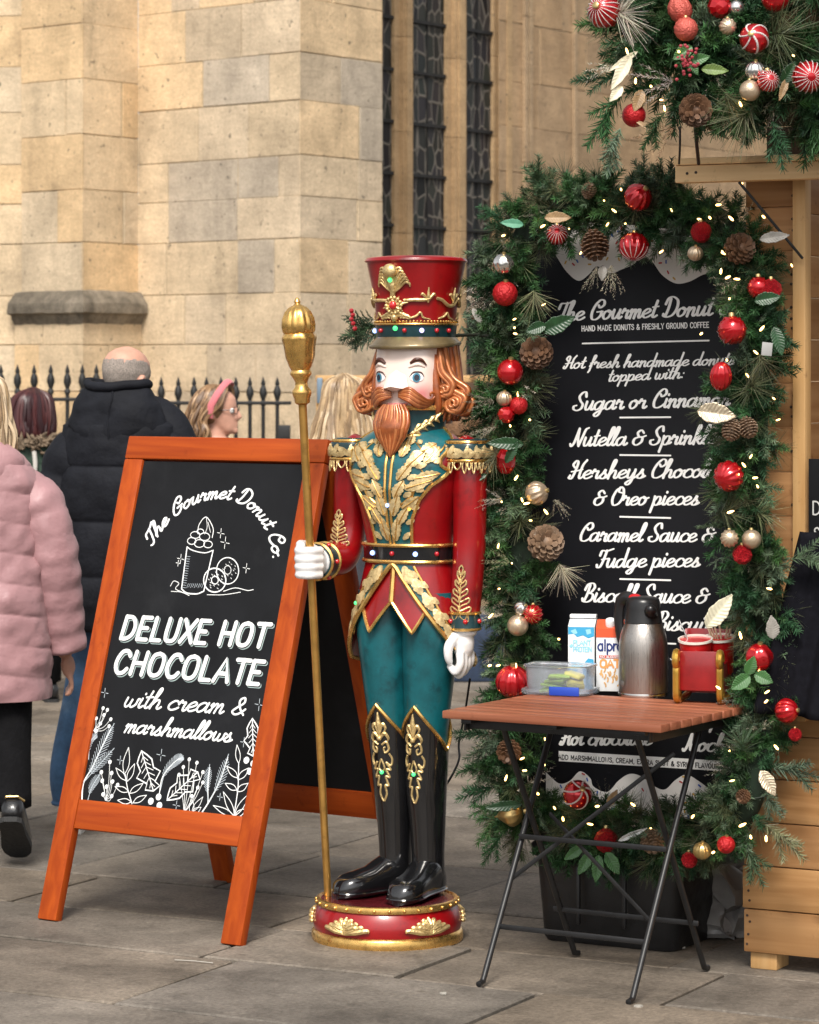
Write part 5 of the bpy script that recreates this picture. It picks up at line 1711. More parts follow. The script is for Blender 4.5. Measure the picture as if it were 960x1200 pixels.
q.box((-TL / 2 + .05, 0, TH - .036), (.006, TW - .07, .03), b=.001); q.box((TL / 2 - .05, 0, TH - .036), (.006, TW - .07, .03), b=.001)
q.build('under_frame', STEEL, tb)
# two crossing leg frames: each leg runs from one end of the top to the foot at the other side
fx, fy = .216, .232
def legt(x, y0, y1):
    P = [Vector((x, y0, TH - .035)), Vector((x, y1, .012)), Vector((x, y1 + (.022 if y1 > 0 else -.022), .008))]
    q = MB(); q.tube([P[0], P[0].lerp(P[1], .97), P[1], P[2]], .0080, 10); return q
for x in (-fx, fx):
    legt(x, .17, -fy).build('leg', STEEL, tb)
for x in (-fx + .022, fx - .022):
    legt(x, -.17, fy).build('leg', STEEL, tb)
q = MB()
def lerp(a, b, t): return a + (b - a) * t
q = MB(); q.beam((-fx, lerp(.17, -fy, .80), lerp(TH, 0, .80)), (fx, lerp(.17, -fy, .80), lerp(TH, 0, .80)), .006, .014); q.build('stretcher', STEEL, tb)
q = MB(); q.beam((-fx, lerp(-.17, fy, .80), lerp(TH, 0, .80)), (fx, lerp(-.17, fy, .80), lerp(TH, 0, .80)), .006, .014); q.build('stretcher', STEEL, tb)
q = MB(); q.beam((-fx, lerp(.17, -fy, .52), lerp(TH, 0, .49)), (fx, lerp(.17, -fy, .52), lerp(TH, 0, .49)), .006, .014); q.build('stretcher', STEEL, tb)
q = MB(); q.beam((-fx, lerp(.17, -fy, .62), lerp(TH, 0, .64)), (fx - .05, lerp(.17, -fy, .15), lerp(TH, 0, .17)), .004, .012); q.build('brace', STEEL, tb)
q = MB(); q.beam((-fx + .06, .02, .42), (fx, lerp(.17, -fy, .72), lerp(TH, 0, .74)), .004, .012); q.build('brace', STEEL, tb)

def ontop(px, py): return on_plane(px, py, Vector((0, 0, TH)), Vector((0, 0, 1)))
# --- vacuum flask
p = ontop(754, 815)
fl = thing('vacuum_flask', 'brushed steel vacuum flask with black handle and red button standing on the table', 'flask', p, -TY - .25)
BST = mat('brushed_steel', (.42, .39, .36), .34, 1.0, var=.12, vs=5, stretch=(60, 60, 1.5), rvar=.1, bump=.08, bs=5)
PLK = mat('black_moulded_plastic', (.012, .012, .013), .3, var=.2)
q = MB(); q.lathe([(.060, 0), (.0655, .003), (.067, .012), (.067, .11), (.066, .14), (.062, .165), (.055, .185), (.049, .198)], 48); q.build('body', BST, fl, 60)
q = MB(); q.lathe([(.062, -.0002), (.068, .001), (.0685, .006), (.0675, .010)], 48, cap=False); q.build('base_rim', mat('steel_rim', (.6, .58, .55), .2, 1), fl, 60)
q = MB(); q.lathe([(.0495, .196), (.052, .198), (.050, .21), (.047, .235), (.046, .252), (.043, .262), (.030, .268), (.001, .269)], 40)
q.tube(catmull([(.035, -.01, .225), (.052, -.03, .236), (.060, -.04, .243)], 5), [.02, .016, .010], 10)
q.build('lid', PLK, fl, 60)
q = MB(); q.tube(catmull([(-.034, 0, .256), (-.062, 0, .262), (-.083, 0, .245), (-.088, 0, .205), (-.082, 0, .155), (-.072, 0, .128)], 6), [.012, .013, .012, .0115, .010, .008], 10, flat=1.4); q.build('handle', PLK, fl)
q = MB(); q.ball((-.030, 0, .264), .019, n=12, sc=(1.1, .8, .55)); q.build('button', mat('red_button', (.5, .01, .015), .3, coat=.3), fl)
q = MB(); q.box((-.020, -.0645, .035), (.016, .003, .014), b=.001); q.build('maker_plate', mat('etched_steel', (.2, .19, .18), .5, .8), fl)

# --- cartons
def carton(p, name, label, yaw, w_, d_, h_, faces):
    t = thing(name, label, 'carton', p, yaw)
    body = MB()
    body.box((0, 0, h_ * .43), (w_, d_, h_ * .86), b=.002)
    z0 = h_ * .86
    # sloping shoulder to the top seal
    vs = [(-w_ / 2, -d_ / 2, z0), (w_ / 2, -d_ / 2, z0), (w_ / 2, d_ / 2, z0), (-w_ / 2, d_ / 2, z0), (-w_ / 2, d_ * .25, h_ * .965), (w_ / 2, d_ * .25, h_ * .965), (w_ / 2, d_ / 2, h_ * .965), (-w_ / 2, d_ / 2, h_ * .965)]
    return t, body, vs, z0
def panel_patch(q, pts, y, mi=0): q.add([(x, y, z) for x, z in pts], [tuple(range(len(pts)))], mi)
SHINY = dict(rough=.35, coat=.2)
cw = mat('carton_white', (.80, .82, .83), .4, coat=.2, var=.04, vs=30)
cgrey = mat('carton_side', (.45, .46, .48), .45, var=.1, vs=20)
cb1 = mat('carton_sky_blue', (.05, .36, .62), .35, coat=.2)
cb2 = mat('carton_pale_blue', (.30, .62, .75), .35, coat=.2)
cor = mat('carton_orange', (.72, .10, .035), .35, coat=.2)
cnavy = mat('carton_navy', (.01, .03, .16), .4)
coat_ = mat('carton_oat', (.62, .36, .14), .45, var=.3, vs=60)
BIG = dict(w_=.075, d_=.062, h_=.215)
p = ontop(683, 806)
t, body, vs, z0 = carton(p, 'drink_carton', 'white and sky blue drink carton beside the plastic box on the table', -TY + .35, .074, .06, .20, None)
body.add(vs, [(0, 1, 5, 4), (1, 2, 6, 5), (3, 0, 4, 7), (2, 3, 7, 6), (4, 5, 6, 7)])
cbody = body.build('box', cw, t, 30)
f = -.0306
fm3 = lambda x, z, h=0: Vector((x, f - h, z))
q = MB(); panel_patch(q, [(.0373, 0.002), (.0373, .171)][:0] or [(-.036, .150), (-.02, .152), (-.012, .143), (.005, .148), (.02, .140), (.036, .146), (.036, .171), (-.036, .171)], f - .0004); 
panel_patch(q, [(-.036, .04), (-.02, .05), (-.008, .042), (-.012, .028), (-.036, .02)], f - .0004); panel_patch(q, [(.005, .03), (.036, .05), (.036, .02), (.02, .012)], f - .0004)
panel_patch(q, [(.01, .074), (.02, .085), (.034, .082), (.036, .066), (.022, .06)], f - .0004)
q.build('blue_artwork', cb1, cbody, 0)
q = MB(); panel_patch(q, [(-.030, .160), (-.016, .166), (-.01, .154), (-.02, .15)], f - .0008); panel_patch(q, [(.012, .164), (.026, .166), (.028, .154), (.016, .15)], f - .0008)
write_fit(q, 'PLANT', CAPS, fm3, (-.022, .121), (.028, .121), .013, .003); write_fit(q, 'PROTEIN', CAPS, fm3, (-.022, .103), (.03, .103), .013, .0028)
panel_patch(q, [(-.034, .118), (-.026, .126), (-.022, .118), (-.028, .112)], f - .0008)
write_fit(q, 'ZERO', CAPS, fm3, (-.03, .048), (.016, .048), .014, .0034)
q.build('lettering', cb2, cbody, 0)
q = MB(); q.box((0, .0165, .198), (.074, .026, .010), b=.002); q.build('top_flap', cw, cbody)
q = MB(); q.add([(.0374, -.029, .004), (.0374, .029, .004), (.0374, .029, .17), (.0374, -.029, .17)], [(0, 1, 2, 3)])
q.build('side_panel', cgrey, cbody, 0)
p = ontop(716, 809)
t, body, vs, z0 = carton(p, 'drink_carton', 'white and orange oat drink carton with cap standing beside the steel flask', -TY + .40, .076, .06, .20, None)
cbody = body.build('box', cw, t, 30)
q = MB(); q.add([(x * 1.01, y * 1.01, z) for x, y, z in vs], [(0, 1, 5, 4), (1, 2, 6, 5), (3, 0, 4, 7), (2, 3, 7, 6), (4, 5, 6, 7)])
panel_patch(q, [(-.0382, .148), (.0382, .148), (.0382, .172), (-.0382, .172)], f - .0005); q.build('orange_top', cor, cbody, 0)
q = MB(); q.lathe([(.0135, 0), (.0135, .016), (.012, .018), (.001, .0182)], 20, Matrix.Translation((0, -.012, .180)) @ Matrix.Rotation(R(24), 4, 'X'), fn=None); q.build('cap', cw, cbody)
AL = {'a': ([[(.7,.85),(.4,1),(.1,.7),(.1,.3),(.4,0),(.7,.2)],[(.72,1),(.72,0)]],.95), 'l': ([[(.15,0),(.15,1.6)]],.4), 'p': ([[(.1,1),(.1,-.55)],[(.1,.75),(.4,1),(.75,.7),(.75,.3),(.4,0),(.1,.25)]],.95), 'r': ([[(.1,1),(.1,0)],[(.1,.6),(.3,.95),(.55,.95)]],.6), 'o': ([[(.42,1),(.1,.7),(.1,.3),(.42,0),(.75,.3),(.75,.7),(.42,1)]],.9)}
q = MB(); write_fit(q, 'alpro', AL, fm3, (-.034, .112), (.036, .112), .0185, .0046); q.build('lettering', cnavy, cbody, 0)
q = MB(); panel_patch(q, [(-.03, .091), (.03, .091), (.03, .099), (-.03, .099)], f - .0005); q.build('red_strip', mat('carton_red', (.6, .06, .03), .4), cbody, 0)
q = MB(); write_fit(q, 'NO SUGARS', CAPS, fm3, (-.027, .0925), (.027, .0925), .005, .0012, h=.0012); q.build('lettering', cw, cbody, 0)
q = MB(); write_fit(q, 'OAT', CAPS, fm3, (-.027, .066), (.028, .066), .021, .0055); q.build('lettering', mat('carton_amber', (.75, .33, .10), .4), cbody, 0)
q = MB(); rr = random.Random(3)
for i in range(16):
    x = rr.uniform(-.028, .028); z = rr.uniform(.012, .055); a = rr.uniform(.6, 1.9)
    ribbon(q, [(x, z), (x + .006 * math.cos(a), z + .006 * math.sin(a)), (x + .011 * math.cos(a + .2), z + .011 * math.sin(a + .2))], .0042, fm3)
q.build('oat_artwork', coat_, cbody, 0)

# --- clear plastic box with packets
p = ontop(657, 813)
bx = thing('plastic_box', 'clear plastic food box with blue label holding green and yellow packets', 'box', p, -TY + .18)
CLR = mat('frosted_clear_plastic', (.82, .86, .92), .16, trans=.88, ior=1.25, var=0)
def rrect(w_, d_, r_, z, n=5):
    out = []
    for sx, sy, a0 in ((1, -1, -90), (1, 1, 0), (-1, 1, 90), (-1, -1, 180)):
        for k in range(n):
            a = R(a0 + 90 * k / (n - 1)); out.append((sx * (w_ / 2 - r_) + r_ * math.cos(a), sy * (d_ / 2 - r_) + r_ * math.sin(a), z))
    return out
q = MB()
rings = [rrect(.160, .100, .02, .001), rrect(.166, .106, .022, .006), rrect(.176, .114, .024, .074), rrect(.186, .124, .026, .076), rrect(.186, .124, .026, .081), rrect(.180, .118, .024, .081), rrect(.172, .110, .023, .076), rrect(.162, .102, .02, .008), rrect(.12, .06, .02, .0045)]
vs = [v_ for r_ in rings for v_ in r_]; k = 20
fs = [(i * k + j, i * k + (j + 1) % k, (i + 1) * k + (j + 1) % k, (i + 1) * k + j) for i in range(len(rings) - 1) for j in range(k)]
fs += [tuple(reversed(range(k))), tuple((len(rings) - 1) * k + j for j in range(k))]
q.add(vs, fs); q.build('tub', CLR, bx, 50)
q = MB(); rings = [rrect(.19, .128, .026, .002), rrect(.196, .134, .028, .006), rrect(.196, .134, .028, .016), rrect(.182, .12, .024, .016)]
vs = [v_ for r_ in rings for v_ in r_]
fs = [(i * k + j, i * k + (j + 1) % k, (i + 1) * k + (j + 1) % k, (i + 1) * k + j) for i in range(3) for j in range(k)]
q.add(vs, fs); q.build('lid', CLR, bx, 50)
q = MB(); q.box((.032, -.0685, .014), (.085, .004, .024), b=.004); lb = q.build('label', mat('blue_label', (.015, .06, .42), .35, coat=.2), bx)
q = MB(); rr = random.Random(8)
for i in range(5):
    q.box((-.02 + .005 * i, .0 + rr.uniform(-.01, .01), .016 + i * .0075), (.06, .055, .007), b=.003, rot=(rr.uniform(-.1, .1), rr.uniform(-.1, .1), rr.uniform(-.3, .3)))
o = q.build('snack_packet', mat('lime_packet', (.36, .58, .06), .4, var=.2, vs=40), None); o.location = p; o.rotation_euler.z = -TY + .18
tag(o, 'lime green packets stacked inside the clear plastic box', 'packet')
q = MB(); q.box((.045, -.01, .030), (.05, .045, .014), b=.005, rot=(.2, .1, .4)); q.box((.04, .005, .048), (.05, .04, .010), b=.004, rot=(-.1, .2, -.2))
o = q.build('snack_packet', mat('yellow_packet', (.62, .55, .12), .4, var=.2, vs=40), None); o.location = p; o.rotation_euler.z = -TY + .18
tag(o, 'pale yellow packets lying on the right side inside the clear box', 'packet')

# --- red sleigh carrying two pots
p = ontop(824, 822)
sg = thing('toy_sleigh', 'small red wooden sleigh with gold curled runners used as a caddy on the table', 'sleigh', p, -TY + .28)
sg.scale = (1.16,) * 3; MW[sg] = MW[sg] @ Matrix.Scale(1.16, 4)
SRED = mat('sleigh_red', (.26, .008, .010), .35, coat=.4, var=.3, vs=14)
q = MB(); q.box((0, -.055, .075), (.090, .006, .09), b=.002); q.build('front_board', SRED, sg)
q = MB(); q.box((0, .088, .085), (.104, .006, .15), b=.003); q.box((0, .01, .032), (.10, .13, .006), b=.001); q.build('back_board', SRED, sg)
for sx in (-1, 1):
    q = MB()
    prof = [(-.055, .028), (-.055, .100), (-.02, .088), (.04, .095), (.075, .16), (.078, .028)]
    q.poly(prof, lambda x, y, h=0: Vector((sx * (.049 + h), x, y)), thick=.005)
    q.build('side_board', SRED, sg, 30)
    q = MB()
    P = [(sx * .049, -.062, .085 + .0)] 
    c1 = [(sx * .05, -.066 + .014 * math.cos(a), .102 + .016 * math.sin(a)) for a in np.linspace(-.3, 4.6, 10)]
    c2 = [(sx * .05, -.070, .075), (sx * .05, -.069, .04), (sx * .05, -.066, .016), (sx * .05, -.045, .006), (sx * .05, .0, .006), (sx * .05, .06, .006), (sx * .05, .092, .010), (sx * .05, .10, .022), (sx * .05, .092, .032)]
    q.tube(catmull(c1 + c2, 5), .0085, 8, flat=1.0)
    q.tube(catmull([(sx * .05, -.058, .010), (sx * .05, -.040, .014), (sx * .05, -.036, .028), (sx * .05, -.050, .034), (sx * .05, -.056, .024)], 5), [.009, .008, .007, .006, .005], 8)
    q.build('runner', mat('bright_gold_paint', (.68, .40, .07), .28, .8, coat=.2, var=.2, vs=20), sg)
ENAM = mat('red_enamel', (.50, .010, .012), .22, coat=.5)
CREAM = mat('cream_enamel', (.78, .74, .66), .25, coat=.4)
for i, (ox, oy, rr_) in enumerate(((-.014, -.008, .044), (.032, .045, .042))):
    pp = MW[sg] @ Vector((ox, oy, .062))
    pt = thing('enamel_pot', ('red enamel pot with cream rim holding a spoon, at the front of the sleigh', 'red enamel pot with cream rim full of wooden stirrers, at the back of the sleigh')[i], 'pot', pp); pt.rotation_euler = (.17, 0, -TY + .28)
    q = MB(); q.lathe([(rr_ * .8, 0), (rr_ * .88, .004), (rr_ * .98, .09), (rr_ * 1.0, .094)], 36); 
    q.build('body', ENAM, pt, 60)
    q = MB(); q.lathe([(rr_ * 1.0, .092), (rr_ * 1.06, .093), (rr_ * 1.06, .099), (rr_ * .97, .099), (rr_ * .9, .05), (rr_ * .8, .0165), (.001, .016)], 36, cap=False); q.build('rim', CREAM, pt, 60)
    if i == 0:
        q = MB(); q.beam((.005, 0, .03), (-.045, .01, .145), .006, .003, b=.001); q.box((-.022, .005, .092), (.012, .002, .04), b=.0, rot=(0, -.42, 0)) if False else None
        q.ball((.008, 0, .02), .011, n=10, sc=(1, .6, 1.5), rot=(0, -.4, 0))
        o = q.build('spoon', mat('spoon_steel', (.65, .63, .6), .22, 1), None); o.location = pp; tag(o, 'steel spoon leaning in the front red pot', 'spoon')
    else:
        rr2 = random.Random(2)
        q = MB()
        for k in range(10):
            a = rr2.random() * 6.28; e = Vector((math.cos(a) * .034, math.sin(a) * .034, .118 + rr2.random() * .02))
            q.beam((math.cos(a + 2) * .012, math.sin(a + 2) * .012, .02), e, .005, .0018, b=0)
        o = q.build('wooden_stirrers', mat('pale_stirrer_wood', (.55, .42, .28), .7, var=.2), None, 0); o.location = pp; tag(o, 'bunch of pale wooden stirrers in the back red pot', 'stirrers')

# ================================================================== the stall on the right
HO = Vector((.889, 8.13, 0))
stl = thing('wooden_stall', 'pale timber market stall with planked front, square post and projecting beam', 'stall', HO, -YAW)
FRESH = wood('fresh_sawn_pine', (.54, .33, .155), (.68, .46, .25), .62, .8, 'X', knots=True, tint=True, bump=.25)
PLANK = wood('pale_pine_plank', (.31, .145, .052), (.47, .25, .108), .62, .8, 'X', knots=True, tint=True, bump=.3)
PINEZ = wood('pale_pine_post', (.44, .24, .085), (.56, .35, .155), .62, .8, 'Z', knots=True, tint=True, bump=.25)
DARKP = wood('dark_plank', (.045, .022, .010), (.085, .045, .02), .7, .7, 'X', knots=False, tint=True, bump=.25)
HL, HD_ = 1.7, 1.1
rr = random.Random(14)
q = MB(); z = .045; i = 0
hs_ = [.116, .116, .116, .116, .116, .116, .116]
for h_ in hs_:
    k = rr.uniform(.82, 1.15); g_ = rr.uniform(.95, 1.05)
    q.box((HL / 2 - (.004 if i % 2 else 0), .011, z + h_ / 2), (HL, .022, h_ - .003), b=.0025, col=(k, k * g_, k * g_ * .95)); z += h_; i += 1
zc = z
while z < 2.1:
    h_ = .1165; k = rr.uniform(.78, 1.1)
    q.box((.085 + .004, .013, z + h_ / 2), (.17, .022, h_ - .003), b=.0025, col=(k, k, k * .95)); z += h_; i += 1
stl_front = q.build('front_planks', PLANK, stl)
q = MB(); z = .045
while z < 2.1:
    h_ = .1165; k = rr.uniform(.8, 1.1)
    q.box((.011, HD_ / 2 + .023, z + h_ / 2), (.022, HD_, h_ - .003), b=.0025, col=(k, k, k)); z += h_
q.build('side_planks', wood('pale_pine_side', (.42, .205, .075), (.56, .32, .145), .62, .8, 'Y', tint=True), stl)
q = MB()
for i_, z in enumerate(np.arange(.06, 2.1, .14)):
    q.box((HL / 2, HD_ + .03, z + .07), (HL - .05, .02, .136), b=.002, col=(1, 1, 1))
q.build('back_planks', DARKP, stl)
q = MB()
q.box((.168, -.012, 1.4), (.036, .045, 1.46), b=.003); q.build('post', PINEZ, stl)
q = MB(); q.box((HL - .03, -.012, 1.4), (.036, .045, 1.46), b=.003); q.build('post', PINEZ, stl)
q = MB()
for x in (.05, .8, 1.6):
    for y in (.06, 1.0): q.box((x, y, .022), (.075, .09, .044), b=.003)
q.build('foot_block', PINEZ, stl)
# screws and stains down the left end of the front planks
q = MB(); z = .045
for h_ in hs_:
    for dz in (.022, .048, .082, .098):
        if rr.random() < .8: q.lathe([(.0035, 0), (.0035, .0012), (.001, .0013)], 8, Matrix.Translation((.012 + rr.uniform(-.006, .008), -.0005, z + dz)) @ Matrix.Rotation(R(90), 4, 'X'))
    z += h_
while z < 2.05:
    for dz in (.03, .055, .085): 
        if rr.random() < .8: q.lathe([(.004, 0), (.004, .0015), (.001, .0016)], 8, Matrix.Translation((.138 + rr.uniform(-.006, .006), .0015, z + dz)) @ Matrix.Rotation(R(90), 4, 'X'))
    z += .1165
q.build('rusty_screws', mat('rust_dark', (.05, .028, .018), .8), stl_front)
# beam with a lath on top
q = MB(); zb_ = 2.086
q.box((.69, -.115, zb_ + .0225), (1.66, .045, .045), b=.003, col=(1.2, 1.22, 1.2))
bmo = q.build('beam', FRESH, stl)
q = MB(); q.box((.69, -.112, zb_ + .0555), (1.665, .06, .018), b=.002, col=(1.32, 1.34, 1.3)); q.build('lath', FRESH, bmo)
q = MB()
for x, z in ((-.105, .024), (-.080, .026)): q.lathe([(.004, 0), (.004, .001), (.001, .0011)], 8, Matrix.Translation((x, -.1378, zb_ + z)) @ Matrix.Rotation(R(90), 4, 'X'))
q.build('nail', mat('nail_dark', (.04, .025, .018), .7), bmo)
q = MB()
for i_ in range(4):
    q.box((HL / 2 + .02, .06, 2.12 + .06 + i_ * .12), (HL - .05, .022, .117), b=.002)
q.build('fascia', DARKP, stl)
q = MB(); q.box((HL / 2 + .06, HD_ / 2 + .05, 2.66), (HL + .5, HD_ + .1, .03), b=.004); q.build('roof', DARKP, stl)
q = MB()
for y in (.5, 1.0):
    for z in (.86, 1.28, 1.62): 
        if not (y == .5 and z > 1): q.box((HL / 2, y, z), (HL - .1, .36, .022), b=.002)
q.build('shelf', PLANK, stl)
q = MB(); q.box((.04, 1.12, 1.4), (.03, .03, 1.4)); q.build('frame_upright', PINEZ, stl)
# diagonal stay rod from the beam to the post
a_, b_2 = at(866, 213, 7.97), at(941, 303, 8.0)
q = MB(); q.beam(a_, b_2, .007, .007); q.build('stay_rod', IRON, stl, world=True)
# goods inside, only just in view
def stalltag(o, label, cat): tag(o, label, cat); return o
def inst(t, d_): return MW[stl] @ Vector((t, d_, 0))
q = MB(); q.box((0, 0, .085), (.16, .12, .17), b=.012)
o = q.build('gift_tin', mat('tin_red', (.38, .012, .02), .35, coat=.4, var=.4, vs=30), None); c = inst(.36, .9); o.location = (c.x, c.y, 1.291 + .345); o.rotation_euler.z = -YAW
stalltag(o, 'red patterned tin on the top shelf inside the stall, by its post', 'tin')
wt = thing('jar', 'amber glass jar glowing on the middle shelf inside the stall', 'jar', (inst(.36, .86).x, inst(.36, .86).y, 1.292), 0)
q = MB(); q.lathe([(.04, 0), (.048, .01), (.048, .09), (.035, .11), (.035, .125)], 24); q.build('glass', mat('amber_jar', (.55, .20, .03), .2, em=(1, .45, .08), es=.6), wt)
q = MB(); q.lathe([(.038, .12), (.038, .145), (.001, .146)], 20); q.build('lid', mat('jar_lid', (.4, .05, .02), .4), wt)
q = MB(); q.box((0, 0, .06), (.2, .14, .12), b=.006)
o = q.build('storage_box', mat('box_blue_black', (.03, .035, .05), .5), None); c = inst(.4, .9); o.location = (c.x, c.y, .872); o.rotation_euler.z = -YAW
stalltag(o, 'dark storage box on the lowest shelf inside the stall', 'box')
# hanging slate
sw_ = inst(.20, -.045)
slt = thing('price_slate', 'small black slate chalked with prices hanging beside the stall post', 'slate', (sw_.x, sw_.y, .98), -YAW)
q = MB(); q.box((.17, 0, .19), (.34, .008, .38), b=.002); slp = q.build('board', CHALKB, slt)
q = MB(); f_ = lambda x, y, h=0: Vector((x, -.0042 - h, y))
write(q, 'D', CAPS, f_, .012, .235, .034, .004); write(q, 'S', CAPS, f_, .016, .170, .030, .004); write(q, 'C', CAPS, f_, .016, .112, .026, .004)
q.build('lettering', mat('grey_chalk', (.5, .5, .48), .8), slp, 0)
# dark cloth hanging from the counter at the frame edge
q = MB()
def cloth(u, v):
    z = 1.17 - v * .47
    w0 = .19 - .105 * v
    x = w0 + u * (.55 - w0)
    z -= .03 * u * v
    y = -.075 - .05 * v - .016 * math.sin(u * 17 + v * 1.5) * (.3 + v) - .008 * math.sin(u * 41)
    return MW[stl] @ Vector((x, y, z))
q.grid(cloth, 50, 26)
q.tube([cloth(i / 49, .965) - Vector((0, .002, 0)) for i in range(50)], .0018, 5)
CLOTHM = mat('black_denim', (.006, .006, .009), .9, var=.35, vs=60, bump=.4, bs=700, bd=.002, spec=.12)
o = q.build('counter_cloth', CLOTHM, None, 60); md = o.modifiers.new('t', 'SOLIDIFY'); md.thickness = .004
tag(origin_mesh(o, MW[stl] @ Vector((.4, -.06, .6))), 'black hemmed cloth hanging over the stall counter at the right edge', 'cloth')
# crumpled grey sack between tub and stall
q = MB()
def sack(u, v):
    a = 2 * PI * u
    r_ = .085 * (math.sin(PI * min(1, v * .85 + .16)) ** .6) * (1.15 - .45 * v)
    p = Vector((r_ * 1.1 * math.cos(a), r_ * .8 * math.sin(a), .30 * v + .001))
    n_ = noise.noise_vector(p * 14 + Vector((3, 1, 2))) * .045 + noise.noise_vector(p * 34) * .024
    n_.z = abs(n_.z) * .4 if v < .1 else n_.z
    return p + n_
q.grid(sack, 40, 26, closed=True)
o = q.build('plastic_sack', mat('grey_plastic_film', (.30, .29, .28), .28, var=.25, vs=12, coat=.2), None, 35)
c = gnd(856, 1098); o.location = (c.x, c.y, 0); tag(o, 'crumpled grey plastic sack on the ground between tub and stall', 'sack')

# ================================================================== a far stall seen behind the statue
fs0 = at(470, 430, 15.6); fs0.z = 0
fst = thing('timber_rack', 'far timber display rack with dark blue base half hidden behind the statue', 'rack', fs0)
sc_ = 15.6 / FPX
q = MB()
for px_ in (376, 600): q.box(((px_ - 470) * sc_, 0, .77), (.045, .045, 1.54), b=.004)
q.box(((488 - 470) * sc_, 0, 1.54), (236 * sc_, .05, .035), b=.004); q.box(((488 - 470) * sc_, .3, 1.2), (236 * sc_, .03, .1), b=.004)
q.build('frame', PINEZ, fst)
q = MB(); q.box(((570 - 470) * sc_, .15, 1.17), (75 * sc_, .03, .78), b=.003); q.build('panel', DARKP, fst)
q = MB(); q.box(((555 - 470) * sc_, .1, .16), (70 * sc_, .4, .32), b=.02); q.build('base', mat('dark_blue_cloth', (.02, .035, .07), .8, var=.3, vs=12), fst)
q = MB(); q.box(((375 - 470) * sc_, -.035, 1.48), (.03, .02, .13), b=.005); q.build('hinge_plate', mat('blue_grey_metal', (.16, .22, .28), .5, .3), fst)
bs_ = at(541, 512, 12.5)
wb = thing('wicker_basket', 'brown wicker basket with pale lining glimpsed over the statue shoulder', 'basket', bs_)
q = MB(); q.lathe([(.05, 0), (.075, .01), (.085, .05), (.07, .085), (.05, .10)], 24, fn=lambda a, t: 1 + .03 * math.sin(a * 12 + (t * 40))); q.build('weave', mat('wicker_brown', (.16, .08, .035), .7, var=.5, vs=60, bump=.6, bs=120), wb)
q = MB(); q.lathe([(.05, .0), (.09, .004), (.088, .03)], 24, Matrix.Translation((-.04, -.02, -.03)) @ Matrix.Rotation(.5, 4, 'Y')); q.build('lining', mat('pale_cloth', (.5, .5, .52), .8), wb)
q = MB(); q.box((0, .05, -.02), (.5, .25, .04), b=.004); o = q.build('goods_table', PLANK, None, 40); 
o.location = bs_; q2 = MB()
for x in (-.22, .22):
    for y in (-.04, .14): q2.box((x, y, -bs_.z / 2 - .02), (.03, .03, bs_.z - .04), b=.002)
me2 = q2.build('leg', PLANK, o)
tag(o, 'small wooden stand under the wicker basket behind the statue', 'table')

# scraps on the paving and the pale chip wedged under the front table foot
SCR_ = mat('pale_paper_scrap', (.36, .34, .30), .8)
rr = random.Random(77)
for i, (px, py, lb) in enumerate(((748, 1181, 'pale stone chip under the nearest table foot'), (566, 990, 'small white scrap on the paving left of the black tub'), (226, 1128, 'thin pale straw lying on the paving in front of the chalkboard'), (800, 1112, 'white scrap on the paving between tub and table leg'), (520, 1166, 'tiny pale scrap on the paving left of the nearest table leg'))):
    q = MB(); c = gnd(px, py)
    if i == 2: q.tube([(-.05, .02, .003), (0, .004, .0035), (.055, -.022, .003)], .0016, 5)
    else:
        a_ = [(rr.uniform(.6, 1) * .013 * math.cos(k * 1.05), rr.uniform(.6, 1) * .010 * math.sin(k * 1.05)) for k in range(6)]
        q.poly(a_, lambda x, y, h=0: Vector((x, y, .002 + h * (1 + 20 * abs(x)))), thick=.004)
    o = q.build('litter_scrap', SCR_, None, 30); o.location = c; tag(o, lb, 'litter', 'scraps on the paving')
# ================================================================== garlands
nr = np.random.RandomState(11)
FOL = mat('fir_needles', (1, 1, 1), .55, tint=True, spec=.3)
def needles(pos, dirs, L, wd, twist=None):
    """flat tapered quads; pos, dirs (n,3), L, wd (n,)"""
    n = len(pos)
    ref = nr.normal(size=(n, 3))
    side = np.cross(dirs, ref); side /= np.linalg.norm(side, axis=1)[:, None] + 1e-9
    v = np.empty((n, 4, 3))
    v[:, 0] = pos - side * wd[:, None] * .4
    v[:, 1] = pos + side * wd[:, None] * .4
    mid = pos + dirs * L[:, None]
    v[:, 2] = mid + side * wd[:, None] * .12
    v[:, 3] = mid - side * wd[:, None] * .12
    return v
def stem_needles(a, b, n, L, wd, spread, flat=1.0, droop=0):
    a, b = np.array(a, float), np.array(b, float)
    ax = b - a; ln = np.linalg.norm(ax); ax /= ln
    t = np.linspace(.04, 1, n)
    ref = np.array([.3, .1, 1.0]); ref = ref - ax * ref.dot(ax); 
    if np.linalg.norm(ref) < 1e-3: ref = np.array([1., 0, 0]) - ax * ax[0]
    ref /= np.linalg.norm(ref); r2 = np.cross(ax, ref)
    ph = np.arange(n) * 2.39996 + nr.rand() * 6
    rad = np.cos(ph)[:, None] * ref * flat + np.sin(ph)[:, None] * r2
    d_ = ax[None] * math.cos(spread) + rad * math.sin(spread) + nr.normal(size=(n, 3)) * .12
    d_ /= np.linalg.norm(d_, axis=1)[:, None]
    pos = a + (b - a) * t[:, None]
    return needles(pos, d_, L * (1 - .45 * t ** 3) * nr.uniform(.8, 1.15, n), np.full(n, wd))
def T_fir(dense=1.0):           # branch of short dark needles with side twigs, along +z, length 1
    out = [stem_needles((0, 0, 0), (0, 0, 1), int(120 * dense), .23, .030, .85)]
    for i in range(3):
        a = i * 2.1 + nr.rand(); z = .18 + i * .14; L = .58 - .07 * i
        e = np.array([math.cos(a) * L * .62, math.sin(a) * L * .62, z + L * .80])
        out.append(stem_needles((0, 0, z), e, int(62 * dense), .20, .030, .85))
    return np.concatenate(out)
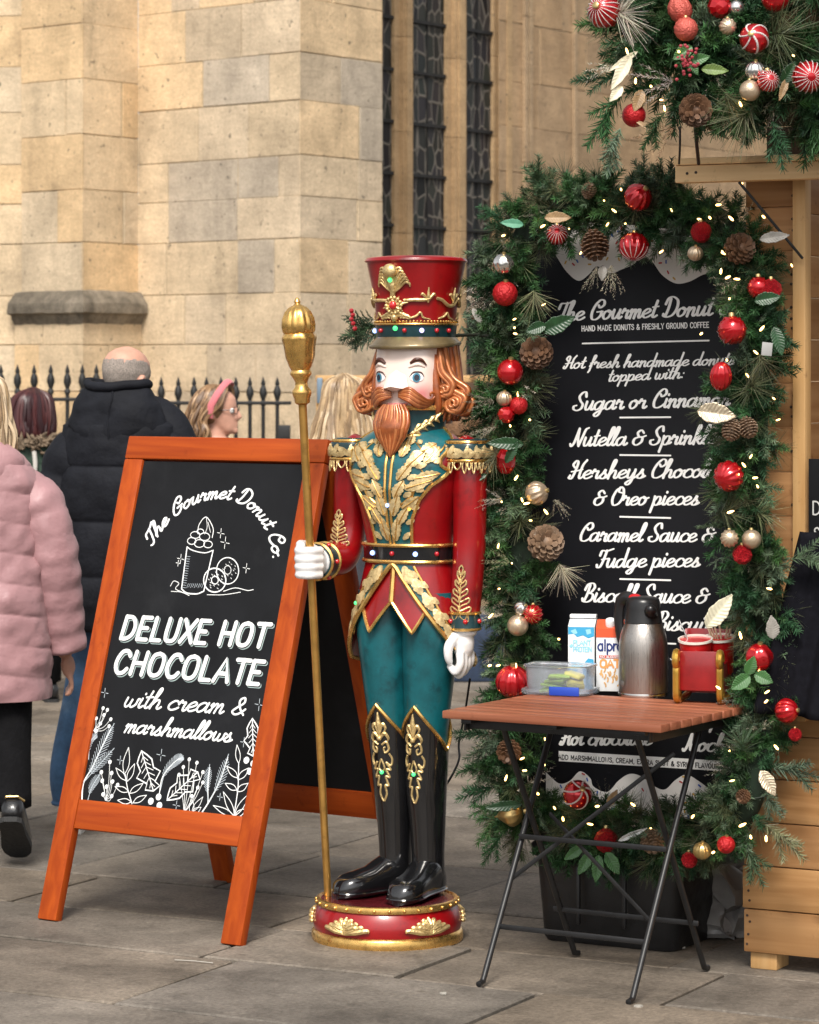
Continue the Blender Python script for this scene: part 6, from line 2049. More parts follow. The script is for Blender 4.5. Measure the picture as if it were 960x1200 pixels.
def T_pine():                   # long fine needles fanning from the tip
    n = 85
    d_ = nr.normal(size=(n, 3)); d_[:, 2] = np.abs(d_[:, 2]) * .8 + .35; d_ /= np.linalg.norm(d_, axis=1)[:, None]
    pos = np.zeros((n, 3)); pos[:, 2] = nr.rand(n) * .25
    return needles(pos, d_, nr.uniform(.65, 1.0, n), np.full(n, .022))
def T_cedar():                  # flat sprays
    out = []
    for i in range(9):
        s_ = 1 if i % 2 else -1; z = .05 + i * .09; L = .50 - .035 * i
        out.append(stem_needles((0, 0, z), (s_ * L * .8, 0, z + L * .55), 26, .10, .028, .6, .35))
    out.append(stem_needles((0, 0, 0), (0, 0, 1), 40, .11, .028, .6, .35))
    return np.concatenate(out)
def T_spray():                  # glittery twig spray
    out = []
    for i in range(7):
        d_ = nr.normal(size=3) * .35 + np.array([0, 0, 1]); d_ /= np.linalg.norm(d_)
        out.append(stem_needles((0, 0, 0), d_ * nr.uniform(.7, 1), 26, .09, .022, .7))
    return np.concatenate(out)
TPL = {'fir': [T_fir() for _ in range(5)], 'pine': [T_pine() for _ in range(4)], 'cedar': [T_cedar() for _ in range(3)], 'spray': [T_spray() for _ in range(3)]}

class Foliage:
    def __init__(s): s.V, s.C = [], []
    def put(s, kind, p, d_, size, col, var=.25):
        t = TPL[kind][nr.randint(len(TPL[kind]))]
        d_ = np.array(d_, float); d_ /= np.linalg.norm(d_)
        ref = nr.normal(size=3); x = np.cross(ref, d_); x /= np.linalg.norm(x); y = np.cross(d_, x)
        M_ = np.stack([x, y, d_], 0)
        v = (t.reshape(-1, 3) * size) @ M_ + np.array(p)
        # slight droop
        r_ = np.linalg.norm(v - np.array(p), axis=1)
        v[:, 2] -= .9 * r_ ** 2 * .8
        s.V.append(v)
        n = len(t)
        c = np.array(col)[None] * nr.uniform(.55, 1.6) * (1 + nr.uniform(-var, var, (n, 1))) * (1 + nr.uniform(-.08, .08, (n, 3)))
        s.C.append(np.repeat(c, 4, 0))
    def build(s, name, parent):
        V_ = np.concatenate(s.V); C_ = np.concatenate(s.C)
        off = np.array(MW[parent].translation)
        V_ = V_ - off
        n = len(V_)
        me = bpy.data.meshes.new(name)
        me.vertices.add(n); me.vertices.foreach_set('co', V_.astype(np.float32).ravel())
        me.loops.add(n); me.loops.foreach_set('vertex_index', np.arange(n, dtype=np.int32))
        me.polygons.add(n // 4); me.polygons.foreach_set('loop_start', np.arange(0, n, 4, dtype=np.int32))
        ca = me.color_attributes.new('tint', 'FLOAT_COLOR', 'POINT')
        ca.data.foreach_set('color', np.concatenate([C_, np.ones((n, 1))], 1).astype(np.float32).ravel())
        me.materials.append(FOL); me.update(calc_edges=True); me.validate()
        o = bpy.data.objects.new(name, me); COL.objects.link(o); o.parent = parent; MW[o] = MW[parent]
        return o

G_DARK = [(.022, .066, .022), (.030, .082, .026), (.026, .072, .032), (.040, .095, .028)]
G_BLUE = [(.080, .120, .068), (.092, .135, .086), (.060, .102, .052)]
G_OLIVE = [(.10, .115, .055), (.13, .135, .075), (.085, .105, .05)]
G_FROST = [(.30, .27, .20), (.24, .22, .16), (.36, .33, .27)]
pick = lambda L: L[nr.randint(len(L))]
def path3(pts):
    return catmull([at(*p) for p in pts], 10)
def garland(gname, label, group, path, rad, n_per_m, base, kinds, outward=(0, -1, 0), leaf_list=(), seed=3):
    g = thing(gname, label, 'garland', base, 0, group)
    P = path
    lens = np.cumsum([0] + [(P[i + 1] - P[i]).length for i in range(len(P) - 1)])
    def pt(s_):
        i = int(np.searchsorted(lens, s_) - 1); i = max(0, min(i, len(P) - 2))
        t = (s_ - lens[i]) / max(1e-6, lens[i + 1] - lens[i])
        return P[i].lerp(P[i + 1], t), (P[i + 1] - P[i]).normalized()
    F_ = {k: Foliage() for k in ('fir_sprigs', 'pine_tufts', 'frosted_sprays')}
    ow = Vector(outward).normalized()
    N_ = int(lens[-1] * n_per_m)
    for i in range(N_):
        s_ = lens[-1] * (i + nr.rand()) / N_
        p, tg = pt(s_)
        side = tg.cross(ow).normalized()
        r_ = float(np.interp(s_ / lens[-1], np.linspace(0, 1, len(rad)), rad)) if isinstance(rad, (list, tuple)) else rad
        a = nr.uniform(-1.25, 1.25)                      # 0 = towards the street
        d_ = ow * math.cos(a) + side * math.sin(a) + tg * nr.uniform(-.8, .8) + Vector((0, 0, -.12))
        d_.normalize()
        u_ = nr.rand()
        lat = abs(math.sin(a))
        size = r_ * nr.uniform(.75, 1.12)
        off = d_ * r_ * nr.uniform(0, .16) + side * math.sin(a) * r_ * .15
        if u_ < kinds[0]: F_['fir_sprigs'].put('fir', p + off, d_, size, pick(G_DARK))
        elif u_ < kinds[1]: F_['fir_sprigs'].put('fir', p + off, d_, size, pick(G_BLUE))
        elif u_ < kinds[2]: F_['pine_tufts'].put('pine', p + off + d_ * r_ * .35, d_, r_ * nr.uniform(.5, .72), pick(G_OLIVE))
        elif u_ < kinds[3]: F_['fir_sprigs'].put('cedar', p + off, d_, size * .95, pick(G_BLUE))
        else: F_['frosted_sprays'].put('spray', p + off + d_ * r_ * .2, d_, size * .85, pick(G_FROST))
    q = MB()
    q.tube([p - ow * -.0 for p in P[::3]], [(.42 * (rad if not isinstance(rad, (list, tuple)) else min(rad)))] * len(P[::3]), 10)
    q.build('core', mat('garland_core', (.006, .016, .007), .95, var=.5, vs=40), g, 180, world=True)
    return g, F_

GP = [(630, 965, 8.58), (608, 955, 8.58), (600, 900, 8.6), (606, 830, 8.6), (610, 740, 8.62), (608, 640, 8.62), (602, 540, 8.64), (604, 440, 8.64), (604, 350, 8.64), (615, 285, 8.62), (650, 246, 8.56), (710, 243, 8.47), (770, 248, 8.36), (830, 256, 8.24), (872, 300, 8.12), (886, 370, 8.04), (882, 450, 8.0), (880, 530, 7.99), (876, 610, 7.98), (896, 690, 8.02), (902, 770, 8.05), (892, 850, 8.02), (878, 930, 7.98), (845, 972, 8.06), (780, 978, 8.22), (710, 968, 8.40), (640, 966, 8.56)]
gpath = path3(GP)
g1, F1 = garland('fir_garland', 'thick lit fir garland with baubles and cones framing the black menu board', 'fir garlands', gpath, [.125, .125, .125, .125, .130, .122, .118, .118, .12, .115, .110, .106, .106, .12, .115], 165, (gpath[0].x, gpath[0].y, 0), (.54, .68, .88, .95), tuple(MN))
WP = [(748, -110, 8.0), (755, -30, 7.98), (768, 30, 7.95), (800, 58, 7.92), (850, 72, 7.88), (915, 88, 7.84), (980, 96, 7.8), (1060, 90, 7.76)]
wpath = path3(WP)
g2, F2 = garland('fir_garland', 'big fir garland with striped baubles hanging from the stall roof at the top right', 'fir garlands', wpath, [.14, .135, .145, .165, .165, .165, .165], 200, (wpath[0].x, wpath[0].y, 2.0), (.60, .74, .90, .96), tuple(MN))
WP2 = [(790, -90, 8.05), (830, -55, 8.0), (880, -30, 7.95), (960, -25, 7.9), (1060, -30, 7.85)]
w2 = path3(WP2)
for i in range(170):
    p = w2[nr.randint(len(w2))] + Vector(nr.normal(size=3) * .05)
    d_ = MN + Vector(nr.normal(size=3) * .7); d_.normalize()
    u_ = nr.rand()
    if u_ < .78: F2['fir_sprigs'].put('fir', p, d_, nr.uniform(.13, .19), pick(G_DARK))
    elif u_ < .9: F2['fir_sprigs'].put('fir', p, d_, nr.uniform(.13, .19), pick(G_BLUE))
    else: F2['pine_tufts'].put('pine', p + d_ * .06, d_, .10, pick(G_OLIVE))
# single branches that stick out where the photo shows them
def branch(F_, kind, px, py, Y, dx, dz, size, cols, key='fir_sprigs', dy=-.15):
    F_[key].put(kind, at(px, py, Y), (dx, dy, dz), size, pick(cols))
for b in (('fir', 632, 235, 8.52, -.02, 1, .14, G_BLUE), ('fir', 638, 240, 8.52, -.25, 1, .10, G_BLUE), ('fir', 712, 235, 8.4, .05, 1, .13, G_DARK), ('fir', 752, 232, 8.34, .05, 1, .13, G_BLUE), ('fir', 770, 226, 8.3, .1, 1, .10, G_BLUE), ('fir', 783, 240, 8.3, .05, 1, .14, G_BLUE), ('fir', 675, 240, 8.45, -.3, 1, .10, G_DARK),
          ('fir', 595, 262, 8.55, -.6, .4, .10, G_DARK), ('fir', 588, 330, 8.55, -.6, .1, .09, G_DARK), ('fir', 925, 655, 7.9, 1, .1, .12, G_BLUE), ('fir', 905, 900, 7.9, 1, -.1, .13, G_BLUE), ('fir', 895, 965, 7.9, .8, -.6, .13, G_OLIVE), ('fir', 870, 985, 7.95, .5, -1, .12, G_BLUE),
          ('fir', 575, 860, 8.5, -.8, .1, .11, G_DARK), ('fir', 590, 975, 8.5, -.5, -.7, .10, G_DARK), ('fir', 700, 1000, 8.3, 0, -1, .08, G_DARK)):
    branch(F1, *b)
for b in (('pine', 845, 600, 7.9, .8, 0, .10, G_OLIVE), ('pine', 885, 600, 7.88, 1, -.1, .09, G_OLIVE), ('pine', 765, 245, 8.3, 0, .2, .09, G_OLIVE), ('pine', 890, 415, 7.9, .2, -.5, .10, G_OLIVE), ('pine', 875, 455, 7.88, .2, .1, .09, G_OLIVE), ('pine', 625, 340, 8.5, .1, -.6, .09, G_OLIVE), ('pine', 870, 880, 7.85, 0, .5, .09, G_BLUE), ('pine', 585, 530, 8.5, -.5, -.5, .09, G_OLIVE), ('pine', 655, 660, 8.5, .4, -.8, .09, G_FROST), ('pine', 830, 480, 7.9, -.5, 0, .06, G_OLIVE)):
    branch(F1, *b, key='pine_tufts')
for b in (('spray', 700, 312, 8.36, -.35, -1, .085, G_FROST), ('spray', 716, 310, 8.36, .1, -1, .10, G_FROST), ('spray', 580, 470, 8.5, -1, -.1, .10, G_FROST), ('spray', 582, 500, 8.5, -1, -.4, .11, G_FROST), ('spray', 588, 585, 8.5, -1, 0, .08, G_FROST), ('spray', 590, 720, 8.5, -1, -.1, .08, G_FROST), ('spray', 598, 660, 8.5, -1, .3, .09, G_OLIVE), ('spray', 650, 585, 8.5, .6, -.6, .07, G_FROST)):
    branch(F1, *b, key='frosted_sprays')
for b in (('fir', 730, 110, 7.8, -.7, -.9, .15, G_DARK), ('fir', 728, 148, 7.8, -.35, -1, .12, G_BLUE), ('fir', 720, 92, 7.8, -1, .0, .11, G_DARK), ('fir', 905, 140, 7.7, .2, -.9, .12, G_DARK), ('fir', 945, 130, 7.7, .3, -.8, .13, G_DARK), ('fir', 780, 130, 7.75, -.4, -.6, .11, G_DARK), ('fir', 935, 120, 7.68, .6, 0, .12, [(.035, .10, .025)]), ('fir', 845, 130, 7.72, .4, -.3, .10, [(.035, .10, .025)])):
    branch(F2, *b)
for b in (('pine', 720, 15, 7.75, .4, .0, .12, G_FROST), ('pine', 905, 40, 7.7, .2, .0, .14, G_OLIVE), ('pine', 880, 130, 7.7, -.5, -.3, .12, G_OLIVE), ('pine', 850, 110, 7.7, .3, -.6, .09, G_OLIVE)):
    branch(F2, *b, key='pine_tufts')
for b in (('spray', 790, 95, 7.74, -1, .05, .13, [(.22, .19, .17)]), ('spray', 720, 78, 7.78, -.9, -.2, .10, G_FROST), ('spray', 790, 150, 7.78, -.8, -.3, .13, [(.16, .10, .055)]), ('spray', 850, 112, 7.7, .6, -.8, .08, [(.16, .12, .05)])):
    branch(F2, *b, key='frosted_sprays')
for F_, g in ((F1, g1), (F2, g2)):
    for k, v in F_.items():
        if v.V: v.build(k, g)
# sprigs that show behind the hat
sb = at(490, 400, 8.95)
g3 = thing('fir_swag', 'small blue-green spruce swag with red berries showing on both sides behind the tall hat', 'swag', (sb.x, sb.y, sb.z))
F3 = Foliage()
for px, py, dx, dz, s_, c in ((445, 380, -1, -.15, .12, G_BLUE), (440, 375, -1, .25, .10, G_BLUE), (450, 390, -1, -.35, .11, G_BLUE), (545, 385, 1, -.3, .13, G_BLUE), (540, 380, .6, -.9, .11, G_BLUE), (550, 392, .9, -.7, .12, G_BLUE), (540, 372, 1, .1, .12, G_BLUE), (552, 380, .3, -1, .09, G_BLUE)):
    for _ in range(2): F3.put('cedar' if nr.rand() < .5 else 'fir', at(px, py, 8.95), (dx, -.2, dz + nr.uniform(-.2, .2)), s_, pick(c))
for px, py, dx, dz in ((545, 365, 1, .5), (550, 355, .8, .9), (548, 370, 1, .1), (560, 350, .6, .6), (545, 350, .7, .2)):
    F3.put('spray', at(px, py, 8.92), (dx, -.2, dz), .13, (.42, .36, .29))
F3.build('spruce_sprigs', g3)
q = MB(); q.tube([at(436, 388, 8.99), at(490, 395, 8.99), at(560, 392, 8.86), at(606, 400, 8.66)], .005, 8); q.build('stem', mat('twig_dark', (.02, .025, .012), .8), g3, world=True)
q = MB()
for px, py in ((412, 364), (413.5, 369), (412, 374), (414, 379), (416, 385), (555, 372), (561, 370), (558, 376)): q.ball(at(px, py, 8.9), .0075, n=8)
q.build('berries', mat('berry_red', (.35, .012, .018), .35, coat=.4), g3, world=True)

# ---------------------------------------------------------------- broad leaves (parts of the garland)
def leafmesh(px, py, Y, ang, L, w_, tilt, m_, parent, curl=.10, name='leaf'):
    """ang: direction in the picture plane in degrees (0 = right, 90 = up)"""
    a = R(ang)
    L *= .86; w_ *= .9
    d_ = Vector((math.cos(a), -.25 * math.sin(tilt), math.sin(a))); d_.normalize()
    n_ = Vector((.1, -1, .15)); n_ = (n_ - d_ * n_.dot(d_)).normalized(); x = d_.cross(n_)
    c = at(px, py, Y)
    q = MB()
    def f(u, v):
        t = v; s_ = (u - .5) * 2
        wv = w_ * .88 * max(.03, math.sin(PI * min(1, t ** .8)) ** .8) * (1 + .05 * math.sin(t * 23 + s_ * 2))
        vein = .05 * w_ * math.cos(t * 44 + abs(s_) * 5)
        return c + d_ * (L * (t - .5)) + x * (s_ * wv) + n_ * (.30 * wv * abs(s_) + curl * L * (.25 - (t - .5) ** 2) + .045 * w_ * math.sin(t * 62 - abs(s_) * 9) * min(1, abs(s_) * 3))
    q.grid(f, 17, 44)
    o = q.build(name, m_, parent, 180, world=True)
    md = o.modifiers.new('t', 'SOLIDIFY'); md.thickness = .0015
    return o
LG = mat('dark_green_leaf', (.015, .055, .018), .38, var=.35, vs=40, coat=.1)
LGM = mat('mid_green_leaf', (.045, .13, .035), .4, var=.3, vs=40)
LMINT = mat('mint_leaf', (.10, .30, .19), .5, var=.25, vs=40)
LTAN = mat('tan_leaf', (.34, .22, .11), .45, var=.3, vs=40)
LCH = mat('champagne_leaf', (.50, .42, .30), .35, .55, var=.25, vs=40, bump=.3, bs=80)
LCR = mat('cream_leaf', (.66, .62, .46), .5, var=.2, vs=40)
LGR = mat('grey_leaf', (.30, .28, .25), .5, var=.3, vs=40)
for a_ in ((600, 262, 8.45, 175, .075, .016, .3, LMINT), (654, 255, 8.4, 0, .085, .020, .3, LTAN), (655, 380, 8.45, 25, .115, .030, .6, LG), (628, 385, 8.45, 200, .07, .022, .6, LG), (840, 485, 7.86, -8, .115, .034, .4, LCH), (843, 716, 7.82, 52, .125, .030, .4, LCR), (900, 918, 7.82, -60, .085, .024, .4, LCH),
           (908, 278, 7.9, 8, .09, .018, .4, LGR), (592, 520, 8.45, 178, .12, .022, .4, LG), (600, 530, 8.45, 60, .08, .016, .5, LG), (560, 560, 8.5, 200, .06, .012, .4, LG), (590, 945, 8.42, 185, .12, .018, .4, LG), (868, 800, 7.82, 215, .07, .024, .5, LGM), (895, 795, 7.82, -25, .06, .022, .5, LGM), (880, 780, 7.82, 70, .06, .02, .5, LGM),
           (685, 1012, 8.2, 240, .08, .020, .5, LGM), (700, 1018, 8.2, 262, .085, .020, .5, LGM), (718, 1012, 8.2, 300, .08, .022, .5, LGM), (672, 1000, 8.2, 215, .07, .018, .5, LGM), (742, 978, 8.15, 25, .10, .010, .5, mat('silver_leaf', (.6, .6, .58), .35, .5)), (718, 935, 8.25, 60, .06, .014, .5, LTAN), (900, 350, 7.86, 10, .08, .022, .4, LG), (912, 400, 7.84, -75, .09, .022, .4, LG), (905, 735, 7.82, 95, .07, .022, .4, LGR), (706, 320, 8.36, 265, .05, .016, .5, LGR), (612, 850, 8.45, 30, .06, .012, .5, LGR), (560, 372, 8.6, 300, .07, .012, .5, LGR)):
    leafmesh(*a_, g1)
for a_ in ((800, 62, 7.72, 215, .07, .022, .5, LGM), (818, 70, 7.72, 15, .075, .020, .5, LGM), (838, 82, 7.72, -5, .08, .018, .5, mat('leaf_lime', (.12, .19, .04), .45, var=.3, vs=40)), (812, 78, 7.72, 300, .06, .016, .5, LGM), (925, 85, 7.68, 60, .07, .022, .5, LG), (918, 105, 7.68, 250, .07, .012, .5, LTAN), (730, 72, 7.78, 215, .11, .010, .5, LCR), (728, 85, 7.76, 240, .12, .020, .5, LCR), (722, 110, 7.76, 230, .06, .016, .5, LCR), (748, 118, 7.8, 250, .07, .02, .5, LTAN), (760, 150, 7.8, -30, .09, .008, .5, LTAN), (835, 150, 7.85, -35, .12, .014, .3, LTAN)):
    leafmesh(*a_, g2)

# ---------------------------------------------------------------- baubles
BRED = mat('bauble_red', (.50, .006, .012), .2, .55, coat=.7, croug=.06)
BREDM = mat('bauble_red_matte', (.42, .008, .012), .45, .3, bump=.5, bs=160)
BREDG = mat('bauble_red_glitter', (.46, .010, .018), .35, .7, bump=1.0, bs=420, var=.5, vs=320)
BCOR = mat('bauble_coral', (.52, .10, .075), .4, .3, bump=.5, bs=220)
BCHA = mat('bauble_champagne', (.60, .47, .33), .35, .75, bump=.15, bs=200)
BSIL = mat('bauble_silver', (.72, .70, .67), .18, .95)
BGOL = mat('bauble_gold', (.60, .42, .17), .3, .85)
BWHT = mat('bauble_white_glitter', (.75, .70, .68), .5, .2, bump=.6, bs=400)
BCAP = mat('bauble_cap', (.6, .45, .2), .3, .9)
gpx = [(p[0], p[1], p[2]) for p in GP] + [(p[0], p[1], p[2]) for p in WP] + [(p[0], p[1], p[2]) for p in WP2]
def nearY(px, py):
    src = GP if py > 185 else WP + WP2
    C_ = catmull([Vector(p) for p in src], 6)
    return min(C_, key=lambda p: (p.x - px) ** 2 + (p.y - py) ** 2).z
def bauble(px, py, r_, kind, label, m1, m2=None, axis=None, sc=(1, 1, 1), out=.135):
    Y = nearY(px, py) - out
    c = at(px, py, Y)
    rad = r_ * Y / FPX
    b = random.Random(int(px * 7 + py))
    ax = Vector(axis) if axis else Vector((b.uniform(-.35, .35), -1, b.uniform(-.35, .5)))
    ax.normalize()
    X_ = ax.to_track_quat('Z', 'Y').to_matrix().to_4x4()
    q = MB(); n = 48
    fn = None
    if kind == 'ridged': fn = lambda a, t: 1 - .11 * abs(math.sin(a * 9)) ** .7 * math.sin(PI * t) ** .5
    elif kind == 'fluted': fn = lambda a, t: 1 + .07 * math.sin(a * 12 + t * 3.5) * math.sin(PI * t) ** .6
    elif kind == 'swirl': fn = lambda a, t: 1 + .06 * math.sin(a * 7 + t * 7) * math.sin(PI * t) ** .6
    elif kind == 'facet': n = 10
    elif kind == 'bumpy': fn = lambda a, t: 1 + .05 * math.sin(a * 11) * math.sin(t * 30)
    if kind == 'onion':
        q.lathe([(.02, -1.35), (.10, -1.1), (.45, -.75), (.9, -.2), (1, .15), (.85, .6), (.45, .9), (.02, 1)], 40, Matrix.Translation(c) @ X_ @ Matrix.Scale(rad, 4), fn=lambda a, t: 1 + .04 * math.sin(a * 10))
    elif kind == 'cone':
        q.lathe([(.05, -1.4), (.5, -1.1), (.9, -.5), (1, 0), (.85, .6), (.45, 1.1), (.03, 1.35)], 40, Matrix.Translation(c) @ X_ @ Matrix.Scale(rad, 4), fn=lambda a, t: 1 + .09 * math.sin(a * 9 + (int(t * 14) % 2) * PI) * abs(math.sin(t * 22)))
    else:
        q.ball(c, rad, n=n, sc=sc, rot=X_, fn=fn)
    o = q.build('bauble', m1, None, 25 if kind == 'facet' else 70)
    if kind in ('ridged', 'fluted') and m2:
        q = MB()
        for k in range(18 if kind == 'ridged' else 12):
            a = 2 * PI * k / (18 if kind == 'ridged' else 12) + (.0 if kind == 'ridged' else .13)
            pts = []
            for i in range(9):
                t = .08 + .40 * i / 8
                th = PI * (1 - t)
                aa = a
                pts.append(Matrix.Translation(c) @ X_ @ (Vector((math.sin(th) * math.cos(aa), math.sin(th) * math.sin(aa), -math.cos(th))) * rad * .995))
            q.tube(pts, [rad * .018, rad * .030, rad * .016], 5)
        q.build('white_lines', m2, o)
    if kind == 'stripes':
        q = MB()
        for k in range(6):
            a = 2 * PI * k / 6
            pts = [Matrix.Translation(c) @ X_ @ (Vector((math.sin(PI * t) * math.cos(a + t * 1.5), math.sin(PI * t) * math.sin(a + t * 1.5), -math.cos(PI * t))) * rad * .99) for t in np.linspace(.08, .95, 14)]
            q.tube(pts, rad * .085, 6, flat=.7)
        q.build('white_lines', m2, o)
    q = MB()
    capd = Vector((0, .25, 1)).normalized() if not axis else -ax if axis[2] < 0 else ax
    q.lathe([(.20, .0), (.20, .22), (.12, .26)], 12, Matrix.Translation(c + capd * rad * .93 * (1.3 if kind in ('cone', 'onion') else 1)) @ capd.to_track_quat('Z', 'Y').to_matrix().to_4x4() @ Matrix.Scale(rad, 4))
    q.build('cap', BCAP, o)
    for k in [o] + list(o.children):
        k.data.transform(Matrix.Translation(-c))
    o.location = c
    tag(o, label, 'bauble', 'baubles on the garlands')
DN = (0.05, -.25, 1)
B_ = bauble
B_(653, 275, 13, 'ridged', 'red bauble with white starburst lines at the upper left corner of the menu garland', BRED, BWHT)
B_(590, 309, 12, 'swirl', 'shiny silver swirled bauble near the top of the left garland above a textured red one', BSIL, axis=DN)
B_(592, 344, 14.5, 'bumpy', 'textured matte red bauble directly under the silver swirled one', BREDM, axis=DN)
B_(598, 436, 15.5, 'plain', 'smooth mirror-bright red bauble level with the statue moustache', BRED, axis=DN)
B_(591, 467, 9, 'fluted', 'small champagne striped bauble under the smooth red one', BCHA, axis=DN)
B_(608, 475, 10.5, 'bumpy', 'small red bauble touching the champagne striped one, right of the pair of small reds', BREDM)
B_(593, 486, 10.5, 'facet', 'small faceted red bauble, lower left of the pair of small reds', BRED)
B_(593, 540, 13, 'facet', 'tall faceted red gem-shaped bauble beside the statue epaulette', BRED, axis=DN, sc=(.95, .95, 1.3))
B_(629, 578, 13.5, 'fluted', 'champagne fluted bauble on the left garland beside a frosted spray', BCHA, axis=(1, -.5, .3))
B_(611, 713, 8.5, 'swirl', 'small silver striped bauble at the top of a cluster of three on the left garland', BSIL, axis=(.6, -.6, .5))
B_(625, 720, 11.5, 'fluted', 'small red bauble with gold lines in the left cluster of three', BRED, BGOL)
B_(607, 733, 12.5, 'plain', 'matte champagne bauble at the bottom of the left cluster of three', BCHA)
B_(601, 799, 19.5, 'fluted', 'large ribbed red bauble just behind the left corner of the table', BRED, axis=DN)
B_(598, 954, 15, 'onion', 'gold onion-shaped bauble at the lower left corner of the garland', BGOL, axis=(1, -.4, .25))
B_(748, 231, 16, 'fluted', 'red fluted bauble on the top edge of the menu garland', BRED, axis=(.5, -.7, .6))
B_(743, 289, 17, 'fluted', 'red fluted bauble with pale lines hanging over the top middle of the menu', BRED, BWHT, axis=(-.1, -.45, -1))
B_(822, 272, 13, 'facet', 'red faceted bauble amid lights in the upper right of the menu garland', BREDG)
B_(815, 297, 9, 'fluted', 'small champagne ribbed bauble beneath the red faceted one over the icing', BCHA, axis=DN)
B_(889, 337, 14, 'ridged', 'glossy red ridged bauble, left of the touching pair under the stay rod', BRED)
B_(904, 339, 13, 'facet', 'red sparkling bauble, right of the touching pair under the stay rod', BREDG)
B_(858, 387, 18, 'ridged', 'bright red ridged bauble beside the last words of the hand made line', BRED)
B_(845, 441, 14, 'fluted', 'tall red bauble beside the words Hot fresh handmade', BRED, axis=DN, sc=(.9, .9, 1.25))
B_(854, 558, 17.5, 'fluted', 'red fluted bauble at the end of the chocolate and oreo line', BRED, axis=(-.6, -.7, -.2))
B_(855, 631, 10.5, 'fluted', 'champagne ribbed bauble on the left of the right-hand cluster of three', BCHA)
B_(881, 632, 11.5, 'plain', 'plain champagne bauble on the right of the right-hand cluster of three', BCHA)
B_(870, 650, 12, 'facet', 'red glitter bauble at the bottom of the right-hand cluster of three', BREDG)
B_(890, 770, 16, 'swirl', 'red swirled bauble right of the toy sleigh', BRED, axis=DN)
B_(922, 833, 14, 'fluted', 'red ribbed bauble peeping out below the black counter cloth', BRED, axis=(.8, -.5, .1))
B_(932, 861, 8, 'plain', 'small dark red bauble on the planks under the black counter cloth', BREDG)
B_(851, 990, 10.5, 'bumpy', 'dark red bauble at the lower right corner of the garland', BREDM, axis=DN)
B_(677, 931, 17, 'stripes', 'red bauble with a white swirl below the table on the lower garland', BRED, BWHT, axis=(.3, -.9, .5))
B_(711, 985, 15, 'facet', 'red glitter bauble above the black tub between the table braces', BREDG)
B_(823, 997, 10.5, 'fluted', 'gold ribbed bauble beside a red glitter one on the lower right garland', BGOL, axis=DN)
B_(808, 1008, 10, 'facet', 'red glitter bauble touching the gold ribbed one on the lower right garland', BREDG)
B_(709, 13, 21, 'ridged', 'large red bauble with white lines at the left tip of the roof garland', BRED, BWHT, axis=(-.5, -.8, .2), out=.20)
B_(797, 11, 14, 'cone', 'coral cone-shaped ornament on the roof garland above the coral ball', BCOR, axis=(-.35, -.2, 1), out=.20)
B_(804, 34, 14, 'bumpy', 'coral textured ball under the cone-shaped ornament on the roof garland', BCOR, out=.20)
B_(843, 8, 14, 'facet', 'shiny red bauble at the top of the roof garland left of two champagne ones', BRED, out=.20)
B_(863, 9, 9.5, 'plain', 'small silver bauble at the top of the roof garland', BSIL, out=.20)
B_(853, 31, 10, 'fluted', 'small champagne bauble above the red and white striped one', BCHA, out=.20)
B_(884, 45, 17.5, 'stripes', 'red and white striped bauble in the middle of the roof garland', BRED, BWHT, axis=(-.3, -.9, .2), out=.20)
B_(909, -3, 17, 'plain', 'red bauble cut by the top edge of the picture', BRED, out=.20)
B_(885, 83, 11.5, 'fluted', 'silver ribbed bauble above the starburst and champagne balls on the roof garland', BSIL, axis=DN, out=.205)
B_(900, 95, 13.5, 'ridged', 'small red starburst bauble between silver and champagne on the roof garland', BRED, BWHT, out=.215)
B_(879, 106, 12.5, 'plain', 'matte champagne bauble under the silver one on the roof garland', BCHA, out=.215)
B_(947, 90, 20, 'ridged', 'large red starburst bauble at the right end of the roof garland', BRED, BWHT, axis=(.1, -1, -.1), out=.205)
B_(743, 135, 14, 'plain', 'dull red bauble hidden in needles at the lower left of the roof garland', BREDM, out=.10)

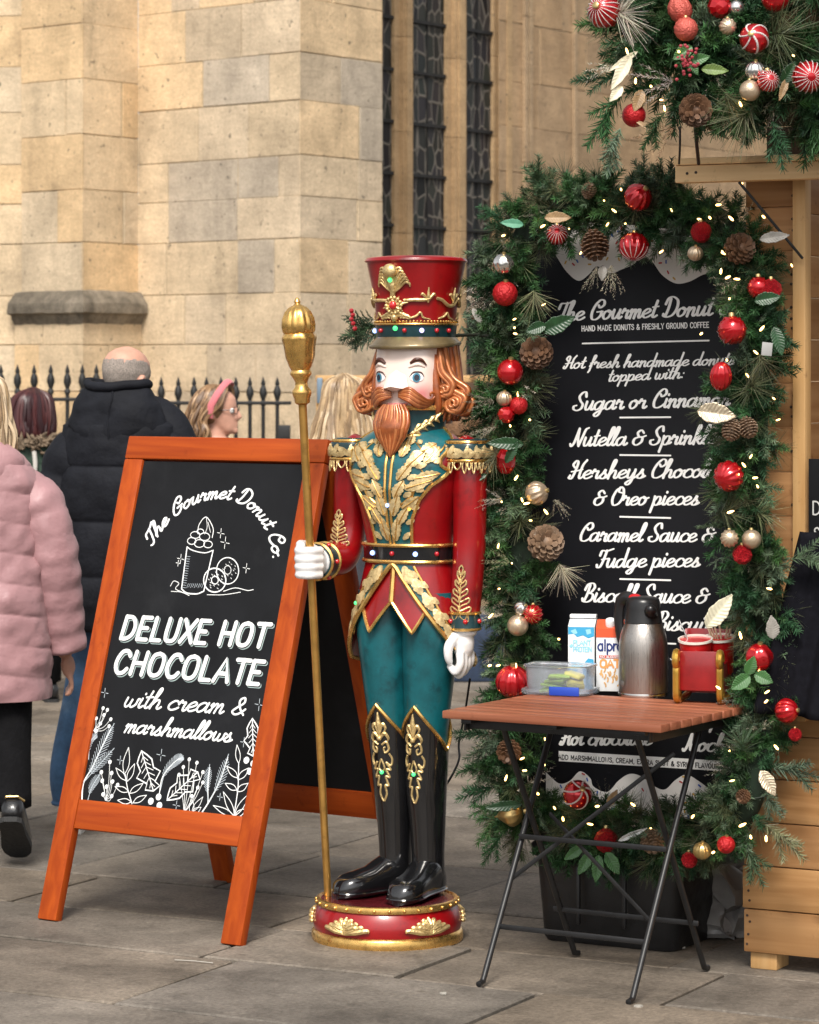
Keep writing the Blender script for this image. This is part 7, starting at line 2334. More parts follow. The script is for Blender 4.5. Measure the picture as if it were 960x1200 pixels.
# ---------------------------------------------------------------- pine cones
CONE = mat('pine_cone_brown', (.12, .058, .028), .6, var=.5, vs=30)
CONEL = mat('pine_cone_pale', (.20, .125, .075), .6, var=.5, vs=40, dirt=((.55, .50, .42), 60, .60, .7))
def pinecone(px, py, r_, ax, label, m_, out=.125, elong=1.15):
    Y = nearY(px, py) - out
    c = at(px, py, Y); rad = r_ * Y / FPX
    X_ = Vector(ax).normalized().to_track_quat('Z', 'Y').to_matrix().to_4x4()
    q = MB()
    q.ball((0, 0, 0), rad * .5, X_, n=12, sc=(1, 1, elong * 1.3))
    rows = 8
    for i in range(rows):
        t = (i + .5) / rows
        z = (t - .5) * 2 * elong; rr_ = math.sin(PI * (t * .86 + .05)) ** .8
        k = max(4, int(13 * rr_))
        for j in range(k):
            a = 2 * PI * (j + .5 * (i % 2)) / k
            d_ = Vector((math.cos(a), math.sin(a), .55 * (t - .15))).normalized()
            s_ = Vector((-math.sin(a), math.cos(a), 0)); n_ = d_.cross(s_)
            b0 = Vector((0, 0, z * rad * .55)) + d_ * rad * .25
            e = Vector((0, 0, z * rad * .72)) + d_ * rad * rr_ * .98
            w_ = rad * .19
            vs = [b0 - s_ * w_ * .4, b0 + s_ * w_ * .4, e + s_ * w_ - d_ * w_ * .5, e + s_ * w_ * .45 + d_ * w_ * .2, e - s_ * w_ * .45 + d_ * w_ * .2, e - s_ * w_ - d_ * w_ * .5]
            vs2 = [v_ - n_ * rad * .07 for v_ in vs]
            q.add(vs + vs2, [(0, 1, 2, 3, 4, 5), (11, 10, 9, 8, 7, 6)] + [(i_, (i_ + 1) % 6, 6 + (i_ + 1) % 6, 6 + i_) for i_ in range(6)], 0, X_)
    o = q.build('pine_cone', m_, None, 30); o.location = c
    tag(o, label, 'pine cone', 'pine cones on the garlands')
pinecone(629, 414, 20, (-.1, -1, .2), 'dark open pine cone on the left garland right of the smooth red bauble', CONE)
pinecone(639, 637, 22, (.2, -1, .25), 'pale-tipped open pine cone on the left garland beside the caramel line', CONEL)
pinecone(697, 286, 17, (.1, -.4, -1), 'long brown pine cone hanging over the top left of the menu', CONE, elong=1.4)
pinecone(690, 224, 9, (.3, -.5, 1), 'small snowy pine cone standing up on top of the menu garland', CONEL, elong=1.4)
pinecone(866, 292, 19, (.3, -.8, .2), 'dark pine cone among lights at the top right of the menu garland', CONE)
pinecone(858, 503, 12, (-.3, -.4, -1), 'speckled closed pine cone, left of two under the champagne leaf', CONEL, elong=1.4)
pinecone(876, 500, 12, (.4, -.5, -1), 'speckled closed pine cone, right of two under the champagne leaf', CONEL, elong=1.4)
pinecone(597, 880, 15, (-.2, -.8, -.3), 'dark pine cone on the lower left garland behind the table leg', CONE)
pinecone(872, 933, 9, (-.6, -.6, -.2), 'small brown pine cone low on the right garland by a clear leaf', CONE)
pinecone(765, 985, 15, (.1, -.8, -.4), 'brown pine cone on the lower garland over the tub', CONEL)
pinecone(815, 129, 20, (.05, -1, -.1), 'large brown pine cone facing out at the bottom of the roof garland', CONE, out=.15)
# berry cluster on the roof garland
bc_ = at(805, 72, 7.70)
q = MB(); b = random.Random(5)
for i in range(38):
    q.ball((b.gauss(0, .011), b.gauss(0, .008), b.gauss(0, .020)), .0048, n=8)
o = q.build('berry_cluster', mat('berry_pink_red', (.34, .035, .05), .4, coat=.3), None); o.location = bc_
tag(o, 'cluster of small dusky red berries on the roof garland under the coral ball', 'berries')

# ---------------------------------------------------------------- fairy lights
BULB = mat('warm_bulb', (1, .8, .45), .3, em=(1, .58, .17), es=4.5)
WIRE = mat('dark_green_wire', (.01, .02, .012), .6)
def lights(label, pix, path_, parent_loc, out):
    t = thing('fairy_lights', label, 'fairy lights', parent_loc)
    b = random.Random(len(pix))
    first = None; pts = []
    for px, py in pix:
        Y = nearY(px, py) - out - b.uniform(0, .03)
        c = at(px, py, Y) - Vector(parent_loc); pts.append(c)
        if first is None:
            q = MB(); q.lathe([(.0012, -.008), (.0027, -.005), (.0029, .003), (.0016, .008), (.0003, .010)], 8); first = q.build('bulb', BULB, t); o = first
        else:
            o = first.copy(); COL.objects.link(o); o.parent = t
        o.location = c; o.rotation_euler = (b.uniform(-1.5, 1.5), b.uniform(-1.5, 1.5), 0); o.scale = (b.uniform(.65, 1.15),) * 3
    q = MB()
    wp_ = []
    for p in path_[::4]:
        wp_.append(p - Vector(parent_loc) + Vector((b.uniform(-.05, .05), -.05, b.uniform(-.05, .05))))
    q.tube(catmull(wp_, 4), .0016, 5); q.build('wire', WIRE, t)
L1 = [(590, 276), (636, 265), (667, 268), (681, 296), (637, 357), (603, 374), (603, 384), (604, 391), (607, 462), (598, 499), (621, 492), (605, 560), (588, 588), (612, 586), (584, 640), (617, 590), (622, 610), (575, 722), (600, 660), (584, 780), (605, 780), (655, 749), (574, 780), (640, 600), (585, 690),
      (708, 235), (720, 247), (712, 263), (733, 262), (728, 222), (775, 295), (787, 246), (842, 240), (832, 255), (820, 257), (857, 256), (870, 215), (895, 254), (848, 297), (845, 318), (853, 325), (864, 327), (855, 350), (928, 311), (893, 385), (886, 413), (847, 295), (852, 422), (822, 391), (876, 440), (907, 467), (912, 492), (872, 545), (866, 556), (885, 560), (888, 570), (856, 600), (880, 535), (902, 690), (868, 745), (890, 787), (898, 822), (899, 811), (842, 806), (855, 880), (858, 915), (870, 967), (898, 983), (880, 981), (836, 999), (910, 876), (812, 957),
      (638, 896), (612, 889), (593, 912), (615, 903), (650, 947), (660, 960), (692, 966), (676, 970), (742, 943), (763, 971), (779, 995), (700, 945), (630, 930), (590, 850), (620, 838), (640, 868)]
lights('string of warm white fairy lights wound through the garland round the menu board', L1, gpath, (gpath[0].x, gpath[0].y, .5), .135)
L2 = [(763, 101), (775, 117), (779, 127), (930, 65), (868, 122), (795, 60), (735, 60), (745, 95)]
lights('few warm fairy lights scattered in the roof garland at the top right', L2, wpath, (wpath[0].x, wpath[0].y, 2.1), .19)
q = MB(); q.tube(catmull([at(797, 148, 7.95), at(797, 170, 7.95), at(796, 192, 8.0)], 4), .003, 5); q.tube(catmull([at(815, 148, 7.9), at(817, 172, 7.95), at(819, 192, 8.0)], 4), .0048, 6)
o = q.build('hanging_wire', BLACK, None); tag(origin_mesh(o, at(800, 192, 8.0)), 'two black wires running down from the roof garland to the beam', 'wire')
# label tag on the right garland
q = MB(); q.box((0, 0, 0), (.028, .0015, .034), b=.0005, rot=(0, .1, .2))
o = q.build('paper_tag', mat('grey_tag', (.34, .34, .33), .7), None); o.location = at(899, 409, 7.82); tag(o, 'small pale printed tag clipped to the right garland near a leaf', 'tag')
# ================================================================== people
def puff(rows, rowsz, amp, seed, n=72, nz=150, slant=0.0, wr=.006):
    """quilted shell: elliptical rings bulging between stitched seams"""
    L = Loft(rows)
    z0, z1 = rows[0][0], rows[-1][0]
    def f(u, v):
        a = -180 + 360 * u
        z = z0 + (z1 - z0) * v
        k = ((z - z0) / rowsz + slant * abs(math.sin(R(a)))) % 1
        b = abs(math.sin(PI * k)) ** .45
        p = L.P(a, z, 0)
        w1 = noise.noise(Vector((p.x * 16, p.y * 16, z * 9 + seed))) + .6 * noise.noise(Vector((p.x * 40, p.y * 40, z * 22 + seed)))
        w2 = noise.noise(Vector((p.x * 55, p.y * 55, z * 12 + seed))) * max(0, 1 - abs(k - .5) * 1.2) * .3 + noise.noise(Vector((p.x * 60 + 9, p.y * 60, z * 8))) * (1 - b)
        return L.P(a, z, amp * b + wr * w1 * b + .006 * w2)
    q = MB(); q.grid(f, n, nz, closed=True)
    return q, L
def puff_tube(pts, rad, rowl, amp, seed, n=28, m=70, wr=.005):
    P = catmull(pts, 14)
    lens = np.cumsum([0] + [(P[i + 1] - P[i]).length for i in range(len(P) - 1)])
    q = MB()
    vs, fs = [], []
    x = None
    for i, p in enumerate(P):
        t = (P[min(i + 1, len(P) - 1)] - P[max(i - 1, 0)]).normalized()
        x = (Vector((1, 0, 0)) if x is None else x); x = (x - t * x.dot(t)).normalized(); y = t.cross(x)
        r_ = float(np.interp(i / (len(P) - 1), np.linspace(0, 1, len(rad)), rad))
        b = abs(math.sin(PI * lens[i] / rowl)) ** .55
        for k in range(n):
            a = 2 * PI * k / n
            d_ = x * math.cos(a) + y * math.sin(a)
            w_ = noise.noise((p + d_ * r_) * 22 + Vector((seed, 0, 0)))
            vs.append(p + d_ * (r_ + amp * b + wr * w_ * b))
    for i in range(len(P) - 1):
        for k in range(n): fs.append((i * n + k, i * n + (k + 1) % n, (i + 1) * n + (k + 1) % n, (i + 1) * n + k))
    fs.append(tuple(reversed(range(n)))); fs.append(tuple((len(P) - 1) * n + k for k in range(n)))
    q.add(vs, fs); return q

HEADZ = [(.0, -.072, -.030, .026), (.02, -.090, .0, .044), (.045, -.092, .045, .056), (.075, -.091, .072, .066), (.11, -.088, .088, .073), (.14, -.092, .097, .077), (.18, -.086, .097, .077), (.21, -.06, .078, .063), (.230, -.02, .04, .035), (.236, .0, .02, .012)]
def head_parts(q, c, s_=1.0, yaw=0, pitch=0):
    """c: chin point; head faces -y before yaw"""
    X_ = Matrix.Translation(c) @ Matrix.Rotation(yaw, 4, 'Z') @ Matrix.Rotation(pitch, 4, 'X') @ Matrix.Scale(s_, 4)
    Z = np.array(HEADZ)
    zs = np.linspace(0, .236, 26)
    n = 28; vs = []
    for z in zs:
        yf, yb, hw = [float(np.interp(z, Z[:, 0], Z[:, i])) for i in (1, 2, 3)]
        cy, ry = (yf + yb) / 2, (yb - yf) / 2
        for k in range(n):
            a = 2 * PI * k / n
            vs.append((hw * math.cos(a), cy + ry * math.sin(a), z))
    fs = [(i * n + k, i * n + (k + 1) % n, (i + 1) * n + (k + 1) % n, (i + 1) * n + k) for i in range(len(zs) - 1) for k in range(n)]
    fs.append(tuple(reversed(range(n)))); fs.append(tuple((len(zs) - 1) * n + k for k in range(n)))
    q.add(vs, fs, 0, X_)
    q.tube([(0, -.086, .128), (0, -.100, .105), (0, -.112, .084), (0, -.095, .074)], [.010, .012, .014, .010], 10, T=X_)      # nose
    q.ball((.011, -.094, .078), .009, X_, n=8); q.ball((-.011, -.094, .078), .009, X_, n=8)
    q.tube([(-.022, -.084, .053), (0, -.097, .055), (.022, -.084, .053)], [.004, .0065, .004], 8, T=X_)
    q.tube([(-.020, -.084, .043), (0, -.096, .043), (.020, -.084, .043)], [.004, .0075, .004], 8, T=X_)
    q.ball((0, -.084, .018), .019, X_, n=10)
    for s2 in (-1, 1):
        q.ball((s2 * .076, .012, .10), .03, X_, n=12, sc=(.30, .62, 1.05), rot=(0, 0, s2 * .35))
        q.tube(catmull([(s2 * .078, -.004, .078), (s2 * .086, .02, .09), (s2 * .088, .028, .115), (s2 * .084, .010, .130), (s2 * .079, -.004, .118)], 4), .0045, 6, T=X_)
    return X_
SKIN = mat('skin', (.56, .30, .215), .5, var=.12, vs=30, bump=.1, bs=220, spec=.4)
EYEW = mat('eye_white', (.7, .7, .68), .2); EYED = mat('eye_dark', (.03, .02, .015), .15)
def person(label, loc, rotz, H=1.7, stance=((-.09, 0), (.09, 0)), lift=(0, 0), yaw=0, pitch=0, hands=None, sh_=(.165, 1.385), tw=1):
    """continuous body: legs to head; faces -y before rotz. returns thing, head matrix, scale"""
    k = H / 1.7
    t = thing('person', label, 'person', loc, rotz)
    q = MB()
    V3 = lambda x, y, z: Vector((x, y, z)) * k
    hip = [V3(-.085, 0, .90), V3(.085, 0, .90)]
    for i, (sx, sy) in enumerate(stance):
        an = V3(sx, sy, .12 + lift[i]); kn = (hip[i] + an) / 2 + V3(0, -.03, .01)
        q.tube(catmull([hip[i] + V3(0, 0, .06), hip[i], kn, an], 5), [.08 * k, .075 * k, .05 * k, .042 * k, .032 * k], 14)
        pass
    TL_ = Loft([(.86 * k, 0, 0, .15 * k, .11 * k), (1.0 * k, 0, 0, .145 * k, .105 * k), (1.15 * k, 0, 0, .14 * k, .10 * k), (1.3 * k, 0, 0, .165 * k * tw, .11 * k), (1.40 * k, 0, 0.01, .17 * k * tw, .09 * k), (1.455 * k, 0, .015, .07 * k, .065 * k)]).smooth(20)
    TL_.mesh(q, 32, 20)
    q.tube([V3(0, .015, 1.42), V3(0, .012, 1.50), V3(0, .004, 1.54)], [.066 * k, .056 * k, .055 * k], 16)
    X_ = head_parts(q, V3(0, 0, 1.475), k, yaw, pitch)
    for i, s_ in enumerate((-1, 1)):
        hd = hands[i] if hands else (s_ * .26, -.02, .78)
        sh = V3(s_ * sh_[0], .01, sh_[1]); h_ = V3(*hd)
        el = (sh + h_) / 2 + V3(s_ * .035, .05, 0)
        q.tube(catmull([sh, el, h_], 6), [.056 * k, .044 * k, .036 * k, .028 * k], 12)
        d_ = (h_ - el).normalized()
        sdv = d_.cross(Vector((s_, 0, 0))).normalized()
        q.ball(h_ + d_ * .045 * k, .040 * k, n=12, sc=(.5, .95, 1.15), rot=d_.to_track_quat('Z', 'Y').to_matrix().to_4x4())
        for j in range(4):
            o_ = sdv * ((j - 1.5) * .019 * k)
            b0 = h_ + d_ * .07 * k + o_
            q.tube(catmull([b0, b0 + d_ * .04 * k, b0 + d_ * .07 * k - Vector((s_ * .012, 0, 0)), b0 + d_ * (.088 - .006 * abs(j - 1.3)) * k - Vector((s_ * .028, 0, 0))], 3), [.0098 * k, .009 * k, .008 * k], 8)
        b0 = h_ + d_ * .03 * k - sdv * .03 * k
        q.tube(catmull([b0, b0 + d_ * .03 * k - sdv * .016 * k, b0 + d_ * .06 * k - sdv * .014 * k], 3), [.012 * k, .011 * k, .009 * k], 8)
    body = q.build('body', SKIN, t)
    remesh_obj(body, .0075 * k, 3, .5)
    return t, X_, k
def shoe(q, an, ang, pitch, k=1.0, sole=True):
    """an: ankle point; foot points to -y rotated by ang; pitch > 0 lifts the heel"""
    X_ = Matrix.Translation(an) @ Matrix.Rotation(ang, 4, 'Z') @ Matrix.Rotation(pitch, 4, 'X') @ Matrix.Translation((0, 0, -.085))
    secs = [(.062, .02, .06, .03), (.05, .034, .085, .01), (.02, .038, .10, 0), (-.03, .038, .095, 0), (-.08, .043, .075, 0), (-.13, .047, .06, 0), (-.17, .042, .052, 0), (-.198, .026, .04, .006), (-.206, .01, .03, .012)]
    n = 16; vs, fs = [], []
    for y, w_, h_, z0 in secs:
        for i in range(n):
            a = 2 * PI * i / n
            sz = math.sin(a)
            vs.append((math.copysign(abs(math.cos(a)) ** .8, math.cos(a)) * w_ * k, y * k, (z0 + .012 + (h_ - z0) * (.5 + .5 * math.copysign(abs(sz) ** (.8 if sz > 0 else .4), sz))) * k))
    for j in range(len(secs) - 1):
        for i in range(n): fs.append((j * n + i, (j + 1) * n + i, (j + 1) * n + (i + 1) % n, j * n + (i + 1) % n))
    fs += [tuple(range(n)), tuple((len(secs) - 1) * n + i for i in reversed(range(n)))]
    q.add(vs, fs, 0, X_)
    out = [(w_ * 1.05 * k, y * 1.02 * k) for y, w_, h_, z0 in secs]; out = out + [(-x, y) for x, y in reversed(out)]
    q2 = MB(); q2.poly(out, lambda x, y, h=0: X_ @ Vector((x, y, h)), thick=.018 * k)
    q2.poly(out, lambda x, y, h=0: X_ @ Vector((x, y, 0)))
    return q2, X_
def hair_strands(q, c0, pts_fn, n, rad, seg=6):
    hr_ = random.Random(n)
    for i in range(n * 2):
        P = [Vector(p) + Vector((hr_.gauss(0, .005), hr_.gauss(0, .005), hr_.gauss(0, .004))) * (.5 + j * .22) for j, p in enumerate(pts_fn(i // 2))]
        f_ = hr_.uniform(.4, .8)
        q.tube(catmull(P, seg), [r_ * f_ for r_ in rad], 5, mi=hr_.randrange(3))

# ---- woman in the pink quilted coat, walking away at the left edge
PINK = mat('pink_nylon', (.37, .205, .215), .5, var=.10, vs=12, bump=.35, bs=55, sheen=.1, bd=.006, rvar=.06)
BLKC = mat('black_nylon', (.011, .012, .016), .72, var=.3, vs=9, bump=.4, bs=45, bd=.008, spec=.14)
DTROU = mat('black_trousers', (.007, .007, .008), .9, var=.3, vs=20, bump=.3, bs=90, spec=.12)
DENIM = mat('blue_denim', (.045, .105, .20), .85, var=.35, vs=16, bump=.35, bs=400, dirt=((.12, .20, .30), 6, .55, .75), bd=.003)
H1 = [mat('blond_hair', (.42, .29, .16), .45, .0, var=.3, vs=30), mat('ash_hair', (.25, .165, .09), .45, var=.3, vs=30), mat('light_blond_hair', (.55, .42, .27), .45, var=.2, vs=30)]
g_ = at(-26, 985, 9.9); g_.z = 0
t, HXm, k = person('woman in a long pink quilted coat and black trousers walking away at the left edge', g_, R(180 + 8), 1.56, stance=((-.115, .15), (.09, -.12)), lift=(.09, .0), hands=((-.31, -.06, .72), (.31, -.02, .72)), sh_=(.12, 1.29), tw=.72)
# (facing away: local -x is the viewer's right)
q, L = puff([(.53, 0, .0, .23, .18, 2.2), (.7, 0, .0, .235, .18, 2.2), (.85, 0, 0, .225, .175, 2.2), (1.0, 0, 0, .205, .155, 2.2), (1.12, 0, 0, .205, .155, 2.2), (1.22, 0, 0, .20, .15, 2.2), (1.285, 0, .01, .165, .13, 2.2), (1.34, 0, .015, .11, .10, 2), (1.38, 0, .015, .085, .085, 2)], .098, .0075, 1.3, slant=.35, wr=.012, nz=200)
coat = q.build('coat', PINK, t, 180)
for s_ in (-1, 1):
    q = puff_tube([(s_ * .10, .01, 1.235), (s_ * .196, .028, 1.15), (s_ * .240, .035, 1.00), (s_ * .262, .0, .84), (s_ * .282, -.03, .68)], [.070, .078, .076, .072, .064], .080, .0065, 5 + s_, wr=.009, m=110)
    q.build('sleeve', PINK, coat, 180)
q = MB()
def hood(u, v):
    a = 2 * PI * u
    r_ = .05 + .085 * math.sin(PI * min(1, v * .9 + .08)) ** .7
    p = Vector((r_ * 1.12 * math.cos(a), .065 + r_ * .6 * math.sin(a) , 1.20 + .17 * v))
    return p + noise.noise_vector(p * 14) * .012
q.grid(hood, 36, 20, closed=True); q.build('hood', PINK, coat, 180)
q = MB()
for i, (sx, sy) in enumerate(((-.115, .15), (.09, -.12))):
    hx = -.085 if i == 0 else .085
    hip = Vector((hx, 0, .90)) * k; an = Vector((sx, sy, .12 + (.09 if i == 0 else 0))) * k; kn = (hip + an) / 2 + Vector((0, -.03, .01)) * k
    q.tube(catmull([hip, kn, an], 10), [.108, .105, .084, .072, .066], 18)
q.build('trousers', DTROU, t, 180)
LEATH = mat('black_leather', (.010, .010, .011), .3, coat=.3, var=.2, bump=.2, bs=60)
for i, (sx, sy) in enumerate(((-.115, .15), (.09, -.12))):
    q = MB(); q2, SX = shoe(q, Vector((sx, sy, .198 if i == 0 else .085)), R(6 if i else -8), R(34 if i == 0 else 0), .98)
    b = q.build('boot', LEATH, t, 60)
    q2.build('sole', mat('rubber_sole', (.02, .02, .02), .8, bump=.4, bs=60), b, 30)
    q = MB(); q.tube([SX @ Vector((-.036, .035, .085)), SX @ Vector((-.018, .060, .088)), SX @ Vector((.018, .060, .088)), SX @ Vector((.036, .035, .085))], .004, 6); q.build('heel_band', mat('brass_band', (.6, .42, .18), .3, .9), b)
q = MB(); rr = random.Random(31)
q.ball(HXm @ Vector((0, .008, .135)), .106, n=20, sc=(.92, 1.02, 1.08))
def hp(i):
    a = R(-10 + 200 * (i / 69))
    c = math.cos(a); s2 = math.sin(a)
    tp = HXm @ Vector((.02 * c, .02, .248)); 
    return [tp, HXm @ Vector((.088 * c, .012 + .09 * s2, .205)), HXm @ Vector((.106 * c, .01 + .112 * s2, .10)), HXm @ Vector((.115 * c + rr.uniform(-.01, .01), .015 + .12 * s2, .0)), HXm @ Vector((.112 * c + rr.uniform(-.02, .02), .03 + .125 * s2, -.10 - rr.uniform(0, .07)))]
hair_strands(q, None, hp, 70, [.010, .012, .012, .009, .002])
q.build('hair', H1, t, 60)
q = MB(); q.tube(catmull([(.02, .16, 1.36), (.03, .17, 1.25), (.04, .175, 1.1)], 5), .016, 8); q.tube(catmull([(.0, -.15, .95), (.12, -.02, 1.33), (.03, .17, 1.22)], 6), .012, 8)
q.build('bag_strap', DTROU, t)

# ---- bald man in the black puffer coat
g_ = at(146, 976, 10.5); g_.z = 0
t, HXm, k = person('balding man in a black hooded puffer coat and blue jeans, seen from behind', g_, R(180 - 14), 1.66, stance=((-.03, -.18), (.185, .02)), hands=((-.30, -.10, .80), (.30, .0, .80)), yaw=R(-18), pitch=R(6), sh_=(.14, 1.35), tw=.85)
q, L = puff([(.70, 0, .0, .215, .17, 2.3), (.85, 0, 0, .22, .175, 2.3), (1.02, 0, 0, .215, .17, 2.3), (1.2, 0, 0, .215, .168, 2.3), (1.31, 0, 0, .20, .155, 2.3), (1.40, 0, .01, .19, .13, 2.2), (1.45, 0, .012, .125, .105, 2), (1.49, 0, .012, .095, .09, 2)], .187, .020, 7.1, wr=.009)
coat = q.build('coat', BLKC, t, 180)
for s_ in (-1, 1):
    q = puff_tube([(s_ * .10, .01, 1.335), (s_ * .185, .02, 1.25), (s_ * .215, .03, 1.09), (s_ * .23, .0, .95), (s_ * .24, -.03, .80)], [.085, .095, .088, .08, .068], .155, .016, 15 + s_, wr=.007)
    q.build('sleeve', BLKC, coat, 180)
q = MB()
def hood2(u, v):
    a = 2 * PI * u
    prof = float(np.interp(v, [0, .15, .4, .7, .9, 1], [.06, .14, .165, .148, .122, .10]))
    p = Vector((prof * 1.05 * math.cos(a), .07 + prof * .60 * math.sin(a), 1.315 + .225 * v - .045 * math.sin(a) * (1 - v)))
    return p + noise.noise_vector(p * 9) * .012 + noise.noise_vector(p * 26) * .005
q.grid(hood2, 48, 26, closed=True); hd_ = q.build('hood', BLKC, coat, 180)
q = MB(); q.tube(catmull([hood2(u, .98) + Vector((0, 0, .004)) for u in np.linspace(.03, .97, 14)], 5, True), .017, 10); q.tube([hood2(.25 + (i - 3) * .0, v_) * 1.001 for i, v_ in enumerate(np.linspace(.12, .95, 12))], .004, 6)
q.build('hood_rim', BLKC, hd_)
# side collar flap with badge patch on the right
q = MB(); q.tube(catmull([(-.05, -.05, 1.45), (-.11, -.02, 1.43), (-.17, .0, 1.39), (-.23, .01, 1.31)], 6), [.06, .068, .066, .05], 16); q.build('collar_flap', BLKC, coat, 60)
q = MB()
for i, (sx, sy) in enumerate(((-.03, -.18), (.185, .02))):
    hx = -.085 if i == 0 else .085
    q.tube(catmull([(hx, 0, .90), (hx, -.02, .74), (lerp(hx, sx, .6), sy * .6 - .04, .45), (sx, sy, .22), (sx, sy, .10)], 8), [.11, .105, .085, .074, .064], 20)
    q.tube(catmull([(sx + .064 * math.cos(a), sy + .064 * math.sin(a), .102) for a in np.linspace(0, 5.6, 8)], 3, True), .008, 6)
q.build('jeans', DENIM, t, 180)
for i, (sx, sy) in enumerate(((-.03, -.18), (.185, .02))):
    q = MB(); q2, SX = shoe(q, Vector((sx, sy, .085)), R(-22 if i == 0 else 12), 0, 1.08)
    b = q.build('trainer', mat('grey_suede', (.16, .15, .13), .85, bump=.3, bs=150), t, 60); q2.build('sole', mat('white_rubber', (.62, .60, .55), .6), b, 30)
# cropped fringe of grey hair round a bald crown
q = MB()
def crop(u, v):
    a = 2 * PI * u
    Z = np.array(HEADZ)
    front = max(0, -math.sin(a))          # local -y is the face
    ztop = .188 - .02 * front; zlow = .075 + .055 * front + .02 * abs(math.cos(a))
    z = zlow + (ztop - zlow) * v
    yf, yb, hw = [float(np.interp(z, Z[:, 0], Z[:, i])) for i in (1, 2, 3)]
    e = .0048 * math.sin(PI * v) - .0016 + .0035 * noise.noise(Vector((a * 9, v * 5, 1)))
    if front > .55: e -= .008
    return HXm @ Vector(((hw + e) * math.cos(a), (yf + yb) / 2 + ((yb - yf) / 2 + e) * math.sin(a), z))
q.grid(crop, 60, 14, closed=True)
q.build('hair', mat('grey_stubble', (.30, .255, .22), .8, var=.5, vs=260, bump=.8, bs=500, bd=.004), t, 180)

# ---- dark red haired passer-by in green
g_ = at(38, 800, 14.6); g_.z = 0
t, HXm, k = person('passer-by with dark red hair and a green fur-trimmed coat, seen from behind', g_, R(180 + 10), 1.47 / 1.0)
q, L = puff([(z * k, x, y, rx * k * .92, ry * k, e) for z, x, y, rx, ry, e in [(.62, 0, .0, .23, .18, 2.2), (.9, 0, 0, .21, .16, 2.2), (1.15, 0, 0, .20, .15, 2.2), (1.3, 0, 0, .205, .14, 2.2), (1.39, 0, .01, .17, .12, 2.2), (1.45, 0, .012, .10, .095, 2)]], .12, .008, 3.3)
GRN = mat('green_canvas', (.018, .040, .026), .8, var=.3, vs=14, bump=.3, bs=120)
coat = q.build('coat', GRN, t, 180)
for s_ in (-1, 1):
    q = puff_tube([(s_ * .16 * k, .01, 1.37 * k), (s_ * .215 * k, .02, 1.2 * k), (s_ * .24 * k, 0, .95 * k), (s_ * .245 * k, -.03, .8 * k)], [.07, .07, .06, .05], .2, .004, s_); q.build('sleeve', GRN, coat, 180)
q = MB(); q.tube([(s_ * .085, 0, .75) for s_ in (-1, 1)], .09, 12)
for s_ in (-1, 1): q.tube([(s_ * .08 * k, 0, .85 * k), (s_ * .09 * k, 0, .1)], [.085, .06], 14)
q.build('trousers', DTROU, t, 180)
for s_ in (-1, 1):
    q = MB(); q2, SX = shoe(q, Vector((s_ * .09, 0, .085)), 0, 0, .9); b = q.build('boot', LEATH, t, 60); q2.build('sole', MATS['rubber_sole'], b, 30)
q = MB(); rr = random.Random(2)
for i in range(150):
    a = rr.uniform(-.2, PI + .2); c = Vector((.12 * math.cos(a), .05 + .085 * math.sin(a), 1.335 * 1.47 / 1.7 + .09 + rr.gauss(0, .018)))
    d_ = Vector((rr.gauss(0, 1), rr.gauss(.3, 1), rr.gauss(0, 1))).normalized(); q.tube([c, c + d_ * .02, c + d_ * .04], [.009, .007, .001], 5)
q.build('fur_trim', mat('brown_fur', (.16, .115, .075), .9, var=.4, vs=60), coat, 60)
HRD = [mat('burgundy_hair', (.045, .010, .012), .4, var=.3, vs=30), mat('burgundy_hair_dark', (.028, .008, .010), .4), mat('burgundy_hair_light', (.07, .018, .018), .4)]
q = MB(); q.ball(HXm @ Vector((0, .008, .128)), .112 * k, n=20, sc=(1.0, 1.05, 1.1))
def hp2(i):
    a = R(-20 + 220 * i / 59); c, s2 = math.cos(a), math.sin(a)
    return [HXm @ Vector((.01 * c, .02, .255)), HXm @ Vector((.095 * c, .012 + .095 * s2, .205)), HXm @ Vector((.116 * c, .01 + .116 * s2, .10)), HXm @ Vector((.110 * c, .012 + .112 * s2, .01)), HXm @ Vector((.09 * c, .012 + .10 * s2, -.03))]
hair_strands(q, None, hp2, 60, [.010, .012, .012, .010, .004]); q.build('hair', HRD, t, 60)
q = MB(); q.tube(catmull([(.0, .155, 1.20), (-.005, .16, 1.13), (.005, .155, 1.05)], 4), .011, 8); q.build('bag_strap', mat('pale_strap', (.5, .48, .44), .8), t)

# ---- woman with the pink headband and glasses, in profile
g_ = at(256, 845, 13.4); g_.z = 0
t, HXm, k = person('woman with wavy fair hair, pink headband and glasses in profile above the chalkboard', g_, R(78), 1.505)
q, L = puff([(z * k, x, y, rx * k, ry * k, e) for z, x, y, rx, ry, e in [(.66, 0, .0, .21, .17, 2.2), (.9, 0, 0, .20, .15, 2.2), (1.15, 0, 0, .185, .14, 2.2), (1.3, 0, 0, .19, .13, 2.2), (1.39, 0, .01, .16, .11, 2.2), (1.45, 0, .012, .09, .09, 2)]], .3, .006, 6.3)
GREYC = mat('grey_coat', (.12, .11, .11), .85, var=.3, vs=20); coat = q.build('coat', GREYC, t, 180)
for s_ in (-1, 1):
    q = puff_tube([(s_ * .16 * k, .01, 1.37 * k), (s_ * .21 * k, .02, 1.2 * k), (s_ * .24 * k, 0, .95 * k), (s_ * .245 * k, -.03, .8 * k)], [.068, .066, .056, .05], .4, .003, s_); q.build('sleeve', GREYC, coat, 180)
q = MB()
for s_ in (-1, 1): q.tube([(s_ * .08 * k, 0, .85 * k), (s_ * .09 * k, 0, .1)], [.085, .06], 14)
q.build('trousers', DTROU, t, 180)
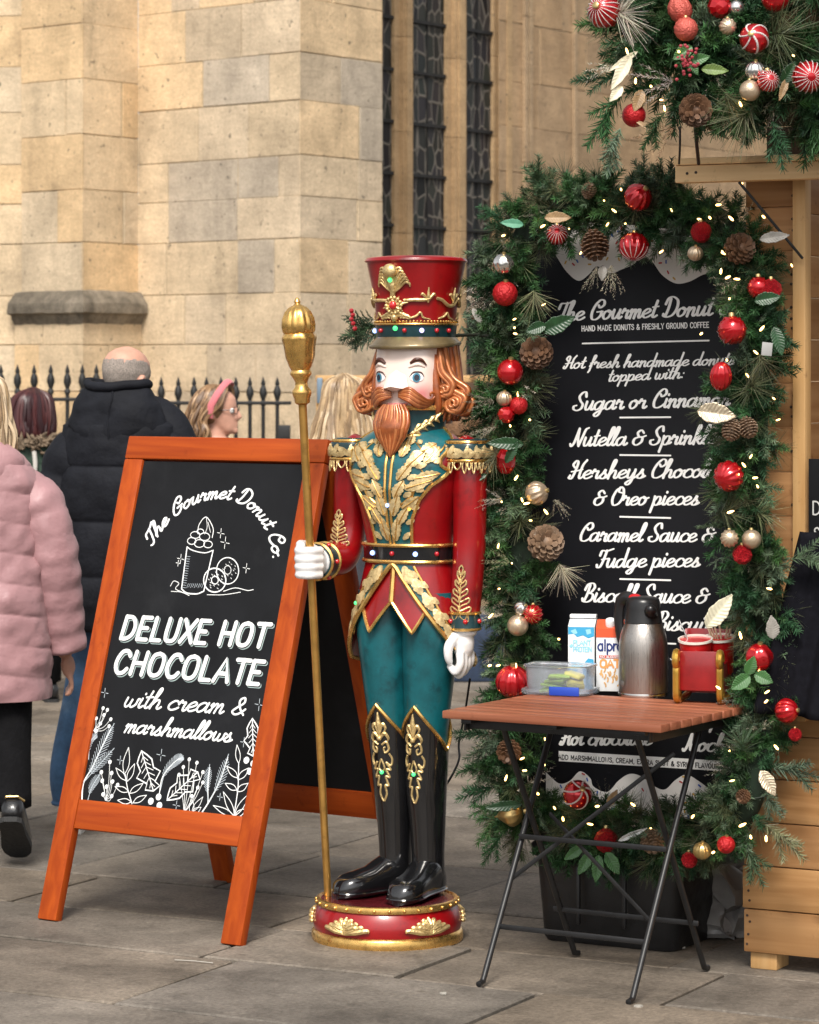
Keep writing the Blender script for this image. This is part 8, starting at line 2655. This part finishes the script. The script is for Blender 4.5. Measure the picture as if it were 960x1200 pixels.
for s_ in (-1, 1):
    q = MB(); q2, SX = shoe(q, Vector((s_ * .09, 0, .085)), 0, 0, .9); b = q.build('boot', LEATH, t, 60); q2.build('sole', MATS['rubber_sole'], b, 30)
H4 = [mat('fair_brown_hair', (.22, .125, .06), .45, var=.3, vs=30), mat('brown_hair', (.12, .065, .032), .45, var=.3, vs=30), mat('honey_hair', (.34, .21, .11), .45, var=.3, vs=30)]
q = MB(); q.ball(HXm @ Vector((0, .028, .142)), .100 * k, n=20, sc=(.98, 1.0, 1.08)); rr = random.Random(12)
def hp4(i):
    s_ = 1 if i % 2 else -1
    b_ = (i // 2) / 34
    y0 = -.055 + .15 * b_
    w_ = rr.uniform(-.008, .008)
    return [HXm @ Vector((s_ * .006, y0 * .8, .245 - .02 * b_)), HXm @ Vector((s_ * .065, y0, .222 - .02 * b_)), HXm @ Vector((s_ * .094, y0 * 1.02 + .022, .15)), HXm @ Vector((s_ * (.098 + w_), .035 + .10 * b_, .07)), HXm @ Vector((s_ * (.100 - w_), .015 + .13 * b_, .01)), HXm @ Vector((s_ * (.098 + w_), .03 + .15 * b_ - w_, -.06)), HXm @ Vector((s_ * .09, .01 + .15 * b_, -.12))]
hair_strands(q, None, hp4, 70, [.008, .011, .011, .010, .009, .007, .002]); q.build('hair', H4, t, 60)
q = MB()
P = [HXm @ Vector((.109 * math.cos(a), -.012 - .045 * max(0, math.sin(a)) + .02 * (1 - math.sin(a)), .142 + .122 * math.sin(a))) for a in np.linspace(-.5, PI + .5, 26)]
q.tube(P, .0155, 10, flat=.4); q.build('headband', mat('pink_velvet', (.60, .16, .18), .8, sheen=.3), t)
q = MB()
for s_ in (-1, 1):
    P = [HXm @ Vector((s_ * (.033 + .021 * math.cos(a)), -.102 + .012 * abs(math.cos(a)) * (1 if math.cos(a) > 0 else 0), .118 + .018 * math.sin(a))) for a in np.linspace(0, 2 * PI, 17)[:-1]]
    q.tube(P, .0016, 6, True); q.tube([HXm @ Vector((s_ * .054, -.095, .121)), HXm @ Vector((s_ * .078, -.04, .119)), HXm @ Vector((s_ * .082, .02, .112))], .0018, 6)
q.tube([HXm @ Vector((-.012, -.104, .121)), HXm @ Vector((.012, -.104, .121))], .0018, 6); q.build('glasses', mat('dark_frame', (.02, .012, .012), .3), t)
for s_ in (-1, 1):
    q = MB(); q.ball(HXm @ Vector((s_ * .033, -.078, .116)), .0125, n=12); ey = q.build('eye', EYEW, t)
    q = MB(); q.ball(HXm @ Vector((s_ * .033, -.087, .116)), .006, n=10); q.build('iris', EYED, ey)

# ---- blond person behind the statue, seen from behind
g_ = at(404, 870, 12.3); g_.z = 0
t, HXm, k = person('person with long straight blond hair seen from behind, between the staff and the statue', g_, R(180), 1.545)
q, L = puff([(z * k, x, y, rx * k, ry * k, e) for z, x, y, rx, ry, e in [(.66, 0, .0, .21, .17, 2.2), (.9, 0, 0, .20, .15, 2.2), (1.15, 0, 0, .185, .14, 2.2), (1.3, 0, 0, .19, .13, 2.2), (1.39, 0, .01, .16, .11, 2.2), (1.45, 0, .012, .09, .09, 2)]], .3, .006, 2.3)
DKC = mat('dark_coat', (.03, .032, .04), .8, var=.3, vs=20); coat = q.build('coat', DKC, t, 180)
for s_ in (-1, 1):
    q = puff_tube([(s_ * .16 * k, .01, 1.37 * k), (s_ * .21 * k, .02, 1.2 * k), (s_ * .24 * k, 0, .95 * k), (s_ * .245 * k, -.03, .8 * k)], [.068, .066, .056, .05], .4, .003, s_); q.build('sleeve', DKC, coat, 180)
q = MB()
for s_ in (-1, 1): q.tube([(s_ * .08 * k, 0, .85 * k), (s_ * .09 * k, 0, .1)], [.085, .06], 14)
q.build('trousers', DTROU, t, 180)
for s_ in (-1, 1):
    q = MB(); q2, SX = shoe(q, Vector((s_ * .09, 0, .085)), 0, 0, .9); b = q.build('boot', LEATH, t, 60); q2.build('sole', MATS['rubber_sole'], b, 30)
q = MB(); q.ball(HXm @ Vector((0, .012, .14)), .100 * k, n=20, sc=(.95, 1.04, 1.06)); rr = random.Random(22)
def hp5(i):
    a = R(-8 + 196 * i / 79); c, s2 = math.cos(a), math.sin(a)
    sp_ = rr.uniform(.95, 1.1)
    return [HXm @ Vector((.006 * c, .0, .25)), HXm @ Vector((.078 * c, .012 + .088 * s2, .212)), HXm @ Vector((.100 * c, .012 + .112 * s2, .12)), HXm @ Vector((.118 * c * sp_, .02 + .12 * s2, .03)), HXm @ Vector((.140 * c * sp_, .03 + .13 * s2, -.07)), HXm @ Vector((.165 * c * sp_, .035 + .14 * s2, -.20))]
hair_strands(q, None, hp5, 80, [.008, .011, .012, .012, .011, .004]); q.build('hair', H1, t, 60)
